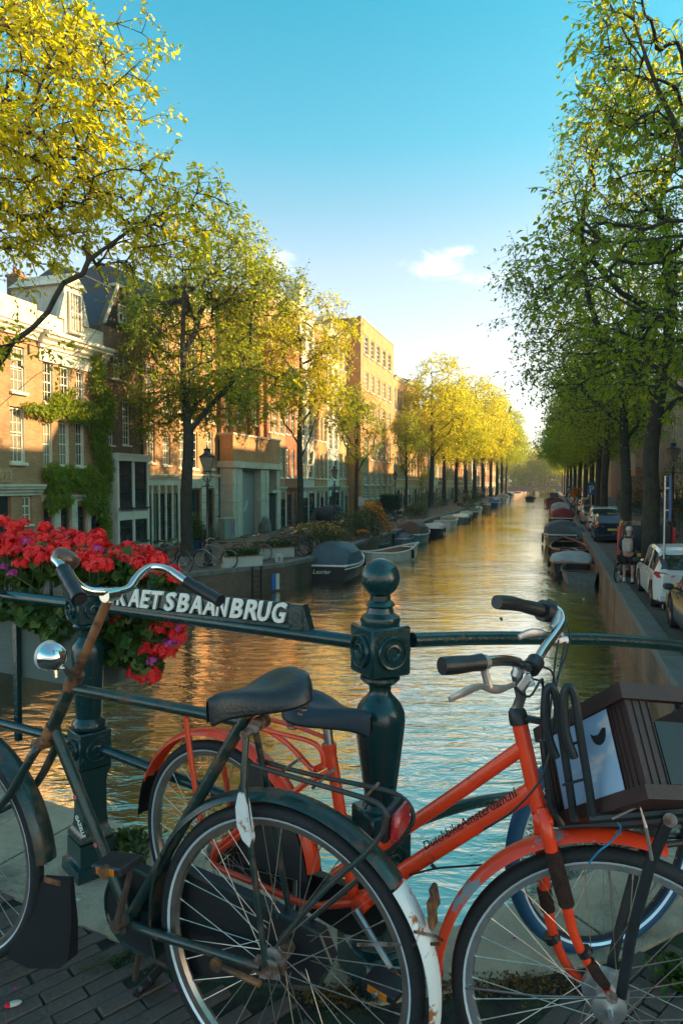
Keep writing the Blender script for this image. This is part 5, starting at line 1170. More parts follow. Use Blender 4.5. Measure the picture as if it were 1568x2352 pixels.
w_ = car('parked_car', 'white electric hatchback behind the signpost, next to the person with the bicycle', 'car', s_at(16.6, 2.4), 2.40, 4.3, 1.8, 1.5, P_white, 'hatch', wr=.34)
v_ = car('parked_van', 'black van with tall red tail lights and a wide tinted rear window', 'van', s_at(22.8, 2.1), 2.05, 4.9, 1.85, 1.88, P_black, 'van', wr=.34); v_.rotation_euler[2] -= R_(5.5)
car('parked_car', 'dark blue hatchback in front of the black van', 'car', s_at(36.0, 2.4), 2.15, 4.2, 1.8, 1.5, P_blue, 'hatch')
car('parked_car', 'white sport utility car with a broad tailgate past the blue hatchback', 'car', s_at(44, 2.4), 2.3, 4.4, 1.9, 1.62, P_white, 'suv')
car('parked_car', 'small silver car half hidden left of the white one', 'car', s_at(52, 2.4), 2.1, 4.0, 1.7, 1.5, P_silver, 'hatch', simple=True)
car('parked_van', 'light silver van beyond the white and silver cars', 'van', s_at(61, 2.4), 2.5, 4.6, 1.85, 1.9, P_silver, 'van', simple=True)
for k, (Y, m, lb) in enumerate(((70, P_white, 'white car far along the right quay near the hanging flowers'), (80, P_blue, 'dark car behind the walking pedestrian'), (91, P_silver, 'distant silver car below the second blue sign'), (103, P_white, 'distant white car past the second blue sign'), (118, P_grey, 'farthest visible parked car on the right quay'))):
    car('parked_car', lb, 'car', s_at(Y, 2.4), 2.5, 4.3, 1.8, 1.5, m, 'hatch', simple=True)
# ================================================================== parked bicycles (distant ones)
def ring_tube(mb, c, R, r, n=24, k=5, y=0): mb.ring((c[0], y, c[1]), [(R + r * math.cos(2 * math.pi * i / k), r * math.sin(2 * math.pi * i / k)) for i in range(k)], n)
def simple_bike(label, col, loc, rz, lean=.06, group='parked bicycles on the quays', extra=None, tyre=None, cat='bicycle'):
    r = thing('bicycle', label, cat, loc, rot=(lean, 0, rz), group=group)
    m = mat('bike_paint_' + label.split()[0] + str(int(col[0] * 100)), col, .35, var=.2, coat=.2)
    R = .34
    for x in (0, 1.1):
        w = MB(); ring_tube(w, (x, R), R - .02, .02, 28, 6); o = w.build('wheel', tyre or M_black, r)
        q = MB(); ring_tube(q, (x, R), R - .045, .010, 28, 4); q.tube([(x, -.04, R), (x, .04, R)], .02, 6); q.build('rim', M_steel, o)
        sp = MB()
        for k in range(16): a = k * math.pi / 8; sp.tube([(x, .015 * (-1) ** k, R), (x + (R - .05) * math.cos(a), 0, R + (R - .05) * math.sin(a))], .0022, 3, cap=False)
        sp.build('spokes', M_steel, o)
    f = MB(); bbp = (.44, 0, .29); st = (.28, 0, .80); ht = (.88, 0, .88); hl = (.94, 0, .70)
    f.tube([bbp, st], .016, 6); f.tube([st, ht] if hash(label) % 2 else [(.34, 0, .60), hl], .014, 6); f.tube([bbp, hl], .017, 6); f.tube([ht, hl], .018, 6)
    for s in (-1, 1): f.tube([bbp, (0, s * .05, R)], .010, 5); f.tube([st, (0, s * .05, R)], .008, 5)
    f.build('frame', m, r)
    k = MB(); 
    for s in (-1, 1): k.tube([hl, (1.0, s * .045, .55), (1.1, s * .05, R)], .011, 5)
    k.build('fork', m, r)
    h = MB(); h.tube([ht, (.84, 0, 1.02)], .012, 6); h.tube([(.68, -.28, 1.04), (.80, -.25, 1.08), (.86, -.1, 1.05), (.86, .1, 1.05), (.80, .25, 1.08), (.68, .28, 1.04)], .012, 6); h.build('handlebar', M_chrome, r)
    s_ = MB(); s_.tube([st, (.25, 0, .92)], .012, 6); s_.poly([(.40, -.02, .96), (.40, .02, .96), (.22, .09, .97), (.12, .08, .97), (.12, -.08, .97), (.22, -.09, .97)], (0, 0, .06)); s_.build('saddle', M_bplast, r)
    g = MB(); 
    for x, a0, a1 in ((0, -.2, 2.6), (1.1, .3, 3.3)): g.ring((x, 0, R), [(R + .015, -.025), (R + .025, 0), (R + .015, .025), (R + .012, 0)], 14, a0, a1)
    g.build('mudguard', m, r)
    c = MB(); 
    for s in (-1, 1): c.tube([(-.28, s * .06, .74), (.2, s * .06, .74)], .007, 4); c.tube([(-.2, s * .06, .74), (0, s * .05, R)], .006, 4)
    c.tube([(-.28, -.06, .74), (-.28, .06, .74)], .007, 4); c.build('rack', M_bplast, r)
    d = MB(); d.box((.25, -.05, .31), (.5, .035, .10), None, .015); d.build('chain_guard', M_bplast, r)
    p = MB(); p.tube([(.44, .07, .29), (.54, .08, .16)], .009, 5); p.box((.54, .13, .155), (.07, .09, .025)); p.tube([(.44, -.07, .29), (.34, -.08, .42)], .009, 5); p.box((.34, -.13, .425), (.07, .09, .025)); p.build('pedals', M_steel, r)
    if extra == 'crate': MB().box((1.12, 0, .98), (.3, .4, .24), None, .02).build('front_crate', M_bplast, r)
    if extra == 'bags':
        b_ = MB(); 
        for s in (-1, 1): b_.box((-.05, s * .12, .60), (.34, .11, .30), None, .04)
        b_.build('pannier_bags', M_black, r)
    if extra == 'rusty': pass
    return r
def qp(px, py): return on_z(px, py, ZR)
def bike_at(label, col, p0, p1, **k):
    """p0: picture point where the rear wheel stands, p1: towards which the front wheel points"""
    a = qp(*p0); b = qp(*p1); d = b - a; return simple_bike(label, col, a, math.atan2(d.y, d.x), **k)
def bike_dir(label, col, px, py, deg, **k): return simple_bike(label, col, qp(px, py), R_(deg), **k)
bike_dir('black roadster with large panniers, front wheel nearest the water', (.02, .02, .022), 372, 1312, -28, extra='bags', lean=.1)
bike_dir('dark bicycle with a red saddle bag leaning behind the black roadster', (.12, .02, .02), 366, 1300, -22, lean=.12)
bike_dir('pale green ladies bicycle leaning by the lamp post', (.20, .26, .22), 528, 1306, 166, lean=-.1)
bike_dir('bicycle with a copper-coloured front wheel between the white planters', (.10, .10, .09), 548, 1287, -12, tyre=mat('copper_tyre', (.16, .07, .04), .7), lean=.06)
for i, (x, y, dg, c, lb) in enumerate(((640, 1276, -18, (.03, .03, .03), 'black bicycle, foremost of the cluster left of the yellow shrub'), (652, 1272, -24, (.02, .04, .09), 'blue bicycle tightly parked second in the cluster'), (664, 1268, -20, (.12, .12, .12), 'silver bicycle in the middle of the cluster'), (676, 1264, -26, (.02, .10, .16), 'bright blue bicycle nearest the yellow shrub'), (632, 1266, 10, (.10, .03, .02), 'reddish bicycle at the back of the cluster'))):
    bike_dir(lb, c, x, y, dg, lean=.1 - .03 * i)
bike_dir('bicycle with a yellowish wheel rim just past the yellow shrub', (.14, .12, .06), 757, 1238, -8, tyre=mat('tan_tyre', (.22, .15, .07), .8))
bike_dir('bicycle loaded with a black bag and white saddle cover by the lamp post', (.04, .04, .04), 782, 1232, -10, extra='bags')
bike_dir('white bicycle with a pink skirt guard behind the scooter', (.40, .38, .36), 772, 1222, -5)
bike_dir('black bicycle with a crate, right of the orange flowers', (.02, .02, .02), 884, 1206, -6, extra='crate')
bike_dir('grey bicycle covered in part by a plastic bag at the quay edge', (.15, .15, .16), 897, 1203, 0)
bike_dir('dark bicycle parked beyond the orange flowers', (.03, .05, .06), 905, 1198, -20, extra='bags')
for i, (x, y) in enumerate(((940, 1184), (953, 1182), (966, 1179), (978, 1176), (990, 1173), (1002, 1169), (1014, 1166), (1026, 1163), (1070, 1152), (1118, 1140))):
    w = ['brown', 'silver', 'black', 'red', 'blue', 'grey', 'rusty', 'green', 'dark blue', 'pale'][i]; c = [(.12, .06, .03), (.3, .3, .3), (.02, .02, .02), (.22, .03, .02), (.02, .05, .14), (.12, .12, .12), (.18, .07, .03), (.03, .10, .05), (.02, .03, .07), (.35, .33, .28)][i]
    bike_dir(f'{w} bicycle in the long row of bikes along the far left quay', c, x, y, 70 + 14 * (i % 4), lean=.04)
for i, (x, y, lb) in enumerate(((1338, 1194, 'bicycle leaning at the quay rail beside the grey car'), (1322, 1180, 'dark bicycle in front of the walking pedestrian'), (1330, 1186, 'bicycle with a silver basket near the far parked cars'))):
    bike_dir(lb, [(.05, .05, .05), (.02, .02, .03), (.15, .15, .15)][i], x, y, 60, lean=.08)
bike_dir('bicycle half hidden behind the small silver car', (.06, .06, .07), 1349, 1216, 75, lean=.05)
bike_dir('bicycle standing against the shrubs across the right street', (.05, .05, .05), 1428, 1162, 60)

# scooter
def scooter(px, py):
    r = thing('motor_scooter', 'small dark blue motor scooter with a round headlamp by the orange flowers', 'scooter', qp(px, py), R_(-32))
    for x in (0, 1.2):
        w = MB(); ring_tube(w, (x, .24), .20, .05, 24, 8); o = w.build('wheel', M_black, r); q = MB(); ring_tube(q, (x, .24), .15, .015, 20, 5); q.tube([(x, -.06, .24), (x, .06, .24)], .05, 8); q.build('rim', M_white, o)
    pm = mat('scooter_paint', (.04, .10, .16), .25, coat=.5)
    mb = MB(); mb.box((.15, 0, .55), (.7, .3, .32), None, .1); mb.box((.62, 0, .28), (.5, .32, .08), None, .03); mb.box((.98, 0, .60), (.10, .38, .55), Matrix.Rotation(-.35, 3, 'Y'), .04); mb.build('body', pm, r, True)
    MB().box((.12, 0, .77), (.7, .26, .12), None, .05).build('seat', M_bplast, r, True)
    MB().ring((1.2, 0, .24), [(.26, -.07), (.29, 0), (.26, .07), (.25, 0)], 12, .2, 2.6).build('front_mudguard', pm, r)
    h = MB(); h.tube([(1.18, 0, .24), (.98, 0, .95)], .03, 6); h.tube([(.92, -.3, 1.02), (.95, 0, .98), (.92, .3, 1.02)], .018, 6); h.build('handlebar', M_chrome, r)
    MB().sphere((1.0, 0, .98), .11, 12, 8, (1, 1, 1)).build('headlamp', M_bplast, r, True)
    m = MB(); 
    for s in (-1, 1): m.tube([(.93, s * .22, 1.0), (.93, s * .28, 1.2)], .006, 4); m.sphere((.93, s * .29, 1.22), .05, 8, 6, (.4, 1, 1))
    m.build('mirrors', M_bplast, r)
scooter(822, 1229)

# planters and boxes on the left quay
def planter(label, px, py, L, deg, seed):
    p = qp(px, py); r = thing('planter_box', label, 'planter', p, R_(deg)); h = .42
    mb = MB(); mb.b2(-L / 2, L / 2, -.2, -.16, 0, h); mb.b2(-L / 2, L / 2, .16, .2, 0, h); mb.b2(-L / 2, -L / 2 + .04, -.16, .16, 0, h); mb.b2(L / 2 - .04, L / 2, -.16, .16, 0, h); mb.build('box', mat('off_white_board', (.46, .44, .38), .7, var=.12, vscale=3, bump=.1), r)
    MB().b2(-L / 2 - .02, L / 2 + .02, -.235, -.14, h + .003, h + .035).build('rim_board', M_wood, r); MB().b2(-L / 2 + .04, L / 2 - .04, -.16, .16, h - .1, h - .05).build('soil', M_soil, r)
    g = np.random.default_rng(seed); pos = g.uniform(-1, 1, (900, 3)) * np.array([L / 2 - .08, .15, .14]) + np.array([0, 0, h + .14]); V, F3 = leaves(g, pos, .10, -.3)
    o = link('plants', np_mesh('plants', V, F3, LM_shr), r); o['kind'] = 'stuff'
planter('white planter box with low greenery beside the lamp post', 556, 1303, 1.5, 32, 1); planter('longer white planter box full of green plants', 625, 1281, 1.9, 32, 2)
def cabinet():
    r = thing('utility_cabinet', 'grey-green street cabinet with a pink and blue poster in front of the garage', 'cabinet', qp(522, 1238), ANG - .1)
    MB().b2(-.55, .55, -.2, .2, 0, 1.15, .02).build('box', mat('cabinet_grey_green', (.20, .23, .19), .6), r); MB().b2(-.58, .58, -.23, .23, 1.155, 1.2, .01).build('lid', M_stone, r)
    MB().b2(.12, .42, -.215, -.203, .25, 1.0).build('poster', mat('printed_poster', (.10, .12, .20), .5, col2=(.5, .12, .22), c2scale=7, c2lo=.45, c2hi=.55), r); MB().b2(-.003, .003, -.206, -.2, .05, 1.1).build('door_seam', M_black, r)
cabinet()
r = thing('litter_box', 'white carton with a dark letter lying on the quay before the planter', 'box', qp(640, 1290), R_(20)); MB().b2(-.14, .14, -.09, .09, 0, .30).build('carton', B_rend, r)
o = link('lettering', text_mesh('B', .22, .003, M_black), r); o.location = (-.06, -.095, .04); o.rotation_euler = (math.pi / 2, 0, 0)
p = W(452, 1256, 31.5); p.z = ZR; r, _ = leaf_blob('potted_plant', 'bushy potted plants in blue and terracotta pots beside the stone doorway', 'potted plant', p, [(0, 0, .9, .45, .4, .5), (.5, 0, .7, .35, .3, .4), (-.1, 0, 1.4, .3, .3, .4)], 1900, .10, LM_shr, 15)
MB().lathe([(.20, 0), (.27, .45), (.29, .47), (.27, .5)], 14).build('blue_pot', hb_blue, r, True); MB().lathe([(.14, 0), (.2, .3), (.21, .33)], 14, (.5, 0, 0)).build('terracotta_pot', B_pot, r, True)
# ladder and small blue board on the near quay wall
def ladder():
    a = Vector((-2.2, 26.3, 0)); b = Vector((-4.6, 24.0, 0)); d = (b - a).normalized(); c = a * .58 + b * .42; r = thing('quay_ladder', 'iron ladder fixed to the quay wall down to the water', 'ladder', (c.x, c.y, ZW), math.atan2(d.y, d.x) + math.pi)
    n = Vector((d.y, -d.x, 0)); mb = MB()
    for s in (-.2, .2): mb.b2(s - .025, s + .025, -.12, -.07, -.2, 1.05)
    mb.build('side_rails', M_black, r); rg = MB().tube([(-.2, -.10, 0), (.2, -.10, 0)], .016, 6).mesh('rung', M_black)
    for k in range(5): link('rung', rg, r, (0, 0, .08 + .2 * k))
    r2 = thing('warning_board', 'blue and white board on the quay wall just above the water', 'sign', (a * .86 + b * .14).to_tuple()[:2] + (ZW + .08,), math.atan2(d.y, d.x) + math.pi)
    MB().b2(-.20, 0, -.06, -.03, 0, .6).build('blue_half', mat('sign_blue', (.02, .13, .36), .5), r2); MB().b2(0.002, .17, -.06, -.03, 0, .6).build('white_half', B_rend, r2)
ladder()
# front steps with railings, tarp-covered thing, barrier and sign by the office block
def steps():
    s, z = FP(722, 1200); r = thing('front_steps', 'grey stone front steps with dark iron railings before the white house', 'steps', ST(s, TF, ZR), ANG)
    me = None
    for k in range(6): MB().b2(-1.6 + .28 * k, 0.2, -1.5, -.0, .2 * k + .002, .2 * (k + 1) - .004, .01).build('step', M_coping, r)
    MB().b2(.2, 1.0, -1.5, 0, 0, 1.2).build('landing', M_coping, r)
    mb = MB(); 
    for y in (-1.46, -.05):
        for x in (-1.4, -.3, .9): mb.tube([(x, y, max(0, (x + 1.6) * .7)), (x, y, max(0, min(1.2, (x + 1.6) * .7)) + 1.0)], .025, 5)
        mb.tube([(-1.4, y, 1.05), (.1, y, 2.2), (.9, y, 2.2)], .025, 5)
    mb.lathe([(.05, 1.2), (.09, 1.5), (.05, 1.7), (.09, 2.2), (.03, 2.6)], 8, (.2, -1.46, 0)); mb.lathe([(.05, 1.2), (.09, 1.5), (.05, 1.7), (.09, 2.2), (.03, 2.6)], 8, (.9, -1.46, 0)); mb.build('railings', M_dark, r)
steps()
p = W(755, 1198, 52); p.z = ZR; r = thing('covered_motorbike', 'something under a dark purple-grey tarpaulin beside the steps', 'tarpaulin', p, .4); mb = MB(); mb.sphere((0, 0, .7), 1.0, 16, 10, (1.1, .5, .8)); mb.sphere((.5, 0, 1.2), .5, 12, 8, (1, .7, .7)); mb.build('tarpaulin', mat('dark_tarp', (.03, .03, .045), .7, bump=.6, bscale=3), r, True)
def barrier():
    p = W(820, 1170, 66); p.z = ZR; r = thing('road_barrier', 'red and yellow striped road barrier boards by the small elm', 'barrier', p, 0)
    for z in (.35, 1.0):
        for k in range(8): MB().b2(-2.4 + .6 * k, -2.4 + .6 * k + .595, -.03, .03, z, z + .35).build('board_stripe', mat('barrier_red', (.5, .03, .02), .5) if k % 2 else mat('barrier_yellow', (.6, .42, .08), .5), r)
    mb = MB(); mb.b2(-2.2, -2.1, .035, .1, 0, 1.4); mb.b2(2.1, 2.2, .035, .1, 0, 1.4); mb.build('posts', M_steel, r)
barrier()
p = W(826, 1172, 63); p.z = ZR; r = thing('round_road_sign', 'round grey road sign seen from behind near the barrier', 'sign', p); MB().tube([(0, 0, 0), (0, 0, 1.9)], .03, 8).build('pole', M_steel, r); mb = MB(); mb.lathe([(.45, -.01), (.45, .01)], 24, (0, -.05, 1.5), Matrix.Rotation(math.pi / 2, 3, 'X')); mb.build('disc', M_steel, r)

# signs on the right
def parking_sign(label, px, top, Y, dz=0):
    b = W(px, 1112, Y); zt = W(px, top, Y).z; r = thing('parking_sign', label, 'sign', (b.x, b.y, ZR), 0, None); H = zt - ZR
    MB().tube([(0, 0, 0), (0, 0, H)], .035, 8).build('pole', M_steel, r); w = .62
    pn = MB().b2(-w / 2, w / 2, -.06, -.037, H - .95, H, .005).build('panel', mat('sign_blue', (.02, .13, .36), .5), r)
    o = link('lettering', text_mesh('P', .75, .004, M_white, .02, align='CENTER'), pn); o.location = (0, -.066, H - .78); o.rotation_euler = (math.pi / 2, 0, 0)
    return r
parking_sign('blue parking sign with a white P above the white cars', 1357, 1108, 52); parking_sign('smaller distant blue parking sign left of the hanging flowers', 1305, 1117, 92)
p = W(1523, 1310, 16.9); r = thing('sign_post', 'thin galvanised post with a blue board, between white car and dark car', 'sign', (p.x, p.y, ZR), -TH)
H = W(1523, 1093, 16.9).z - ZR; MB().tube([(0, 0, 0), (0, 0, H)], .03, 10).build('post', M_steel, r, True); MB().b2(.045, .075, -.02, .38, H - 1.15, H - .05, .004).rot if False else MB().b2(.10, .125, -.10, .10, H - 1.1, H - .0).build('blue_board', mat('sign_blue', (.02, .13, .36), .5), r)
mb = MB(); mb.box((.04, 0, H - .3), (.10, .05, .03)); mb.box((.04, 0, H - .85), (.10, .05, .03)); mb.build('clamp', M_steel, r)
r = thing('bird_house', 'small wooden nest box with a blue roof on the thick elm trunk', 'nest box', (9.02, 20.9, ZR + 3.35), .2); MB().b2(-.13, .13, -.11, .11, 0, .2).build('box', M_wood, r); MB().b2(-.16, .16, -.15, .15, .203, .23).build('lid', hb_teal, r)
p = W(1322, 1160, 62); r = thing('hanging_flower_basket', 'ball of orange flowers on a post at the right quay', 'flower basket', (p.x, p.y, ZR)); zz = W(1322, 1131, 62).z - ZR
MB().tube([(0, 0, 0), (0, 0, zz)], .04, 6).build('post', M_steel, r); flowers_on(r, [(0, 0, zz, .42, .42, .42), (-.2, 0, zz - .1, .3, .3, .3)], 420, .06, M_of, 21, top=False)
g = np.random.default_rng(2); V, F3 = leaves(g, g.normal(size=(300, 3)) * .22 + np.array([0, 0, zz]), .14); o = link('foliage', np_mesh('foliage', V, F3, LM_shr), r); o['kind'] = 'stuff'
# rope lying on the quay and green string of the water edge
r = tag(MB().tube([ST(11.4 + .12 * i, 2.25 + .18 * math.sin(i * 1.9), ZR + .02) for i in range(12)], .018, 5).build('mooring_rope', M_black), 'black rope lying loose on the right quay behind the dark car', 'rope')
for k in range(5): pass

# ================================================================== people
M_skin = mat('skin', (.42, .22, .15), .55, var=.08)
def skin_body(name, joints, edges, radii, m, parent, sub=1):
    me = bpy.data.meshes.new(name); me.from_pydata(joints, edges, []); me.materials.append(m); o = link(name, me, parent)
    md = o.modifiers.new('s', 'SKIN'); sv = me.skin_vertices[0].data
    for i, q in enumerate(radii): sv[i].radius = q if hasattr(q, '__len__') else (q, q); 
    sv[0].use_root = True
    ms = o.modifiers.new('u', 'SUBSURF'); ms.levels = sub; ms.render_levels = sub
    dg = bpy.context.evaluated_depsgraph_get(); dg.update(); m2 = bpy.data.meshes.new_from_object(o.evaluated_get(dg)); o.modifiers.clear(); o.data = m2
    m2.polygons.foreach_set('use_smooth', [True] * len(m2.polygons)); m2.materials.clear(); m2.materials.append(m); return o
def cyclist(loc, rz):
    """standing, seen from behind; local: faces +y, x right"""
    r = thing('person', 'person in dark jacket, shorts and beige cap with pale backpack, holding a bicycle', 'person', loc, rz)
    J = [(0, 0, .95), (0, .0, 1.15), (0, -.01, 1.38), (0, .02, 1.50), (0, .05, 1.60), (0, .06, 1.70),      # pelvis..head
         (-.10, 0, .90), (-.11, .02, .50), (-.11, -.02, .10), (-.12, .12, .03),                               # left leg
         (.10, 0, .90), (.12, .03, .50), (.13, -.01, .10), (.14, .13, .03),
         (-.19, -.01, 1.40), (-.25, .02, 1.14), (-.20, .24, 1.02), (-.19, .30, .99),
         (.19, -.01, 1.40), (.27, .05, 1.14), (.22, .28, 1.04), (.21, .35, 1.02)]
    Ed = [(0, 1), (1, 2), (2, 3), (3, 4), (4, 5), (0, 6), (6, 7), (7, 8), (8, 9), (0, 10), (10, 11), (11, 12), (12, 13), (2, 14), (14, 15), (15, 16), (16, 17), (2, 18), (18, 19), (19, 20), (20, 21)]
    Ra = [(.15, .11), (.14, .10), (.16, .10), (.055, .055), (.085, .095), (.075, .085), .085, .058, .038, .035, .085, .058, .038, .035, .055, .042, .032, .026, .055, .042, .032, .026]
    b = skin_body('body', J, Ed, Ra, M_skin, r, 2)
    f = MB(); f.sphere((0, .155, 1.645), .018, 8, 6, (.8, 1, 1)); 
    for s in (-1, 1): f.sphere((s * .085, .05, 1.645), .025, 8, 6, (.4, .8, 1))
    f.build('ears_and_nose', M_skin, r)
    e = MB(); 
    for s in (-1, 1): e.sphere((s * .032, .138, 1.665), .012, 8, 6)
    e.build('eyes', M_white, r)
    jk = [(0, 0, .96), (0, 0, 1.15), (0, -.01, 1.38), (0, .01, 1.47), (-.19, -.01, 1.40), (-.25, .02, 1.14), (-.205, .21, 1.03), (.19, -.01, 1.40), (.27, .05, 1.14), (.225, .25, 1.05)]
    skin_body('jacket', jk, [(0, 1), (1, 2), (2, 3), (2, 4), (4, 5), (5, 6), (2, 7), (7, 8), (8, 9)], [(.22, .18), (.21, .17), (.22, .16), (.09, .09), .09, .075, .06, .09, .075, .06], mat('dark_jacket', (.015, .018, .026), .8, var=.2), r, 2)
    sh = [(0, 0, .98), (-.10, 0, .88), (-.11, .015, .58), (.10, 0, .88), (.12, .02, .58)]
    skin_body('shorts', sh, [(0, 1), (1, 2), (0, 3), (3, 4)], [(.20, .15), .13, .115, .13, .115], mat('dark_shorts', (.012, .012, .014), .85), r, 2)
    for s, x in ((-1, -.11), (1, .13)):
        MB().tube([(x, -.015, .06), (x, -.015, .20)], [.05, .048], 10).build('sock', mat('white_sock', (.55, .5, .52), .8), r, True)
        sm = MB(); sm.box((x, .05, .045), (.095, .27, .085), None, .03); sm.build('shoe', M_bplast, r, True)
    bp = MB(); bp.box((0, -.21, 1.22), (.30, .17, .42), None, .06); bp.box((0, -.31, 1.12), (.22, .06, .20), None, .03); bk = bp.build('backpack', mat('beige_backpack', (.42, .33, .27), .8, var=.1), r, True)
    st = MB(); 
    for s in (-1, 1): st.tube([(s * .11, -.13, 1.42), (s * .12, .02, 1.50), (s * .13, .13, 1.38), (s * .13, .10, 1.12)], .016, 6)
    st.build('strap', MATS['beige_backpack'], r)
    cp = MB(); cp.sphere((0, .05, 1.705), .112, 16, 10, (.95, 1.08, .80)); cp.poly([(-.08, .14, 1.70), (-.06, .23, 1.69), (0, .26, 1.69), (.06, .23, 1.69), (.08, .14, 1.70)], (0, 0, .012)); cp.build('cap', mat('beige_cap', (.50, .42, .30), .8), r, True)
    hd = MB()
    for s, x, y in ((-1, -.185, .33), (1, .205, .38)):
        for k in range(4): hd.tube([(x + (k - 1.5) * .018, y, 1.01), (x + (k - 1.5) * .018, y + .035, 1.02), (x + (k - 1.5) * .018, y + .04, .985)], .009, 5)
        hd.tube([(x - s * .03, y - .01, 1.0), (x - s * .045, y + .02, 1.01)], .01, 5)
    hd.build('fingers', M_skin, r)
pp = qp(1441, 1341); cyclist((pp.x, pp.y, ZR), -.55)
simple_bike('black city bicycle held by the person with the backpack', (.02, .02, .02), (pp.x - .25, pp.y + .12, ZR), ANG - .5, lean=.03, extra=None)
def small_person(label, px, py, top, shirt, trousers, seated=False, rz=0):
    p = qp(px, py); r = thing('person', label, 'person', p, rz)
    if not seated:
        J = [(0, 0, .95), (0, 0, 1.38), (0, 0, 1.55), (0, .02, 1.68), (-.1, 0, .88), (-.1, .08, .5), (-.1, 0, .06), (.1, 0, .88), (.11, -.02, .5), (.11, -.12, .08), (-.19, 0, 1.38), (-.24, 0, 1.1), (-.22, .1, .88), (.19, 0, 1.38), (.25, 0, 1.1), (.22, .1, .88)]
        Ed = [(0, 1), (1, 2), (2, 3), (0, 4), (4, 5), (5, 6), (0, 7), (7, 8), (8, 9), (1, 10), (10, 11), (11, 12), (1, 13), (13, 14), (14, 15)]
        Ra = [(.16, .11), (.17, .11), .06, .095, .09, .06, .045, .09, .06, .045, .06, .045, .035, .06, .045, .035]
        skin_body('body', J, Ed, Ra, M_skin, r); skin_body('shirt', [J[0], J[1], J[10], J[11], J[13], J[14]], [(0, 1), (1, 2), (2, 3), (1, 4), (4, 5)], [(.175, .13), (.19, .13), .075, .06, .075, .06], shirt, r)
        skin_body('trousers', [(0, 0, .98), J[4], J[5], J[6], J[7], J[8], J[9]], [(0, 1), (1, 2), (2, 3), (0, 4), (4, 5), (5, 6)], [(.17, .12), .10, .07, .055, .10, .07, .055], trousers, r); h = (0, .02, 1.72)
    else:
        J = [(0, 0, .12), (0, -.08, .5), (0, -.04, .66), (0, -.02, .80), (-.1, .1, .14), (-.13, .5, .40), (-.12, .8, .05), (.1, .1, .14), (.13, .45, .45), (.12, .7, .05), (-.18, -.06, .52), (-.24, .1, .3), (-.1, .35, .35), (.18, -.06, .52), (.24, .1, .3), (.1, .35, .35)]
        Ed = [(0, 1), (1, 2), (2, 3), (0, 4), (4, 5), (5, 6), (0, 7), (7, 8), (8, 9), (1, 10), (10, 11), (11, 12), (1, 13), (13, 14), (14, 15)]
        Ra = [(.17, .13), (.17, .12), .06, .095, .09, .07, .05, .09, .07, .05, .06, .045, .035, .06, .045, .035]
        skin_body('body', J, Ed, Ra, M_skin, r); skin_body('shirt', [J[0], J[1], J[10], J[11], J[13], J[14]], [(0, 1), (1, 2), (2, 3), (1, 4), (4, 5)], [(.18, .14), (.19, .14), .075, .06, .075, .06], shirt, r)
        skin_body('trousers', [J[0], J[4], J[5], J[6], J[7], J[8], J[9]], [(0, 1), (1, 2), (2, 3), (0, 4), (4, 5), (5, 6)], [(.18, .14), .10, .08, .06, .10, .08, .06], trousers, r); h = (0, -.02, .84)
    MB().sphere(h, .11, 12, 8, (.95, 1, .9)).build('hair', mat('dark_hair', (.02, .014, .01), .7), r, True)
M_rs = mat('red_shirt', (.55, .03, .04), .8); M_ds = mat('dark_shirt', (.02, .02, .025), .8); M_ts = mat('teal_shirt', (.03, .30, .28), .8); M_os = mat('orange_red_shirt', (.7, .08, .03), .8); M_dt = mat('dark_trousers', (.02, .022, .03), .85)
small_person('person in dark clothes sitting on the left quay with legs toward the water', 1052, 1163, 0, M_ds, M_dt, True, -1.2)
small_person('person in a red top standing by the bikes on the left quay', 1066, 1157, 0, M_rs, M_dt)
small_person('person in dark clothing on the left quay beside the brightly dressed pair', 1096, 1147, 0, M_ds, M_dt)
small_person('person in a teal top on the far left quay', 1102, 1146, 0, M_ts, M_dt); small_person('person in an orange-red top on the far left quay', 1107, 1145, 0, M_os, M_dt)
small_person('pedestrian in a dark top walking away along the right quay', 1321, 1170, 0, M_ds, mat('pale_trousers', (.35, .22, .18), .8))
# ================================================================== bridge railing
M_letter = mat('white_letter_enamel', (.86, .83, .74), .45, var=.08, vscale=20, bump=.1, bscale=60, col2=(.35, .26, .16), c2lo=.62, c2hi=.75, c2scale=25)
rail = thing('bridge_railing', 'dark green cast-iron bridge railing with a ball-topped post in the middle', 'railing', (0, 0, 0))
ZU, ZL = {}, {}
def postB(c, rot):
    z = .97; mb = MB()
    s = .0647
    mb.box((0, 0, z - .005), (s * 2, s * 2, .142), None, .006)
    mb.lathe([(.055, z + .066), (.058, z + .078), (.056, z + .088), (.040, z + .10), (.036, z + .115), (.043, z + .122), (.038, z + .130), (.030, z + .136), (.030, z + .150)], 28)
    mb.sphere((0, 0, z + .200), .0565, 32, 20)
    mb.lathe([(.045, z - .076), (.057, z - .084), (.058, z - .092), (.048, z - .103), (.033, z - .112), (.031, z - .130), (.035, z - .138), (.046, z - .150), (.060, z - .165), (.071, z - .190), (.073, z - .215), (.070, z - .25), (.060, z - .33), (.047, z - .43), (.043, z - .455), (.047, z - .462), (.052, z - .47)], 32)
    mb.box((0, 0, z - .50), (.125, .125, .06), None, .006); mb.box((0, 0, z - .60), (.135, .135, .14), None, .006)
    mb.lathe([(.055, z - .68), (.065, z - .70), (.062, z - .75), (.07, z - .80), (.085, z - .86)], 8, sq=True); mb.box((0, 0, .055), (.19, .19, .11), None, .008)
    o = mb.build('post', M_rail, rail, smooth=38); o.location = c; o.rotation_euler = (0, 0, rot)
    return o
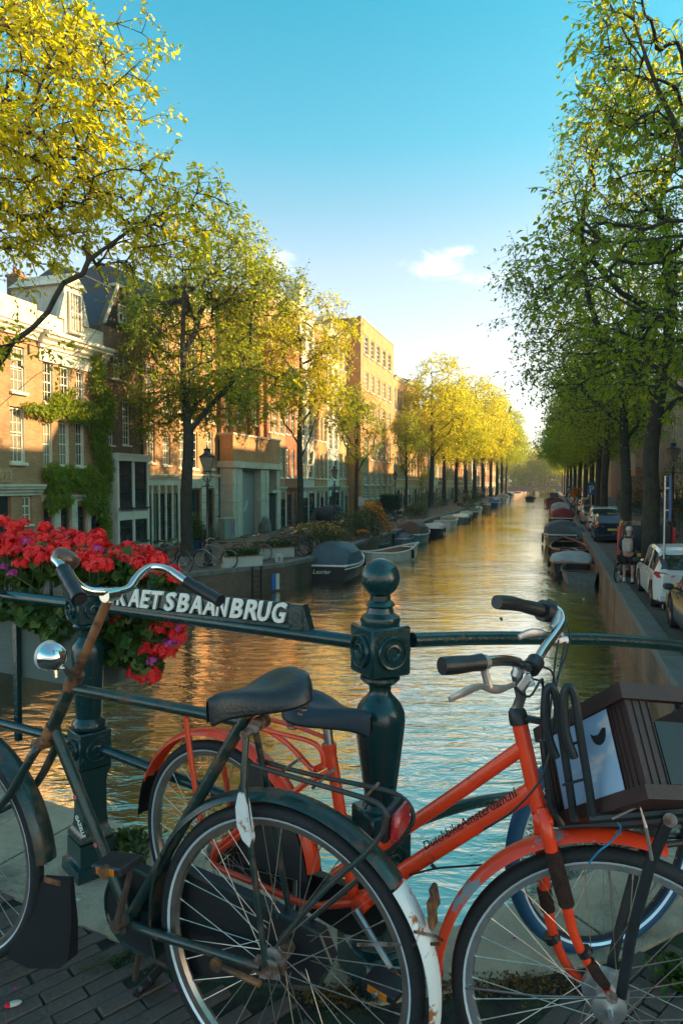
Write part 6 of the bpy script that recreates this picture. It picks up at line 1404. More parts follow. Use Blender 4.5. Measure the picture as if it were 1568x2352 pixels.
def rosette(parent, loc, rot, r=.042):
    mb = MB(); M = Matrix.Rotation(math.pi / 2, 3, 'X')
    mb.lathe([(r, 0), (r, .006), (r * .93, .010), (r * .82, .009), (r * .78, .004), (r * .55, .004), (r * .52, .009), (r * .40, .010), (r * .3, .004), (0.001, .004)], 28, (0, 0, 0), M)
    o = mb.build('rosette', M_rail, parent, True); o.location = loc; o.rotation_euler = (0, 0, rot); return o
rotB = R_(28)
pB = postB(PB, rotB)
for k in range(4):
    a = k * math.pi / 2; rosette(pB, (.0655 * math.sin(a), -.0655 * math.cos(a), .965), a, .048)
    rosette(pB, (.0683 * math.sin(a), -.0683 * math.cos(a), .37), a, .045)
st = MB(); st.poly([(.0665 + .002, y, z) for y, z in ((-.035, .905), (.03, .91), (.04, .96), (.03, 1.01), (-.012, 1.02), (-.04, .99))], (.004, 0, 0)); st.build('torn_sticker', mat('faded_sticker', (.05, .055, .09), .6, col2=(.30, .30, .34), c2lo=.52, c2hi=.66, c2scale=40), pB)
def postA(c, rot):
    mb = MB(); k = 1.0
    mb.box((0, 0, .985), (.118, .118, .105), None, .005); mb.lathe([(.092, 1.038), (.092, 1.046), (.02, 1.078), (.001, 1.08)], 4, sq=True)
    mb.lathe([(.05, .930), (.054, .922), (.052, .914), (.036, .905), (.034, .88), (.040, .872), (.056, .85), (.060, .83), (.058, .79), (.052, .70), (.047, .60), (.045, .58), (.058, .565), (.062, .55), (.060, .54)], 28)
    mb.box((0, 0, .468), (.120, .120, .135), None, .005)
    mb.lathe([(.083, .40), (.066, .36), (.062, .34), (.062, .22), (.066, .18), (.075, .16), (.088, .15), (.090, .135), (.085, .13)], 4, sq=True)
    mb.lathe([(.090, .128), (.092, .05), (.110, .045), (.115, .005)], 4, sq=True)
    o = mb.build('post', M_rail, rail, smooth=38); o.location = c; o.rotation_euler = (0, 0, rot); return o
rotA = R_(-48)
pA = postA(PA, rotA)
for k in range(4): a = k * math.pi / 2; rosette(pA, (.0605 * math.sin(a), -.0605 * math.cos(a), .468), a, .040); rosette(pA, (.0598 * math.sin(a), -.0598 * math.cos(a), .985), a, .036)
c2 = PB + LD * 3.05; p3 = postA(c2, rotA)
def railtube(pts, r, name='handrail'): return MB().tube(pts, r, 14).build(name, M_rail, rail, True)
A3 = lambda p, z: Vector((p.x, p.y, z))
dirAB = (PA - PB).normalized()
railtube([A3(PB, .975) + dirAB * .07, A3(PA, .995) - dirAB * .055], .0215); railtube([A3(PB, .36) + dirAB * .07, A3(PA, .468) - dirAB * .06], .019, 'lower_rail')
railtube([A3(PA, .995) + dirAB * .055, A3(c2, 1.0) - dirAB * .06], .0215); railtube([A3(PA, .468) + dirAB * .06, A3(c2, .49) - dirAB * .06], .019, 'lower_rail')
railtube([A3(c2, 1.0), A3(PL, 1.02)], .0215); railtube([A3(c2, .49), A3(PL, .5)], .019, 'lower_rail')
upR = [W(946, 1470, 1.99), W(1080, 1466, 2.12), W(1250, 1466, 2.30), W(1400, 1470, 2.45), W(1568, 1485, 2.61), W(1800, 1520, 2.85), W(2100, 1580, 3.1)]
railtube(smooth_path(upR, 5), .0225)
loR = [W(942, 1890, 1.99), W(1040, 1856, 2.12), W(1134, 1836, 2.25), W(1300, 1818, 2.36), W(1568, 1800, 2.61), W(1900, 1800, 2.9)]
railtube(smooth_path(loR, 5), .019, 'lower_rail')
pD = PB + RD * 1.55; 
oD = postA(Vector((upR[5].x, upR[5].y, -.12)), R_(35))
# clamp ring left of the left post
MB().tube([W(118, 1352, 2.66) + Vector((0, .0, 0)) + Vector((-.004, -.03, .0)) * 0 + Vector((math.cos(a) * .012, -.026 * math.cos(a), .026 * math.sin(a))) for a in [k * math.pi / 6 for k in range(12)]], .006, 6, closed=True).build('clamp_ring', M_black, rail)

# the name board
def name_sign():
    a = PB + dirAB * .30; b = PB + dirAB * 1.02; L = (b - a).length
    # local x runs from the left end to the right end as read
    ang = math.atan2(-dirAB.y, -dirAB.x)
    r = thing('bridge_name_board', 'bridge name board with raised white capitals standing on the handrail', 'name board', (b.x, b.y, 1.012), ang)
    x0, x1 = 0.0, L
    tilt = Matrix.Rotation(-.0, 3, 'X')
    MB().b2(x0, x1, -.012, .002, .0, .062, .003).build('board', M_rail, r)
    MB().b2(x0 - .01, x1 + .01, -.022, .010, -.016, -.001, .003).build('lower_lip', M_rail, r)
    e = MB(); e.b2(x1 - .0, x1 + .05, -.020, .012, -.02, .060, .004); e.poly([(x1 + .05, 0, -.02), (x1 + .075, 0, -.02), (x1 + .05, 0, .06)], (0, .03, 0)); e.build('end_bracket', M_rail, r)
    MB().b2(x0 - .05, x0, -.020, .012, -.02, .060, .004).build('end_bracket', M_rail, r)
    word = 'KAETSBAANBRUG'; n = len(word); step = (L - .01) / n
    for i, ch in enumerate(word):
        me = text_mesh(ch, .083, .0045, M_letter, offset=.0022, shear=.28)
        vs = np.array([v.co[:] for v in me.vertices]); w = vs[:, 0].max() - vs[:, 0].min(); k = min(1.15, (step * .95) / w)
        o = link('letter', me, r, (.008 + step * i - vs[:, 0].min() * k, -.0185, .002), (math.pi / 2, 0, rr.uniform(-.01, .01)), (k, 1.03, 1))
name_sign()

# ================================================================== flower box and geraniums
M_box = mat('grey_green_planter', (.085, .115, .10), .75, var=.12, vscale=5, bump=.25, bscale=90)
oL = -nL                                                             # outward, over the water
fa = A3(PA + dirAB * 1.5, 0) + oL * .17; fb = A3(PA + dirAB * .02, 0) + oL * .17
angf = math.atan2((fb - fa).y, (fb - fa).x); Lf = (fb - fa).length
pl = thing('flower_trough', 'long grey-green flower trough hung on the outside of the railing', 'planter', (fa.x, fa.y, 0), angf)
bx = MB(); bx.b2(0, Lf, -.12, -.10, .66, .93); bx.b2(0, Lf, .10, .12, .66, .93); bx.b2(0, .02, -.10, .10, .66, .93); bx.b2(Lf - .02, Lf, -.10, .10, .66, .93); bx.b2(.02, Lf - .02, -.10, .10, .66, .68); bx.build('trough', M_box, pl)
MB().b2(.02, Lf - .02, -.10, .10, .86, .90).build('soil', M_soil, pl)
bk = MB().b2(-.012, .012, -.02, .0, .40, 1.0).tube([(0, -.01, 1.0), (0, -.10, 1.02), (0, -.13, .99)], .010, 6).mesh('bracket', M_rail)
for x in (.35, Lf - .32 - .1): link('bracket', bk, pl, (x, -.125, 0))
LM_ger = leaf_mat('geranium_leaves', (.05, .11, .02), (.035, .075, .015), (.16, .26, .03), .3, 8)
LM_ger2 = leaf_mat('pale_geranium_leaves', (.14, .20, .04), (.08, .13, .02), (.30, .34, .05), .3, 8)
M_pet = mat('scarlet_petals', (.90, .022, .022), .5, var=.16, vscale=60, trans=.25, col2=(.92, .045, .03), c2scale=90, c2lo=.5, c2hi=.6); M_pet2 = mat('crimson_petals', (.86, .016, .02), .5, var=.2, vscale=60, trans=.25); M_mag = mat('magenta_petals', (.55, .06, .30), .5, var=.2, vscale=50, trans=.25)
def head_mesh(seed, m, n=60, R=.036, ps=.0095):
    g = np.random.default_rng(seed); V = []; Fs = []
    for k in range(n):
        d = g.normal(size=3); d[2] = abs(d[2]) * .8 - .15; d /= np.linalg.norm(d); c = d * R * g.uniform(.55, 1.2); t = np.cross(d, g.normal(size=3)); t /= np.linalg.norm(t); b = np.cross(d, t)
        for q in range(5):
            a = q * 2 * math.pi / 5 + g.uniform(-.2, .2); e = t * math.cos(a) + b * math.sin(a); s_ = t * -math.sin(a) + b * math.cos(a); pz = ps * g.uniform(.85, 1.2); b0 = len(V)
            V += [c, c + e * pz * .8 + s_ * pz * .48 + d * pz * .22, c + e * pz * 1.5 + d * pz * .1, c + e * pz * .8 - s_ * pz * .48 + d * pz * .22]; Fs += [(b0, b0 + 1, b0 + 2, b0 + 3)]
    V = [tuple(v) for v in V]; mb = MB(); mb.v = V; mb.f = Fs; mb.m = [0] * len(Fs); return mb.mesh('blossom', m, fix=False)
HM = [head_mesh(k, M_pet) for k in range(4)] + [head_mesh(k + 9, M_pet2) for k in range(2)]; HG = [head_mesh(30 + k, M_mag, 14, .03, .010) for k in range(2)]
def round_leaves(g, pos, size):
    n = len(pos); nrm = g.normal(size=(n, 3)) * .55 + np.array([0, -.55, .75]); nrm /= np.linalg.norm(nrm, axis=1, keepdims=True); t = np.cross(nrm, g.normal(size=(n, 3))); t /= np.linalg.norm(t, axis=1, keepdims=True); b = np.cross(nrm, t)
    K = 8; sz = size * g.uniform(.6, 1.3, n); V = [pos + nrm * 0]; 
    for k in range(K):
        a = 2 * math.pi * (k + .5) / K * .93 + .2; w = 1.0 + .13 * (-1) ** k
        V.append(pos + (t * math.cos(a) + b * math.sin(a)) * (sz * w)[:, None] + nrm * (sz * .22 * (1 if k % 2 else .4))[:, None])
    V = np.stack(V, 1).reshape(-1, 3); o = (np.arange(n) * (K + 1))[:, None]; F3 = np.concatenate([o + np.array([[0, k + 1, k + 2]]) for k in range(K - 1)], 1).reshape(-1, 3); return V, F3
def geranium(label, base, heads, leafb, seed, mags=0, nleaf=900):
    g = np.random.default_rng(seed); r = thing('geranium_plant', label, 'flowering plant', base, 0, 'red geraniums on the railing'); base = Vector(base)
    stem = MB()
    for k, h in enumerate(heads):
        p = Vector(h) - base; me = HM[(k * 5 + seed) % 6] if g.uniform() > .0 else HM[0]
        o = link('blossom', me, r, p, (g.uniform(-.5, .5), g.uniform(-.5, .5), g.uniform(0, 6)), g.uniform(.62, 1.12)); f_ = Vector((g.uniform(-.05, .05), .02, g.uniform(-.12, -.05))) 
        stem.tube([p, p * .75 + f_ * .4 + Vector((0, .02, -.01)), p * .45 + f_], .0028, 4)
    stem.build('stems', mat('flower_stems', (.07, .11, .03), .6), r)
    B = np.array(leafb, float); B[:, :3] -= np.array(base); c = g.choice(len(B), nleaf); d = g.normal(size=(nleaf, 3)); d /= np.linalg.norm(d, axis=1, keepdims=True); pos = B[c, :3] + d * B[c, 3:6] * (g.uniform(.1, 1, nleaf) ** .5)[:, None]
    q = int(nleaf * .82)
    for ps, lm, nm in ((pos[:q], LM_ger, 'leaves'), (pos[q:], LM_ger2, 'young_leaves')):
        V, F3 = round_leaves(g, ps, .021); o = link(nm, np_mesh(nm, V, F3, lm), r); o['kind'] = 'stuff'
    return r
def on_line(px, py, off):    # point over the trough plane: intersect ray with vertical plane offset outward by off
    d = W(px, py, 1.0) - Vector((0, 0, CZ)); o = Vector((0, 0, CZ)); n = oL; p0 = PB + oL * off
    t = (p0 - Vector((0, 0, 0))).dot(n) / Vector((d.x, d.y, 0)).dot(n); return o + d * t
hd = [[], [], [], []]; g = np.random.default_rng(77)
top = [(0, 1225, 1300), (20, 1195, 1300), (50, 1193, 1305), (85, 1200, 1310), (120, 1208, 1310), (150, 1222, 1312), (180, 1222, 1315), (210, 1226, 1315), (240, 1248, 1318), (270, 1252, 1318), (300, 1253, 1315), (330, 1260, 1312), (350, 1275, 1310)]
for x, y0, y1 in top:
    for k in range(8):
        px = x + g.uniform(-16, 16); py = y0 + 10 + (y1 - y0 - 20) * (k / 7.0) + g.uniform(-4, 4); 
        if g.uniform() < (.7 if k >= 6 else .22): continue
        p = on_line(px, py, .04 + .20 * (1 - k / 7) + g.uniform(-.02, .02)); hd[min(2, int(max(0, px) / 125))].append(p)
for px, py in ((-60, 1230), (-40, 1215), (-50, 1260), (-90, 1220), (-110, 1250), (-75, 1280), (-20, 1245), (-25, 1280), (95, 1392), (340, 1318), (375, 1315), (390, 1322), (400, 1328)): hd[0 if px < 200 else 2].append(on_line(px, py, .12))
for px, py in ((272, 1405), (290, 1420), (268, 1430), (300, 1405), (350, 1412), (372, 1425), (390, 1432), (405, 1455), (412, 1440), (365, 1450), (330, 1478), (342, 1495), (318, 1488), (358, 1505), (350, 1475), (372, 1492), (392, 1470), (335, 1530), (320, 1545), (345, 1552), (328, 1560), (380, 1500), (410, 1465)): hd[3].append(on_line(px, py, .10 + g.uniform(-.02, .05)))
def lb(lst): return [tuple(on_line(x, y, o)) + (a, .09, c) for x, y, o, a, c in lst]
geranium('red geranium cluster at the far left end of the flower trough', on_line(20, 1400, .17), hd[0], lb([(-80, 1290, .17, .16, .09), (10, 1300, .17, .14, .09), (70, 1310, .17, .12, .08), (40, 1390, .05, .13, .06), (100, 1420, .04, .10, .05), (-40, 1390, .05, .13, .07), (150, 1430, .06, .07, .05), (130, 1450, .06, .05, .04)]), 1, nleaf=1500)
geranium('dense red geranium behind the green bicycle grip', on_line(180, 1380, .17), hd[1], lb([(140, 1290, .17, .12, .09), (200, 1300, .17, .12, .08), (250, 1310, .17, .10, .07), (170, 1400, .10, .10, .05)]), 2, nleaf=900)
geranium('red geranium just left of and behind the name board', on_line(300, 1370, .17), hd[2], lb([(290, 1300, .17, .12, .08), (340, 1310, .17, .08, .06), (380, 1330, .14, .05, .03)]), 3, nleaf=700)
geranium('trailing red geranium hanging below the name board', on_line(290, 1400, .17), hd[3], lb([(265, 1430, .14, .07, .08), (300, 1450, .14, .08, .08), (330, 1470, .14, .08, .07), (290, 1500, .14, .06, .05), (370, 1440, .14, .06, .05), (340, 1520, .12, .05, .05), (385, 1400, .12, .06, .03)]), 4, nleaf=1300)
pt = thing('petunia', 'trailing magenta petunias among the red geraniums', 'flowering plant', on_line(200, 1390, .15)); sm = MB()
for k, (px, py) in enumerate(((62, 1245), (8, 1305), (385, 1480), (398, 1478), (416, 1440), (352, 1520), (225, 1262), (30, 1318))):
    p = on_line(px, py, .07) - pt.location; link('blossom', HG[k % 2], pt, p, (g.uniform(-.6, .6), g.uniform(-.5, .5), k), .65); sm.tube([p, p * .6 + Vector((0, 0, -.03))], .002, 4)
sm.build('stems', MATS['flower_stems'], pt)

# weeds and litter on the deck
def weeds(label, spots, seed, n=120, size=.02, lm=None, h=.03):
    g = np.random.default_rng(seed); P = np.array([tuple(on_z(x, y, -.0)) for x, y in spots]); c = g.integers(0, len(P), n); pos = P[c] + g.normal(size=(n, 3)) * np.array([.03, .02, 0]) + np.array([0, 0, 0]) ; pos[:, 2] = -.0 + g.uniform(0, h, n)
    V, F3 = leaves(g, pos, size, -.5); me = np_mesh('weeds', V, F3, lm or LM_ger); o = link('weeds', me); tag(o, kind='stuff'); tag(o, label, 'weeds'); return o
LM_dry = leaf_mat('dry_moss', (.16, .09, .03), (.09, .07, .02), (.3, .16, .04), .3, 8)
weeds('green moss and weeds in the joint beside the kerb stone', [(205 + k * 6, 2228 - k * 2.2) for k in range(30)], 1, 260, .010, h=.008)
weeds('small green weeds by the pedal', [(345 + k * 5, 2222 - k) for k in range(14)], 2, 90, .010, h=.008)
weeds('tuft of weeds at the bottom right on the kerb', [(1545, 2255), (1560, 2262), (1568, 2250), (1552, 2268)], 3, 260, .03, h=.05)
weeds('patch of dry orange moss under the wheels', [(1010 + 14 * k, 2268 + 12 * math.sin(k * 1.3)) for k in range(22)] + [(700 + 9 * k, 2290 + 6 * math.sin(k)) for k in range(18)], 4, 1500, .012, LM_dry, h=.008)
weeds('weeds at the foot of the left post', [(225 + 7 * k, 1990 - 10 * math.sin(k * .5)) for k in range(12)], 5, 700, .03, LM_shr, h=.07)
weeds('weeds sprouting from the bridge edge behind the orange rear wheel', [(262 + 6 * k, 1960 - 5 * k % 30) for k in range(10)], 6, 500, .03, LM_shr, h=.05)
p = on_z(32, 2310, 0); r = thing('crushed_wrapper', 'small crushed red and white wrapper on the clinkers', 'wrapper', p, .4); MB().sphere((0, 0, .006), .018, 10, 6, (1.2, .6, .35)).build('foil', B_rend, r); MB().sphere((-.012, 0, .006), .012, 10, 6, (1, .9, .5)).build('red_end', M_pet2, r)
p = on_z(172, 2070, 0); tag(MB().sphere((p.x, p.y, .005), .016, 8, 5, (1.4, .8, .25)).build('paper_scrap', B_rend), 'small white scrap of paper on the kerb stone', 'litter')
fp = MB(); 
for x, y in ((108, 1985), (25, 2045), (135, 2222), (1180, 2155), (405, 2275), (468, 2320), (740, 2300), (1432, 2250), (35, 2270), (1260, 2160)): q = on_z(x, y, .004); fp.poly([q + Vector((.007 * math.cos(a), .005 * math.sin(a), .002 * math.sin(3 * a))) for a in [k * math.pi / 3 for k in range(6)]], (0, 0, .0006))
tag(fp.build('fallen_petals', M_mag), 'fallen magenta petals scattered on the kerb stones', 'petals', kind='stuff')

# things floating on the water
def reeds():
    g = np.random.default_rng(5); n = 1500; V = []; Fs = []
    for k in range(n):
        px, py = g.uniform(1215, 1568), g.uniform(1880, 2100); c = on_z(px, py, ZW + g.uniform(.01, .06)); a = g.uniform(0, math.pi); L = g.uniform(.08, .32); w = .004; d = Vector((math.cos(a), math.sin(a), g.uniform(-.12, .12))) * L; s_ = Vector((-math.sin(a), math.cos(a), 0)) * w; m_ = c + d * .5 + Vector((0, 0, g.uniform(0, .03))); b0 = len(V)
        V += [tuple(c - s_), tuple(c + s_), tuple(m_ + s_), tuple(m_ - s_), tuple(c + d + s_), tuple(c + d - s_)]; Fs += [(b0, b0 + 1, b0 + 2, b0 + 3), (b0 + 3, b0 + 2, b0 + 4, b0 + 5)]
    mb = MB(); mb.v = V; mb.f = Fs; mb.m = [0] * len(Fs); o = link('floating_reeds', mb.mesh('floating_reeds', mat('dead_reeds', (.20, .19, .13), .7, var=.4, vscale=3), fix=False)); tag(o, 'mat of dead reeds and litter floating behind the orange front wheel', 'reeds', kind='stuff')
    for (x, y, c, lb) in ((1150, 1420, (.10, .20, .16), 'small green carton floating in mid canal'), (1265, 1456, (.25, .25, .2), 'pale scrap floating between the two handlebar grips'), (1340, 1300 + 75, (.3, .3, .28), 'white scrap floating near the right quay wall'), (1200, 1455, (.05, .12, .10), 'dark scrap floating behind the upper grip')):
        p = on_z(x, y, ZW + .02); r = MB().box((0, 0, 0), (.10, .07, .05), rr.uniform(0, 3), .01).build('floating_litter', mat('litter_' + lb.split()[0], c, .6), loc=p); tag(r, lb, 'litter')
    p = on_z(1548, 2105, ZW + .04); r = thing('floating_bottle', 'dark round can floating among the reeds', 'can', p, .7); MB().tube([(-.08, 0, 0), (.08, 0, 0)], .035, 12).build('can', M_black, r)
reeds()
# ================================================================== the two front bicycles
class Plane:
    def __init__(s, origin, heading):
        s.o = Vector(origin); s.x = Vector((heading[0], heading[1], 0)).normalized(); s.y = Vector((-s.x.y, s.x.x, 0)); s.rz = math.atan2(s.x.y, s.x.x)
    def q(s, px, py, off=0.0):
        c = Vector((0, 0, CZ)); d = W(px, py, 1.0) - c; t = (s.o + s.y * off - c).dot(s.y) / d.dot(s.y); p = c + d * t - s.o
        return Vector((p.dot(s.x), off, p.z))
    def l(s, w): p = Vector(w) - s.o; return Vector((p.dot(s.x), p.dot(s.y), p.z))
    def d(s, px, py, Y): return s.l(W(px, py, Y))
M_gr = mat('worn_dark_green_paint', (.010, .034, .030), .30, 0, .35, 9, bump=.12, bscale=90, col2=(.10, .055, .03), c2lo=.50, c2hi=.66, c2scale=22, coat=.3, c2rough=.75)
M_or = mat('orange_paint', (.95, .060, .012), .36, 0, .14, 9, bump=.08, bscale=90, col2=(.30, .07, .03), c2lo=.60, c2hi=.70, c2scale=34, coat=.35, c2rough=.8)
M_orf = mat('scratched_orange_paint', (.92, .062, .014), .36, 0, .10, 7, bump=.06, bscale=60, col2=(.26, .28, .29), c2lo=.575, c2hi=.585, c2scale=11, coat=.2, c2rough=.6)
M_rust = mat('rusty_tube', (.26, .11, .045), .6, .3, .4, 14, bump=.25, bscale=90, col2=(.07, .04, .025), c2scale=20)
M_whp = mat('chipped_white_paint', (.74, .76, .74), .4, 0, .08, 8, bump=.1, bscale=60, col2=(.34, .12, .03), c2lo=.56, c2hi=.61, c2scale=17, c2rough=.8)
M_tape = mat('brown_fork_sleeve', (.055, .022, .014), .95, 0, .4, 60, bump=.8, bscale=220)
M_rim = mat('dull_aluminium_rim', (.42, .37, .32), .32, .9, .2, 20); M_spoke = mat('spoke_steel', (.55, .48, .40), .35, .9, .2, 40); M_hub = mat('rusty_hub', (.16, .08, .05), .6, .5, .4, 30, bump=.2, col2=(.30, .28, .26), c2scale=30)
M_refl = mat('reflective_stripe', (.72, .82, .88), .35, .3, .05); M_tyr = mat('bicycle_tyre', (.014, .016, .018), .72, 0, .25, 30, bump=.2, bscale=160)
M_amber = mat('amber_reflector', (.75, .22, .01), .25, 0, .05, coat=.8, trans=.2); M_redr = mat('red_reflector', (.40, .012, .015), .22, 0, .2, 50, bump=.3, bscale=220, coat=.8)
M_flap = mat('black_rubber_flap', (.006, .0065, .0075), .85, 0, .2, 10, bump=.1, bscale=200); M_cloth = mat('black_oilcloth', (.013, .015, .017), .48, 0, .3, 4, bump=.5, bscale=7)
M_sad = mat('worn_black_saddle', (.018, .021, .024), .42, 0, .25, 14, bump=.15, bscale=120, col2=(.06, .05, .045), c2lo=.62, c2hi=.8, c2scale=9, coat=.15)
SPOKE = {}
def wheel(parent, c, R, n=36, tyre=.019, rim_m=None, hubm=None, stripe=True, brake=False, rz=0.0, tm=None, hubr=.022):
    """c local hub; wheel lies in the local x-z plane turned by rz"""
    o0 = MB().ring((0, 0, 0), [(R - .048, -.011), (R - .034, -.013), (R - .030, -.010), (R - .034, 0), (R - .030, .010), (R - .034, .013), (R - .048, .011), (R - .053, 0)], 72).build('wheel', rim_m or M_rim, parent, True, c, (0, 0, rz))
    r = tyre; MB().ring((0, 0, 0), [(R - r + r * math.cos(a), r * math.sin(a)) for a in [2 * math.pi * k / 14 for k in range(14)]], 80).build('tyre', tm or M_tyr, o0, True)
    if stripe:
        for s in (-1, 1):
            a0, a1 = 2.05, 2.38; pr = [(R - r + (r + .0009) * math.cos(a), s * (r + .0009) * math.sin(a)) for a in (a0, (a0 + a1) / 2, a1)] + [(R - r + (r - .001) * math.cos(a), s * (r - .001) * math.sin(a)) for a in (a1, a0)]
            MB().ring((0, 0, 0), pr, 80).build('reflective_stripe', M_refl, o0, True)
    h = MB(); My = Matrix.Rotation(math.pi / 2, 3, 'X'); h.lathe([(.006, -.065), (.006, -.045), (hubr + .008, -.036), (hubr + .008, -.032), (hubr - .004, -.028), (hubr - .004, .028), (hubr + .008, .032), (hubr + .008, .036), (.006, .045), (.006, .065)], 20, (0, 0, 0), My)
    if brake: h.lathe([(.045, -.034), (.052, -.030), (.052, -.012), (.045, -.010)], 28, (0, 0, 0), My)
    h.build('hub', hubm or M_hub, o0, True)
    key = (round(R, 3), round(hubr, 3))
    if key not in SPOKE: SPOKE[key] = MB().tube([(0, 0, hubr + .004), (0, 0, R - .052)], .00115, 5).tube([(0, 0, R - .066), (0, 0, R - .050)], .002, 5).mesh('spoke', M_spoke)
    for k in range(n):
        a = 2 * math.pi * k / n; s = 1 if k % 2 else -1; t = (.95 if (k // 2) % 2 else -.95)
        hub_p = Vector(((hubr + .004) * math.cos(a + t), s * .033, (hubr + .004) * math.sin(a + t))); rim_p = Vector(((R - .05) * math.cos(a), 0, (R - .05) * math.sin(a))); d = rim_p - hub_p
        L0 = R - .052 - hubr - .004
        o = link('spoke', SPOKE[key], o0); qd = d.to_track_quat('Z', 'Y'); o.rotation_mode = 'QUATERNION'; o.rotation_quaternion = qd; o.scale = (1, 1, d.length / L0); o.location = hub_p - qd @ Vector((0, 0, (hubr + .004) * d.length / L0))
    return o0
def fender(parent, c, R, a0, a1, m, w=.030, name='mudguard', rz=0, th=.0012, n=40):
    pr = [(R - .008, -w), (R + .003, -w * .72), (R + .009, 0), (R + .003, w * .72), (R - .008, w), (R - .010, w - .002), (R + .000, w * .70), (R + .006, 0), (R + .0, -w * .70), (R - .010, -w + .002)]
    return MB().ring((0, 0, 0), pr, n, R_(a0), R_(a1)).build(name, m, parent, True, c, (0, 0, rz))

# ---------------------------------------------------------------- the green roadster
Rg = W(648, 2187, F_ / 1003); Fg = W(-100, 1932, F_ / 766)
G = Plane((Rg.x, Rg.y, Rg.z - .35), (Fg - Rg)[:2]); wbg = 1.135
gb = thing('green_bicycle', 'old dark green roadster in front, rusty handlebar stem and white-tipped rear mudguard', 'bicycle', G.o, G.rz)
Hr = Vector((0, 0, .35)); Hf = Vector((wbg, 0, .35))
wheel(gb, Hr, .352, hubm=M_hub, hubr=.024); wheel(gb, Hf, .352)
q = G.q
ht, hlo, crown = q(168, 1568), q(118, 1680), q(95, 1703); bb = q(300, 2108); sc_ = q(566, 1652)
MB().tube([ht, hlo], .0185, 16).build('head_tube', M_gr, gb, True); 
lg = MB(); lg.tube([ht + (ht - hlo).normalized() * .012, ht - (ht - hlo).normalized() * .02], .0215, 16); lg.tube([hlo + (ht - hlo).normalized() * .02, hlo - (ht - hlo).normalized() * .012], .0215, 16); lg.build('headset', M_rust, gb, True)
MB().tube([q(176, 1582), q(562, 1657)], .0145, 14).build('top_tube', M_gr, gb, True)
MB().tube([q(124, 1672), q(296, 2100)], .0155, 14).build('down_tube', M_gr, gb, True)
MB().tube([q(568, 1640), q(303, 2100)], .0155, 14).build('seat_tube', M_gr, gb, True)
MB().tube([bb + Vector((0, -.04, 0)), bb + Vector((0, .04, 0))], .023, 16).build('bottom_bracket', M_gr, gb, True)
mb = MB()
for s in (-1, 1): mb.tube([bb + Vector((-.02, s * .022, 0)), bb + Vector((-.12, s * .035, .01)), Vector((.02, s * .062, .348))], [.012, .0125, .009], 10)
mb.build('chain_stay', M_gr, gb, True)
mb = MB(); 
for s in (-1, 1): mb.tube([sc_ + Vector((-.012, s * .02, -.03)), sc_ + Vector((-.02, s * .045, -.14)), Vector((.006, s * .064, .355))], [.008, .0085, .007], 10)
mb.build('seat_stay', M_gr, gb, True)
mb = MB(); mb.tube([sc_ + Vector((-.02, -.04, -.02)), sc_ + Vector((-.02, .045, -.02))], .010, 10); mb.tube([sc_ + Vector((.0, -.0, .012)), sc_ + Vector((-.008, 0, .034))], .020, 14); mb.tube([sc_ + Vector((-.035, .02, -.005)), sc_ + Vector((-.035, -.03, -.005))], .016, 10); mb.build('seat_clamp', M_hub, gb, True)
MB().tube([sc_, q(551, 1622)], .0125, 12).build('seat_post', M_rust, gb, True)
# dropouts
mb = MB()
for s in (-1, 1): mb.poly([Vector((x, s * .062, z)) for x, z in ((.05, .345), (.03, .375), (-.02, .37), (-.03, .335), (.02, .325))], (0, .006, 0)); mb.tube([(0, s * .06, .35), (0, s * .082, .35)], .011, 6)
mb.build('dropout', M_hub, gb)
mb = MB(); mb.tube([(.135, .062, .318), (.02, .066, .312)], .008, 8); mb.lathe([(.016, -.005), (.016, .005)], 14, (.14, .066, .320), Matrix.Rotation(math.pi / 2, 3, 'X')); mb.build('brake_arm', M_rust, gb)
MB().ring((.0, 0, 0), [(.015, -.006), (.0165, -.006), (.0165, .006), (.015, .006)], 16).mesh('band', M_chrome)
# fork
d0 = (hlo - ht).normalized(); cr = hlo + d0 * .035; mb = MB()
for s in (-1, 1):
    mb.tube(smooth_path([cr + Vector((0, s * .02, 0)), cr + Vector((.01, s * .043, -.03)), cr + d0 * .22 + Vector((.02, s * .05, 0)), Vector((wbg - .075, s * .052, .43)), Vector((wbg, s * .052, .35))], 5), [.014 - .006 * i / 20 for i in range(21)], 10)
mb.build('fork', M_gr, gb, True); MB().box(cr, (.05, .085, .035), Matrix.Rotation(.5, 3, 'Y'), .01).build('fork_crown', M_rust, gb, True)
# mudguards
fender(gb, Hf, .382, -6 + 180, 35 + 0, M_gr, .036, 'front_mudguard')
fender(gb, Hr, .378, 205, 27, M_gr, .028, 'rear_mudguard') if False else fender(gb, Hr, .378, 27, 140, M_gr, .030, 'rear_mudguard')
fender(gb, Hr, .378, 141, 186, M_whp, .030, 'white_mudguard_tip')
fender(gb, Hr, .378, -18, 26, M_gr, .030, 'rear_mudguard')
mb = MB(); mb.box(q(985, 2055, -.0) + Vector((-.012, 0, 0)), (.012, .03, .045), Matrix.Rotation(.2, 3, 'Y'), .003); mb.box(q(992, 2095), (.012, .034, .06), Matrix.Rotation(.1, 3, 'Y'), .003); mb.build('rusty_lamp_bracket', M_rust, gb)
mb = MB(); mb.tube([q(950, 2140, .03), q(1000, 2150, .0), q(1016, 2160, -.02)], .0035, 6); mb.tube([q(820, 2170, .03), q(1010, 2168, .0)], .004, 6); mb.build('chain_lock_cable', M_hub, gb)
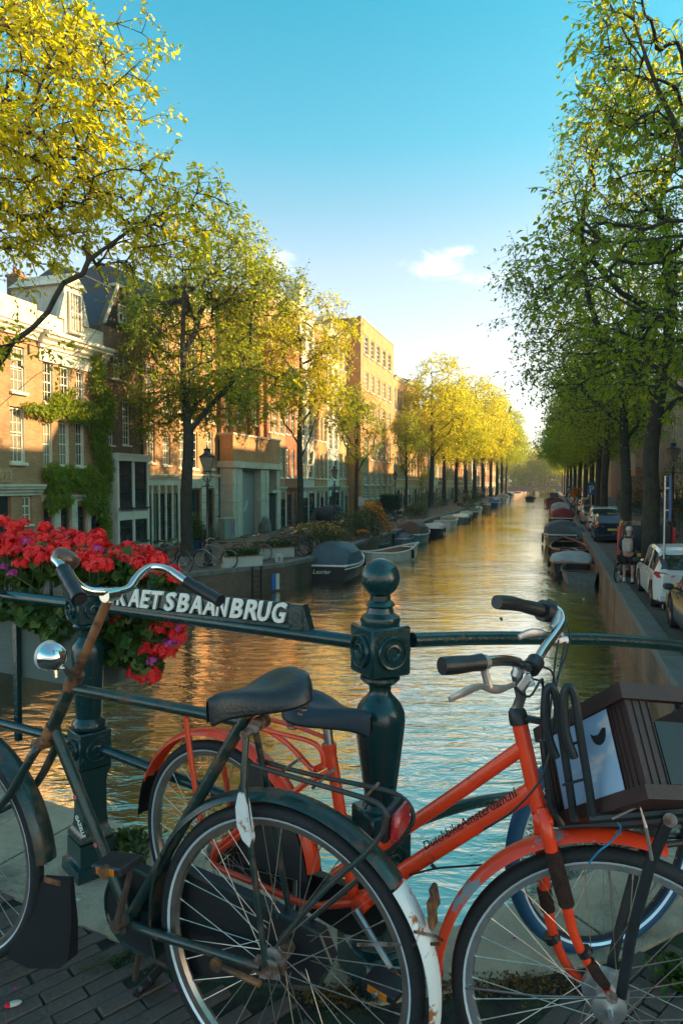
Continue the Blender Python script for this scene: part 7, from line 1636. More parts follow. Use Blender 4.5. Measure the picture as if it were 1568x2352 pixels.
# mud flap
fc = [q(104, 2012, 0), q(166, 2016, 0), q(172, 2120, 0), q(168, 2200, 0), q(150, 2214, 0), q(80, 2212, 0), q(30, 2188, 0)]
mbf = MB(); pts_l = [(a, .020 * k_) for a, k_ in zip(fc, (.3, .3, .6, .9, 1.1, 1.2, 1.1))]
vs = [Vector((p.x, -w_, p.z)) for p, w_ in pts_l] + [Vector((p.x, w_, p.z)) for p, w_ in pts_l]; n_ = len(fc)
mbf.add(vs, [tuple(range(n_)), tuple(range(n_, 2 * n_))[::-1]] + [(i, i + n_, (i + 1) % n_ + n_, (i + 1) % n_) for i in range(n_)]); mbf.build('mud_flap', M_flap, gb)
m_ = MB(); a, b = q(103, 2014, .044), q(140, 2024, .044); m_.poly([a, b, b + Vector((0, 0, -.014)), a + Vector((0, 0, -.014))], (0, .003, 0)); m_.build('flap_clip', M_rust, gb)
# chain case, cranks, pedals
mb = MB(); cc = Vector((bb.x, -.045, bb.z)); 
out_ = [cc + Vector((.112 * math.cos(R_(a)), 0, .112 * math.sin(R_(a)))) for a in range(-70, 121, 10)]
out_ += [Vector((.30, -.045, .455)), Vector((.05, -.045, .425)), Vector((-.085, -.045, .40)), Vector((-.115, -.045, .34)), Vector((-.08, -.045, .27)), Vector((.05, -.045, .235)), Vector((.30, -.045, .18))]
mb.poly(out_, (0, .036, 0)); mb.build('chain_case', M_cloth, gb)
mb = MB(); mb.tube([v + Vector((0, .018, 0)) for v in out_], .005, 6, closed=True); mb.build('chain_case_rim', M_gr, gb, True)
cm = MB(); c0 = q(268, 2126, .062); p1 = q(303, 1992, .075); cm.tube([c0, p1], [.0115, .008], 8, flat=.7); cm.tube([c0 + Vector((0, -.03, 0)), c0 + Vector((0, .008, 0))], .017, 14); cm.tube([bb, c0], .01, 8)
c1 = 2 * bb - c0; c1 = Vector((bb.x, -.062, bb.z)); p2 = q(310, 2250, -.07); cm.tube([c1, p2], [.0115, .008], 8); cm.build('crank', mat('worn_crank_steel', (.20, .15, .12), .42, .8, .3, 30, bump=.1), gb, True)
def pedal(parent, c, tilt, rf=True):
    o = MB().box((0, 0, 0), (.095, .075, .022), None, .004).build('pedal', M_bplast, parent, False, c, (0, tilt, 0))
    MB().tube([(0, -.05, 0), (0, .042, 0)], .006, 8).build('spindle', M_steel, o)
    if rf:
        for s in (-1, 1): MB().box((0, s * .0385, 0), (.055, .004, .017), None, .001).build('amber_reflector', M_amber, o)
        MB().tube([(0, .030, 0), (0, .046, 0)], .015, 10).build('end_cap', M_rust, o)
    return o
pc = q(268, 1984, .12); pedal(gb, pc, .12); pedal(gb, q(345, 2250, -.12), .9, False)
# saddle, turned so that its nose points at the viewer
def saddle(parent, c, yaw, L=.255, Wd=.205, m=None, pitch=0.0, springs=True):
    t = [0, .05, .14, .28, .42, .56, .72, .88, .97, 1]; hw = [.45, .72, .97, 1.0, .82, .50, .28, .22, .17, .07]; n = len(t); K = 9; vs = []
    for i in range(n):
        for j in range(K):
            a = -1 + 2 * j / (K - 1); w = hw[i] * Wd / 2; rise = .008 * math.cos(t[i] * 5.5); y = math.sin(a * math.pi / 2) * w; 
            z = rise - .004 - abs(a) ** 3 * (.045 if t[i] < .5 else .045 + (t[i] - .5) * .03) - (.012 * math.exp(-(a / .22) ** 2) if t[i] < .5 else 0) + (.012 if t[i] < .2 else 0) * (1 - abs(a)) - (t[i] > .9) * .012
            vs.append((t[i] * L - L * .42, y, z))
    m_ = n * K; vs += [(x, y * .93, z - .008 - (.0 if abs(y) > 0 else 0)) for x, y, z in vs]
    fs = []
    for i in range(n - 1):
        for j in range(K - 1):
            a = i * K + j; fs.append((a, a + 1, a + K + 1, a + K)); fs.append((a + m_, a + K + m_, a + K + 1 + m_, a + 1 + m_))
    ed = [i * K for i in range(n)] + [(n - 1) * K + j for j in range(1, K)] + [i * K + K - 1 for i in range(n - 2, -1, -1)] + [j for j in range(K - 2, 0, -1)]
    for a, b in zip(ed, ed[1:] + ed[:1]): fs.append((a, b, b + m_, a + m_))
    o = MB().add(vs, fs).build('saddle', m or M_sad, parent, True, c, (0, pitch, yaw))
    md = o.modifiers.new('round', 'SUBSURF'); md.levels = 1; md.render_levels = 1
    if springs:
        u = MB(); u.tube([(L * .45, 0, -.035), (0, .02, -.055), (-L * .25, .05, -.05)], .004, 6); u.tube([(L * .45, 0, -.035), (0, -.02, -.055), (-L * .25, -.05, -.05)], .004, 6)
        for s in (-1, 1):
            u.tube([(-L * .27 + .013 * math.cos(k * .9), s * .055 + .013 * math.sin(k * .9), -.035 - .0016 * k) for k in range(30)], .0028, 5)
        u.box((0, 0, -.06), (.04, .035, .03), None, .006); u.build('saddle_springs', M_hub, o)
    return o
sp_ = G.d(606, 1562, 1.60); nose_w = Vector((-.80, -.60, 0)).normalized(); yawl = math.atan2(nose_w.y, nose_w.x) - G.rz
saddle(gb, sp_, yawl, .255, .20, pitch=.04)
# quill and handlebar
qa = q(171, 1560); qb = q(251, 1372)
MB().tube([qa, qb], .0125, 14).build('handlebar_stem', M_rust, gb, True)
MB().tube([qa - (qb - qa).normalized() * .01, qa + (qb - qa).normalized() * .022], .0225, 16).build('head_lock_nut', M_rust, gb, True)
Dp = G.d; clampc = Dp(254, 1366, 1.78)
bar = smooth_path([Dp(182, 1374, 1.50), Dp(160, 1335, 1.545), Dp(141, 1300, 1.59), Dp(128, 1286, 1.63), Dp(133, 1277, 1.665), Dp(150, 1300, 1.69), Dp(176, 1340, 1.72), Dp(205, 1357, 1.74), Dp(236, 1359, 1.765), Dp(262, 1360, 1.79), Dp(295, 1352, 1.83), Dp(318, 1322, 1.87), Dp(345, 1304, 1.91), Dp(385, 1308, 1.93), Dp(430, 1337, 1.90), Dp(470, 1360, 1.875), Dp(503, 1378, 1.85)], 5)
MB().tube(bar, .0112, 14).build('handlebar', M_chrome, gb, True)
mb = MB(); mb.tube([clampc + Vector((0, -.022, 0)), clampc + Vector((0, .022, 0))], .0175, 14); mb.tube([clampc + Vector((.0, 0, -.02)), clampc + Vector((0, 0, .018))], .008, 8); mb.build('clamp', M_chrome, gb, True)
for pts_, in (([Dp(183, 1376, 1.495), Dp(160, 1335, 1.545), Dp(146, 1309, 1.58)],), ([Dp(428, 1336, 1.90), Dp(470, 1360, 1.875), Dp(506, 1380, 1.848)],)):
    g_ = MB(); pp_ = smooth_path(pts_, 5); n_ = len(pp_); g_.tube(pp_, [.0165 + .001 * math.sin(i * 2.2) + (.0015 if i in (0, n_ - 1) else 0) for i in range(n_)], 16); o = g_.build('grip', M_bplast, gb, True)
e = MB(); pe = Dp(184, 1378, 1.492); dd_ = (Dp(184, 1378, 1.492) - Dp(160, 1335, 1.545)).normalized(); e.tube([pe, pe + dd_ * .003], .0125, 14); e.build('grip_end_hole', M_black, gb)
bl_ = Dp(153, 1281, 1.66); tl = Matrix.Rotation(-.5, 3, 'Y') @ Matrix.Rotation(.35, 3, 'X')
mb = MB(); mb.lathe([(.031, -.012), (.033, -.006), (.033, .004), (.029, .012), (.018, .018), (.003, .020)], 22, bl_, tl); mb.build('bell', mat('brown_worn_bell', (.16, .09, .07), .35, .6, .3, 20, bump=.1), gb, True)
mb = MB(); mb.lathe([(.03, -.020), (.03, -.013)], 20, bl_, tl); mb.tube([bl_ + Vector((0, 0, -.02)), Dp(137, 1288, 1.66)], .007, 6); mb.build('bell_bracket', M_chrome, gb, True)
# headlamp
lc = Dp(121, 1508, 1.80); Mx = Matrix.Rotation(math.pi / 2 * .92, 3, 'Y')
mb = MB(); mb.lathe([(.003, -.038), (.016, -.035), (.028, -.026), (.036, -.010), (.0385, .006), (.0385, .016)], 28, lc, Mx); mb.build('headlamp', mat('polished_chrome', (.72, .72, .72), .06, 1.0, .03), gb, True)
mb = MB(); mb.lathe([(.0395, .014), (.0405, .020), (.0375, .026), (.001, .030)], 28, lc, Mx); mb.build('lamp_lens', mat('lamp_glass', (.5, .52, .52), .08, 0, .1, coat=.5), gb, True)
mb = MB(); mb.tube([lc + Vector((0, 0, -.03)), Dp(148, 1535, 1.80), Dp(162, 1556, 1.815)], .008, 8); mb.tube([lc + Vector((-.01, 0, -.035)), lc + Vector((-.012, 0, -.055))], .005, 6); mb.build('lamp_bracket', M_chrome, gb, True)
# ring lock cover at the seat stays
wl = MB(); ptsw = [q(552, 1818, .05), q(546, 1850, .05), q(549, 1890, .05), q(562, 1925, .05), q(578, 1942, .05), q(581, 1925, .05), q(575, 1890, .05), q(569, 1850, .05), q(562, 1820, .05)]
wl.poly(ptsw, (0, .02, 0)); wl.build('ring_lock', M_whp, gb)
# rack
mb = MB()
for s, pts_ in ((1, [(578, 1756), (640, 1775), (720, 1799), (800, 1822), (862, 1843), (884, 1868), (884, 1895), (872, 1922), (838, 1962), (740, 2050), (640, 2168)]), (-1, [(592, 1745), (660, 1765), (740, 1785), (830, 1803), (905, 1822), (940, 1850), (948, 1880), (935, 1910), (905, 1945), (800, 2040), (665, 2150)])):
    P3 = [q(x, y, s * .055 if i < 8 else s * .062) for i, (x, y) in enumerate(pts_)]
    mb.tube(smooth_path(P3, 4), .0058, 8)
mb.build('luggage_rack', mat('brown_black_rack', (.045, .035, .03), .5, .2, .4, 20, bump=.15, col2=(.02, .05, .05), c2scale=12), gb, True)
mb = MB()
for x in (-.02, -.11, -.22): mb.tube([Vector((x, -.055, .80 + x * .12)), Vector((x, .055, .80 + x * .12))], .0035, 6)
mb.build('rack_cross_wire', M_hub, gb)
rc = q(905, 1884, 0); o = MB().box((0, 0, 0), (.022, .085, .062), None, .008).build('rear_reflector', M_redr, gb, True, rc + Vector((-.012, 0, 0)), (0, -.1, 0)); MB().box((.018, 0, -.002), (.02, .092, .068), None, .006).build('reflector_housing', M_bplast, o)
mb = MB(); mb.tube([q(640, 2160, -.03), q(760, 2020, -.02), q(845, 1955, -.02)], .006, 8); mb.build('mudguard_stay', M_gr, gb)
# decals
tmz = text_mesh('GAZELLE', .0155, .0004, M_letter, .0003); a, b = q(160, 1990), q(215, 1860)
dn = (q(160, 1800) - q(228, 1962)); u_ = (q(210, 1945) - q(180, 1865)).normalized(); w_n = Vector((0, 1, 0)); v_n = w_n.cross(u_) 
o = link('lettering', tmz, gb); mm = Matrix((( u_.x, v_n.x, w_n.x), (u_.y, v_n.y, w_n.y), (u_.z, v_n.z, w_n.z))); o.matrix_local = Matrix.Translation(q(183, 1868) + Vector((0, .0162, 0))) @ mm.to_4x4()
for x, y in ((183, 1826), (230, 1935)): MB().lathe([(.0065, 0), (.0065, .001)], 12, q(x, y) + Vector((0, .0158, 0)), Matrix.Rotation(-math.pi / 2, 3, 'X')).build('round_decal', mat('pink_decal', (.5, .12, .12), .5), gb)

# ---------------------------------------------------------------- the orange bicycle
Ro = W(510, 1950, 2.12); O_ = Plane((Ro.x, Ro.y, Ro.z - .345), (.822, -.570))
ob = thing('orange_bicycle', 'bright orange city bicycle with black carrier in front, leaning behind the green one', 'bicycle', O_.o, O_.rz)
q = O_.q; Hr = Vector((0, 0, .345)); wheel(ob, Hr, .345, hubr=.024)
# steered front: plane through the head, turned by some degrees
hw = O_.o + O_.x * q(1215, 1760).x; S_ = Plane((hw.x, hw.y, O_.o.z), (math.cos(R_(-12)), math.sin(R_(-12)))); steer = S_.rz - O_.rz
def s2o(v): w = S_.o + S_.x * v.x + S_.y * v.y + Vector((0, 0, v.z)); return O_.l(w)
def qs(px, py, off=0.0): return s2o(S_.q(px, py, off))
Fh = S_.q(1392, 2290); Ffo = s2o(Fh); Rf = .352
MB_h = wheel(ob, Ffo, Rf, rim_m=mat('bright_rim', (.58, .60, .60), .25, .8, .1, 20), hubm=mat('silver_hub', (.45, .48, .48), .4, .8, .2, 40), rz=steer, brake=True, hubr=.03)
a, b = q(1190, 1650), q(1238, 1868)
MB().tube([a, b], .0185, 18).build('head_tube', M_or, ob, True)
MB().tube([q(1200, 1716), q(1060, 1815), q(908, 1918), q(770, 2010)], .0170, 16).build('top_tube', M_or, ob, True)
MB().tube([q(1222, 1815), q(1100, 1890), q(940, 1992), q(845, 2062)], .0205, 16).build('down_tube', M_or, ob, True)
MB().tube([q(757, 1716), q(776, 1830), q(812, 2060)], .0165, 16).build('seat_tube', M_or, ob, True)
bbo = q(838, 2068); MB().tube([bbo + Vector((0, -.038, 0)), bbo + Vector((0, .038, 0))], .023, 16).build('bottom_bracket', M_or, ob, True)
mb = MB()
for s in (-1, 1):
    mb.tube(smooth_path([q(556, 1898, s * .06), q(520, 1930, s * .062), q(495, 1955, s * .062), q(490, 1975, s * .062), q(502, 1993, s * .060), q(590, 2030, s * .055), q(706, 2077, s * .045), bbo + Vector((-.02, s * .03, .0))], 4), .0095, 10)
mb.build('chain_stay', M_or, ob, True)
mb = MB()
for s in (-1, 1): mb.tube([q(757, 1772, s * .02), q(700, 1800, s * .05), q(505, 1955, s * .064)], .0085, 10)
mb.build('seat_stay', M_or, ob, True)
MB().tube([q(757, 1722), q(748, 1640)], .0135, 14).build('seat_post', M_steel, ob, True); MB().tube([q(757, 1730), q(755, 1708)], .021, 14).build('seat_clamp', M_or, ob, True)
sdc = q(745, 1607) + Vector((0, 0, .0)); saddle(ob, sdc, 0.0, .27, .20, m=mat('blue_black_saddle', (.014, .028, .042), .5, 0, .15, 10, bump=.1, bscale=150))
mb = MB(); cy = .05; pts_ = [q(533, 1932, cy), q(600, 1953, cy), q(765, 2018, cy), q(880, 2060, cy), q(905, 2100, cy), q(880, 2145, cy), q(800, 2140, cy), q(700, 2080, cy), q(545, 2010, cy), q(510, 1985, cy), q(508, 1950, cy)]
mb.poly(pts_, (0, .03, 0)); mb.build('chain_case', M_bplast, ob); MB().tube([p + Vector((0, -.018, 0)) for p in pts_[:3]], .0035, 6).build('chain_case_trim', M_chrome, ob)
fender(ob, Hr, .375, 8, 172 - 15, M_or, .030, 'rear_mudguard'); mbk = fender(ob, Hr, .376, 157, 178, M_flap, .033, 'rear_flap')
cg = MB()
for s in (-1, 1): cg.ring((0, s * .036, .345), [(.12, -.001), (.366, -.001), (.366, .001), (.12, .001)], 20, R_(5), R_(66))
cg.build('coat_guard', mat('smoky_coat_guard', (.055, .05, .045), .3, 0, .3, 5), ob)
mb = MB()
for s, P_ in ((-1, [(427, 1645), (436, 1632), (460, 1632), (540, 1658), (640, 1684), (712, 1703), (737, 1724), (744, 1758)]), (1, [(510, 1640), (530, 1632), (560, 1634), (620, 1652), (690, 1672), (760, 1700)])):
    mb.tube(smooth_path([q(x, y, s * .06) for x, y in P_], 4), .0068, 8)
mb.tube(smooth_path([q(560, 1640, 0), q(610, 1672, 0), q(665, 1712, 0), q(710, 1760, 0), q(724, 1768, 0)], 4), .008, 8)
mb.tube([q(430, 1640, -.06), q(510, 1637, .06)], .0068, 8); mb.tube([q(745, 1758, -.02), q(723, 1768, 0), q(764, 1746, 0)], .0095, 8)
for s, P_ in ((-1, [(427, 1648), (438, 1740), (463, 1905), (500, 1945)]), (1, [(510, 1745), (527, 1835), (530, 1900)])): mb.tube([q(x, y, s * .063) for x, y in P_], .0088, 8)
mb.build('luggage_rack', M_or, ob, True)
# cranks
mb = MB(); mb.tube([bbo + Vector((0, -.05, 0)), bbo + Vector((.13, -.065, -.11))], [.012, .008], 8); mb.tube([bbo + Vector((0, .07, 0)), bbo + Vector((-.13, .08, .11))], [.012, .008], 8); mb.build('crank', M_steel, ob, True); pedal(ob, bbo + Vector((.13, -.11, -.11)), .1); pedal(ob, bbo + Vector((-.13, .13, .11)), .1)
# fork with sleeves
nl_ = [(1244, 1862), (1254, 1905), (1266, 1955), (1282, 2020), (1300, 2080), (1312, 2130), (1332, 2180), (1358, 2225), (1392, 2272), (1404, 2288)]
mb = MB(); mb.tube(smooth_path([qs(x, y, -.045 if i > 0 else -.02) for i, (x, y) in enumerate(nl_)], 4), [.0165 - .0085 * i / 36 for i in range(37)], 12)
fl_ = [(1240, 1880), (1240, 1940), (1246, 2000), (1256, 2080), (1272, 2150), (1300, 2215), (1345, 2262), (1378, 2285)]
mb.tube(smooth_path([qs(x, y, .045 if i > 0 else .02) for i, (x, y) in enumerate(fl_)], 4), [.0165 - .0085 * i / 28 for i in range(29)], 12)
mb.box(qs(1243, 1868), (.045, .10, .03), Matrix.Rotation(steer, 3, 'Z'), .01); mb.build('fork', M_or, ob, True)
mb = MB(); mb.tube([qs(1268, 1953, -.045), qs(1276, 1990, -.045), qs(1290, 2040, -.045), qs(1301, 2078, -.045)], [.0172, .0182, .0186, .0172], 14); mb.build('fork_sleeve', M_tape, ob, True); mb = MB(); mb.tube([qs(1248, 2040, .045), qs(1258, 2090, .045)], .0168, 12); mb.build('fork_sleeve', M_tape, ob, True); mb = MB(); mb.tube([qs(1352, 2208, -.045), qs(1372, 2240, -.045), qs(1392, 2266, -.045)], [.0128, .0135, .011], 12); mb.build('fork_sleeve', M_tape, ob, True)
mb = MB(); mb.tube([qs(1338, 2180, -.045), qs(1345, 2192, -.045)], .017, 12); mb.tube([qs(1262, 2145, .045), qs(1270, 2160, .045)], .019, 12); mb.build('cable_strap', M_bplast, ob)
fender(ob, Ffo, .384, 72, 180 + 5, M_orf, .031, 'front_mudguard', rz=steer)
mb = MB(); mb.tube([qs(1012 + 0, 2262, 0), qs(1235, 2288, -.05), qs(1392, 2292, -.06)], .0022, 6); mb.build('mudguard_stay', M_steel, ob)
# headset cap, quill, clamp, bars
up_ = (a - b).normalized()
mb = MB(); mb.tube([a + up_ * -.012, a + up_ * .004, a + up_ * .018, a + up_ * .026], [.0225, .0225, .020, .014], 18); mb.box(a + Vector((.035, 0, .004)), (.06, .02, .014), Matrix.Rotation(.0, 3, 'Y'), .004); mb.build('headset_cap', M_bplast, ob, True)
D2 = O_.d; tp = D2(1184, 1544, 1.545); MB().tube([a + up_ * .02, q(1196, 1600), tp], .0125, 14).build('stem', M_steel, ob, True)
cl = D2(1212, 1530, 1.54); mb = MB(); mb.tube([tp + up_ * -.01, D2(1190, 1535, 1.545), cl], [.0135, .016, .016], 12); mb.build('stem_clamp', M_steel, ob, True)
b1 = smooth_path([D2(1016, 1530, 1.28), D2(1060, 1526, 1.30), D2(1106, 1521, 1.325), D2(1150, 1517, 1.37), D2(1186, 1521, 1.43), D2(1200, 1532, 1.48), D2(1222, 1530, 1.535), D2(1250, 1488, 1.60), D2(1278, 1450, 1.66), D2(1290, 1425, 1.70), D2(1282, 1404, 1.72), D2(1262, 1396, 1.72), D2(1230, 1394, 1.70), D2(1190, 1388, 1.66), D2(1148, 1384, 1.62)], 5)
MB().tube(b1, .0112, 14).build('handlebar', M_chrome, ob, True)
MB().tube([D2(1218, 1536, 1.528), D2(1230, 1519, 1.552)], .0205, 16).build('clamp_collar', M_bplast, ob, True)
for P_ in ([D2(1014, 1530, 1.279), D2(1060, 1526, 1.30), D2(1105, 1521, 1.325)], [D2(1252, 1404, 1.718), D2(1215, 1395, 1.69), D2(1175, 1386, 1.648), D2(1140, 1383, 1.612)]):
    pp_ = smooth_path(P_, 5); n_ = len(pp_); MB().tube(pp_, [.0158 + .0022 * abs(math.sin(i * .35 + .6)) for i in range(n_)], 16).build('grip', M_bplast, ob, True)
mb = MB(); mb.tube([D2(1243, 1402, 1.71), D2(1262, 1406, 1.725)], .027, 16); mb.tube([D2(1256, 1382, 1.72), D2(1274, 1390, 1.72)], .009, 8); mb.build('gear_shifter', M_bplast, ob, True)
def lever(P_, r0=.006): return MB().tube(smooth_path(P_, 4), [r0 + .003 * math.sin(k / 3) ** 2 for k in range((len(P_) - 1) * 4 + 1)], 8, flat=.6)
M_lev = mat('cast_alloy_lever', (.50, .46, .44), .4, .8, .15, 30, bump=.1)
mb = lever([D2(1032, 1607, 1.22), D2(1065, 1590, 1.25), D2(1100, 1577, 1.29), D2(1122, 1581, 1.32), D2(1150, 1583, 1.35), D2(1180, 1572, 1.40)]); mb.tube([D2(1109, 1515, 1.325), D2(1113, 1545, 1.325), D2(1122, 1578, 1.325)], [.012, .008, .009], 8); mb.tube([D2(1104, 1522, 1.322), D2(1114, 1521, 1.332)], .0155, 14); mb.build('brake_lever', M_lev, ob, True)
mb = lever([D2(1190, 1464, 1.62), D2(1215, 1454, 1.63), D2(1245, 1455, 1.65), D2(1268, 1470, 1.67), D2(1302, 1470, 1.68)], .008); mb.tube([D2(1282, 1406, 1.71), D2(1272, 1440, 1.68), D2(1290, 1462, 1.67)], [.010, .013, .008], 10); mb.build('brake_lever', M_lev, ob, True)
mb = MB(); mb.box(D2(1206, 1568, 1.52), (.02, .02, .04), Matrix.Rotation(.6, 3, 'Y'), .004); mb.tube([D2(1210, 1550, 1.52), D2(1222, 1575, 1.51)], .008, 6); mb.build('lamp_switch', M_lev, ob)
cab = MB()
for P_ in ([(1298, 1470, 1.68), (1292, 1500, 1.64), (1280, 1560, 1.58), (1274, 1590, 1.55)], [(1282, 1470, 1.66), (1274, 1520, 1.62), (1268, 1580, 1.56), (1258, 1680, 1.50)], [(1240, 1530, 1.55), (1268, 1545, 1.55), (1274, 1600, 1.54), (1266, 1700, 1.5), (1240, 1790, 1.49), (1180, 1860, 1.5), (1110, 1905, 1.55)], [(1225, 1560, 1.53), (1244, 1570, 1.53), (1250, 1620, 1.53), (1262, 1700, 1.49)], [(1180, 1578, 1.40), (1215, 1600, 1.45), (1245, 1560, 1.52), (1242, 1640, 1.52), (1248, 1740, 1.5)], [(1290, 1400, 1.73), (1304, 1440, 1.72), (1306, 1480, 1.68), (1278, 1560, 1.6)]):
    cab.tube(smooth_path([D2(*p_) for p_ in P_], 5), .0026, 6)
cab.build('brake_cables', M_bplast, ob)
mb = MB(); mb.tube(smooth_path([q(940, 2010, -.02), q(1000, 1995, -.02), q(1060, 1990, -.01), q(1130, 1985, 0)], 4), .0026, 6); mb.tube([q(990, 1985, -.02), q(1000, 1996, -.02)], .005, 6); mb.build('dynamo_wire', M_bplast, ob)
# front carrier
M_car = mat('black_carrier', (.018, .024, .027), .45, 0, .2, 15, bump=.08)
mb = MB()
for P_ in ([(1352, 1880), (1440, 1872), (1568, 1862), (1700, 1852)], [(1290, 1900), (1420, 1892), (1600, 1878)]): mb.tube([qs(x, y, -.10 if P_[0][0] > 1300 else .02) for x, y in P_], .011, 8)
for x0, x1, o_ in ((1330, 1362, -.10), (1288, 1318, -.06)): mb.tube(smooth_path([qs(x1, 1884, o_), qs(x1 - 12, 1800, o_), qs(x0, 1680, o_), qs(x0 - 12, 1600, o_), qs(x0 - 24, 1578, o_), qs(x0 - 36, 1600, o_), qs(x0 - 32, 1680, o_), qs(x0 - 12, 1740, o_)], 4), .0095, 8)
for y0, y1 in ((1716, 1700), (1803, 1790)): mb.tube([qs(1292, y0 + 0, -.06), qs(1340, y1, -.10)], .003, 6)
mb.tube([qs(1535, 1880, -.12), qs(1490, 1990, -.10), qs(1448, 2150, -.075), qs(1425, 2290, -.06)], .0115, 8, flat=.6); mb.tube([qs(1500, 1895, .10), qs(1455, 2010, .09), qs(1418, 2150, .075), qs(1392, 2270, .06)], .0115, 8, flat=.6)
mb.tube([qs(1245, 1700, -.03), qs(1262, 1850, -.03), qs(1290, 1895, -.03)], .008, 8)
mb.build('front_carrier', M_car, ob, True)
mb = MB(); mb.tube([qs(1538, 1884, -.134), qs(1538, 1884, -.12)], .014, 12); mb.tube([qs(1404, 2291, -.075), qs(1404, 2291, -.045)], .013, 8); mb.build('bolt', M_hub, ob)
mb = MB(); mb.tube([qs(1405, 1880, -.11), qs(1400, 1850, -.125), qs(1424, 1940, -.13), qs(1424, 1990, -.10)][0:1] + [qs(1468, 1850, -.13), qs(1482, 1900, -.14), qs(1496, 1975, -.13)], .0035, 6); mb.build('bungee_strap', M_lev, ob)
mb = MB(); mb.tube(smooth_path([qs(1352, 1982, -.06), qs(1375, 1955, -.07), qs(1400, 1935, -.07), qs(1424, 1905, -.08), qs(1416, 1888, -.08)], 4), .0022, 6); mb.build('blue_cable_tie', mat('blue_plastic', (.01, .22, .42), .4), ob)
mb = MB(); mb.tube([q(1240, 1860, -.0) + Vector((0, -.0, 0)), q(1244, 1874)], .0215, 16); mb.build('black_band', M_bplast, ob)
# lettering on the down tube
tmo = text_mesh('DutchbikeAmsterdam.nl', .036, .0004, mat('black_print', (.02, .012, .01), .6), .0003, .35)
p0 = q(975, 1954, -.0212); p1 = q(1190, 1826, -.0212); u_ = (p1 - p0).normalized(); w_n = Vector((0, -1, 0)); v_n = w_n.cross(u_); vsx = np.array([v.co[0] for v in tmo.vertices]); k = (p1 - p0).length / (vsx.max() - vsx.min())
o = link('lettering', tmo, ob); o.matrix_local = Matrix.Translation(p0) @ Matrix(((u_.x, v_n.x, w_n.x), (u_.y, v_n.y, w_n.y), (u_.z, v_n.z, w_n.z))).to_4x4() @ Matrix.Diagonal((k, k * .9, 1, 1))

# ---------------------------------------------------------------- plastic crate tied on the carrier
cr_o = Vector((.693, 1.68, .943)); kk = .86; cr_o = Vector((cr_o.x * kk, cr_o.y * kk, CZ + (cr_o.z - CZ) * kk))
Rz_, Rx_, Ry_ = .332, -.594, .167
Mc = Matrix.Rotation(Rz_, 3, 'Z') @ Matrix.Rotation(Rx_, 3, 'X') @ Matrix.Rotation(Ry_, 3, 'Y')
ct = thing('plastic_crate', 'brown plastic crate with a blue sky picture on its end, on the front carrier', 'crate', cr_o, rot=Mc.to_euler())
cw, cd, ch = .30 * kk, .40 * kk, .27 * kk
M_crb = mat('brown_crate_plastic', (.045, .020, .018), .5, 0, .2, 12, bump=.08, bscale=120); M_crg = mat('dark_teal_board', (.008, .030, .034), .5, 0, .15, 10, bump=.05)
mb = MB(); t_ = .006
mb.b2(0, cw, 0, t_, -ch, -.075); mb.b2(0, .055, 0, t_, -.075, -.03); mb.b2(cw - .055, cw, 0, t_, -.075, -.03); mb.b2(0, cw, cd - t_, cd, -ch, -.03); mb.b2(0, t_, t_, cd - t_, -ch, -.03); mb.b2(cw - t_, cw, t_, cd - t_, -ch, -.03); mb.b2(t_, cw - t_, t_, cd - t_, -ch, -ch + t_)
mb.build('crate_body', M_crb, ct)
rm = MB()
rm.b2(-.012, cw + .012, -.012, .004, -.034, 0); rm.b2(-.012, cw + .012, cd - .004, cd + .012, -.034, 0); rm.b2(-.012, .004, .004, cd - .004, -.034, 0); rm.b2(cw - .004, cw + .012, .004, cd - .004, -.034, 0); rm.build('rim', M_crb, ct)
rb = MB()
for x in (.0, .018, .036, .054): rb.b2(x - .001, x + .001, -.003, -.0002, -ch, -.034)
for y in (.0, .018, .036, .05, cd - .05, cd - .034, cd - .018, cd): rb.b2(-.003, -.0002, y - .001, y + .001, -ch, -.034)
rb.b2(-.010, cw, -.010, -.0003, -ch, -ch + .028); rb.b2(-.010, -.0003, 0, cd, -ch, -ch + .028); rb.build('ribs', M_crb, ct)
MB().b2(.058, cw, -.004, -.0005, -ch + .03, -.078).build('side_board', M_crg, ct)
def sky_print():
    m = bpy.data.materials.new('printed_sky_picture'); m.use_nodes = True; nt = m.node_tree; N = nt.nodes; L = nt.links; b = N['Principled BSDF']; b.inputs['Roughness'].default_value = .45
    tc = N.new('ShaderNodeTexCoord'); n = N.new('ShaderNodeTexNoise'); n.inputs['Scale'].default_value = 13; n.inputs['Detail'].default_value = 3; mp = N.new('ShaderNodeMapping'); mp.inputs['Scale'].default_value = (1, .7, 1.5); L.new(tc.outputs['Object'], mp.inputs[0]); L.new(mp.outputs[0], n.inputs[0])
    r = N.new('ShaderNodeValToRGB'); r.color_ramp.elements[0].position = .56; r.color_ramp.elements[0].color = (.20, .38, .62, 1); r.color_ramp.elements[1].position = .64; r.color_ramp.elements[1].color = (.68, .62, .58, 1)
    L.new(n.outputs[0], r.inputs[0]); n2 = N.new('ShaderNodeTexNoise'); n2.inputs['Scale'].default_value = 5; L.new(tc.outputs['Object'], n2.inputs[0]); mx = N.new('ShaderNodeMix'); mx.data_type = 'RGBA'; L.new(n2.outputs[0], mx.inputs[0]); L.new(r.outputs[0], mx.inputs[6]); mx.inputs[7].default_value = (.44, .56, .68, 1); L.new(mx.outputs[2], b.inputs[0]); return m
MB().b2(-.006, -.0045, .060, cd - .055, -ch + .030, -.036).build('picture_sheet', sky_print(), ct)
hh = MB(); c_ = [(-.0068, cd * .30 + .028 * math.cos(a), -.072 - (.030 * math.sin(a))) for a in [math.pi * k / 10 for k in range(11)]] + [(-.0068, cd * .30 - .018, -.070), (-.0068, cd * .30, -.080), (-.0068, cd * .30 + .018, -.078)]
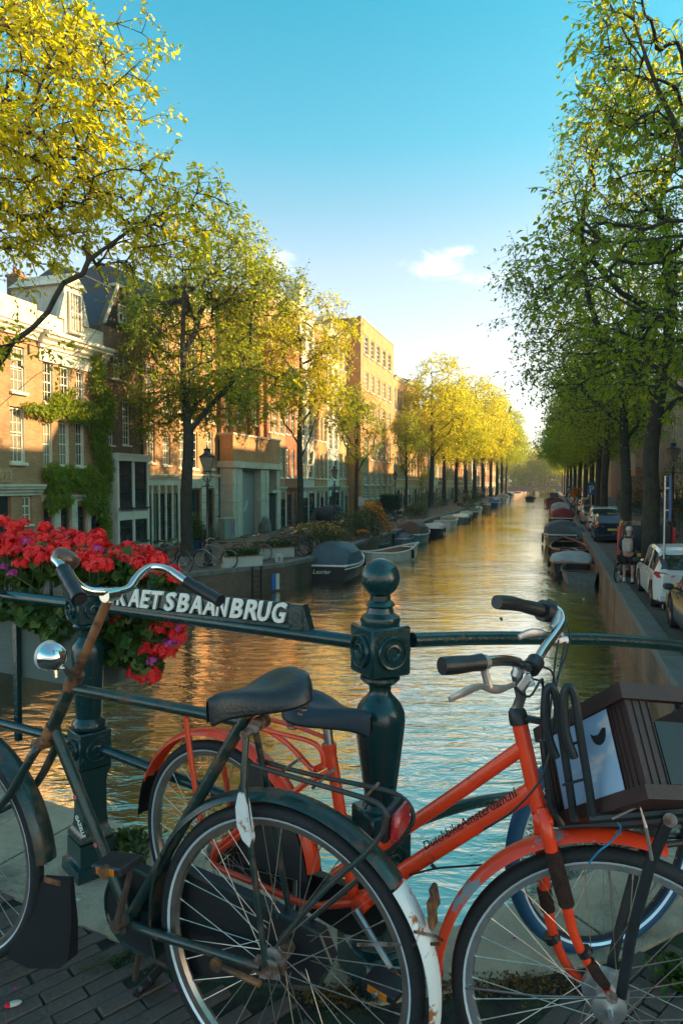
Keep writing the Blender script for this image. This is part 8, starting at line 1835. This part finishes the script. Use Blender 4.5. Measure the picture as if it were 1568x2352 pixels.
hh.poly(c_, (.0012, 0, 0)); hh.build('handle_hole', M_black, ct)

# ---------------------------------------------------------------- third bicycle with blue tyres behind
pB_ = W(1388, 1932, 2.09); T_ = Plane((pB_.x, pB_.y, pB_.z - .352), (.93, .30))
tb = thing('blue_tyred_bicycle', 'bicycle with bright blue tyres between the railing and the orange bicycle', 'bicycle', T_.o, T_.rz)
M_bt = mat('blue_tyre', (.008, .075, .16), .55, 0, .15, 30, bump=.15, bscale=150)
wheel(tb, (0, 0, .352), .352, tyre=.024, rim_m=M_bplast, tm=M_bt); wheel(tb, (1.08, 0, .352), .352, tyre=.024, rim_m=M_bplast, tm=M_bt)
mb = MB(); bb3 = Vector((.44, 0, .29)); mb.tube([bb3, (.27, 0, .78)], .016, 10); mb.tube([bb3, (.90, 0, .66)], .018, 10); mb.tube([(.30, 0, .68), (.86, 0, .84)], .015, 10); mb.tube([(.84, 0, .88), (.92, 0, .64)], .019, 10)
for s in (-1, 1): mb.tube([bb3, (0, s * .06, .352)], .010, 8); mb.tube([(.27, 0, .74), (0, s * .06, .352)], .008, 8)
mb.build('frame', M_bplast, tb, True); mb = MB()
for s in (-1, 1): mb.tube([(.92, s * .03, .66), (.98, s * .05, .56), (1.08, s * .055, .352)], .011, 8)
mb.build('fork', M_bplast, tb, True)
fender(tb, (0, 0, .352), .388, 20, 85, mat('red_plastic', (.42, .015, .015), .35, coat=.4), .03, 'rear_mudguard')
mb = MB(); mb.tube([(.84, 0, .88), (.80, 0, 1.0)], .012, 8); mb.tube(smooth_path([(.60, -.27, 1.0), (.76, -.24, 1.03), (.81, 0, 1.01), (.76, .24, 1.03), (.60, .27, 1.0)], 4), .011, 8); mb.build('handlebar', M_chrome, tb, True)
mb = MB(); mb.tube([bb3 + Vector((0, -.06, 0)), bb3 + Vector((.12, -.07, -.12))], .010, 8); mb.tube([bb3 + Vector((0, .06, 0)), bb3 + Vector((-.12, .07, .12))], .010, 8); mb.ring((.44, -.045, .29), [(.085, -.002), (.093, -.002), (.093, .002), (.085, .002)], 24); mb.build('crank', M_steel, tb); pedal(tb, bb3 + Vector((.12, -.11, -.12)), 0); pedal(tb, bb3 + Vector((-.12, .11, .12)), 0)

# ================================================================== air
hz = bpy.data.materials.new('haze_air'); hz.use_nodes = True; nt = hz.node_tree; nt.nodes.clear(); ho = nt.nodes.new('ShaderNodeOutputMaterial'); pv_ = nt.nodes.new('ShaderNodeVolumePrincipled')
pv_.inputs['Density'].default_value = .0006; pv_.inputs['Color'].default_value = (1.0, .93, .82, 1); pv_.inputs['Anisotropy'].default_value = .3; nt.links.new(pv_.outputs[0], ho.inputs['Volume'])
hb = MB().b2(-700, 700, -100, 700, ZW - 1.5, 45); o = hb.build('haze', hz); o['kind'] = 'stuff'
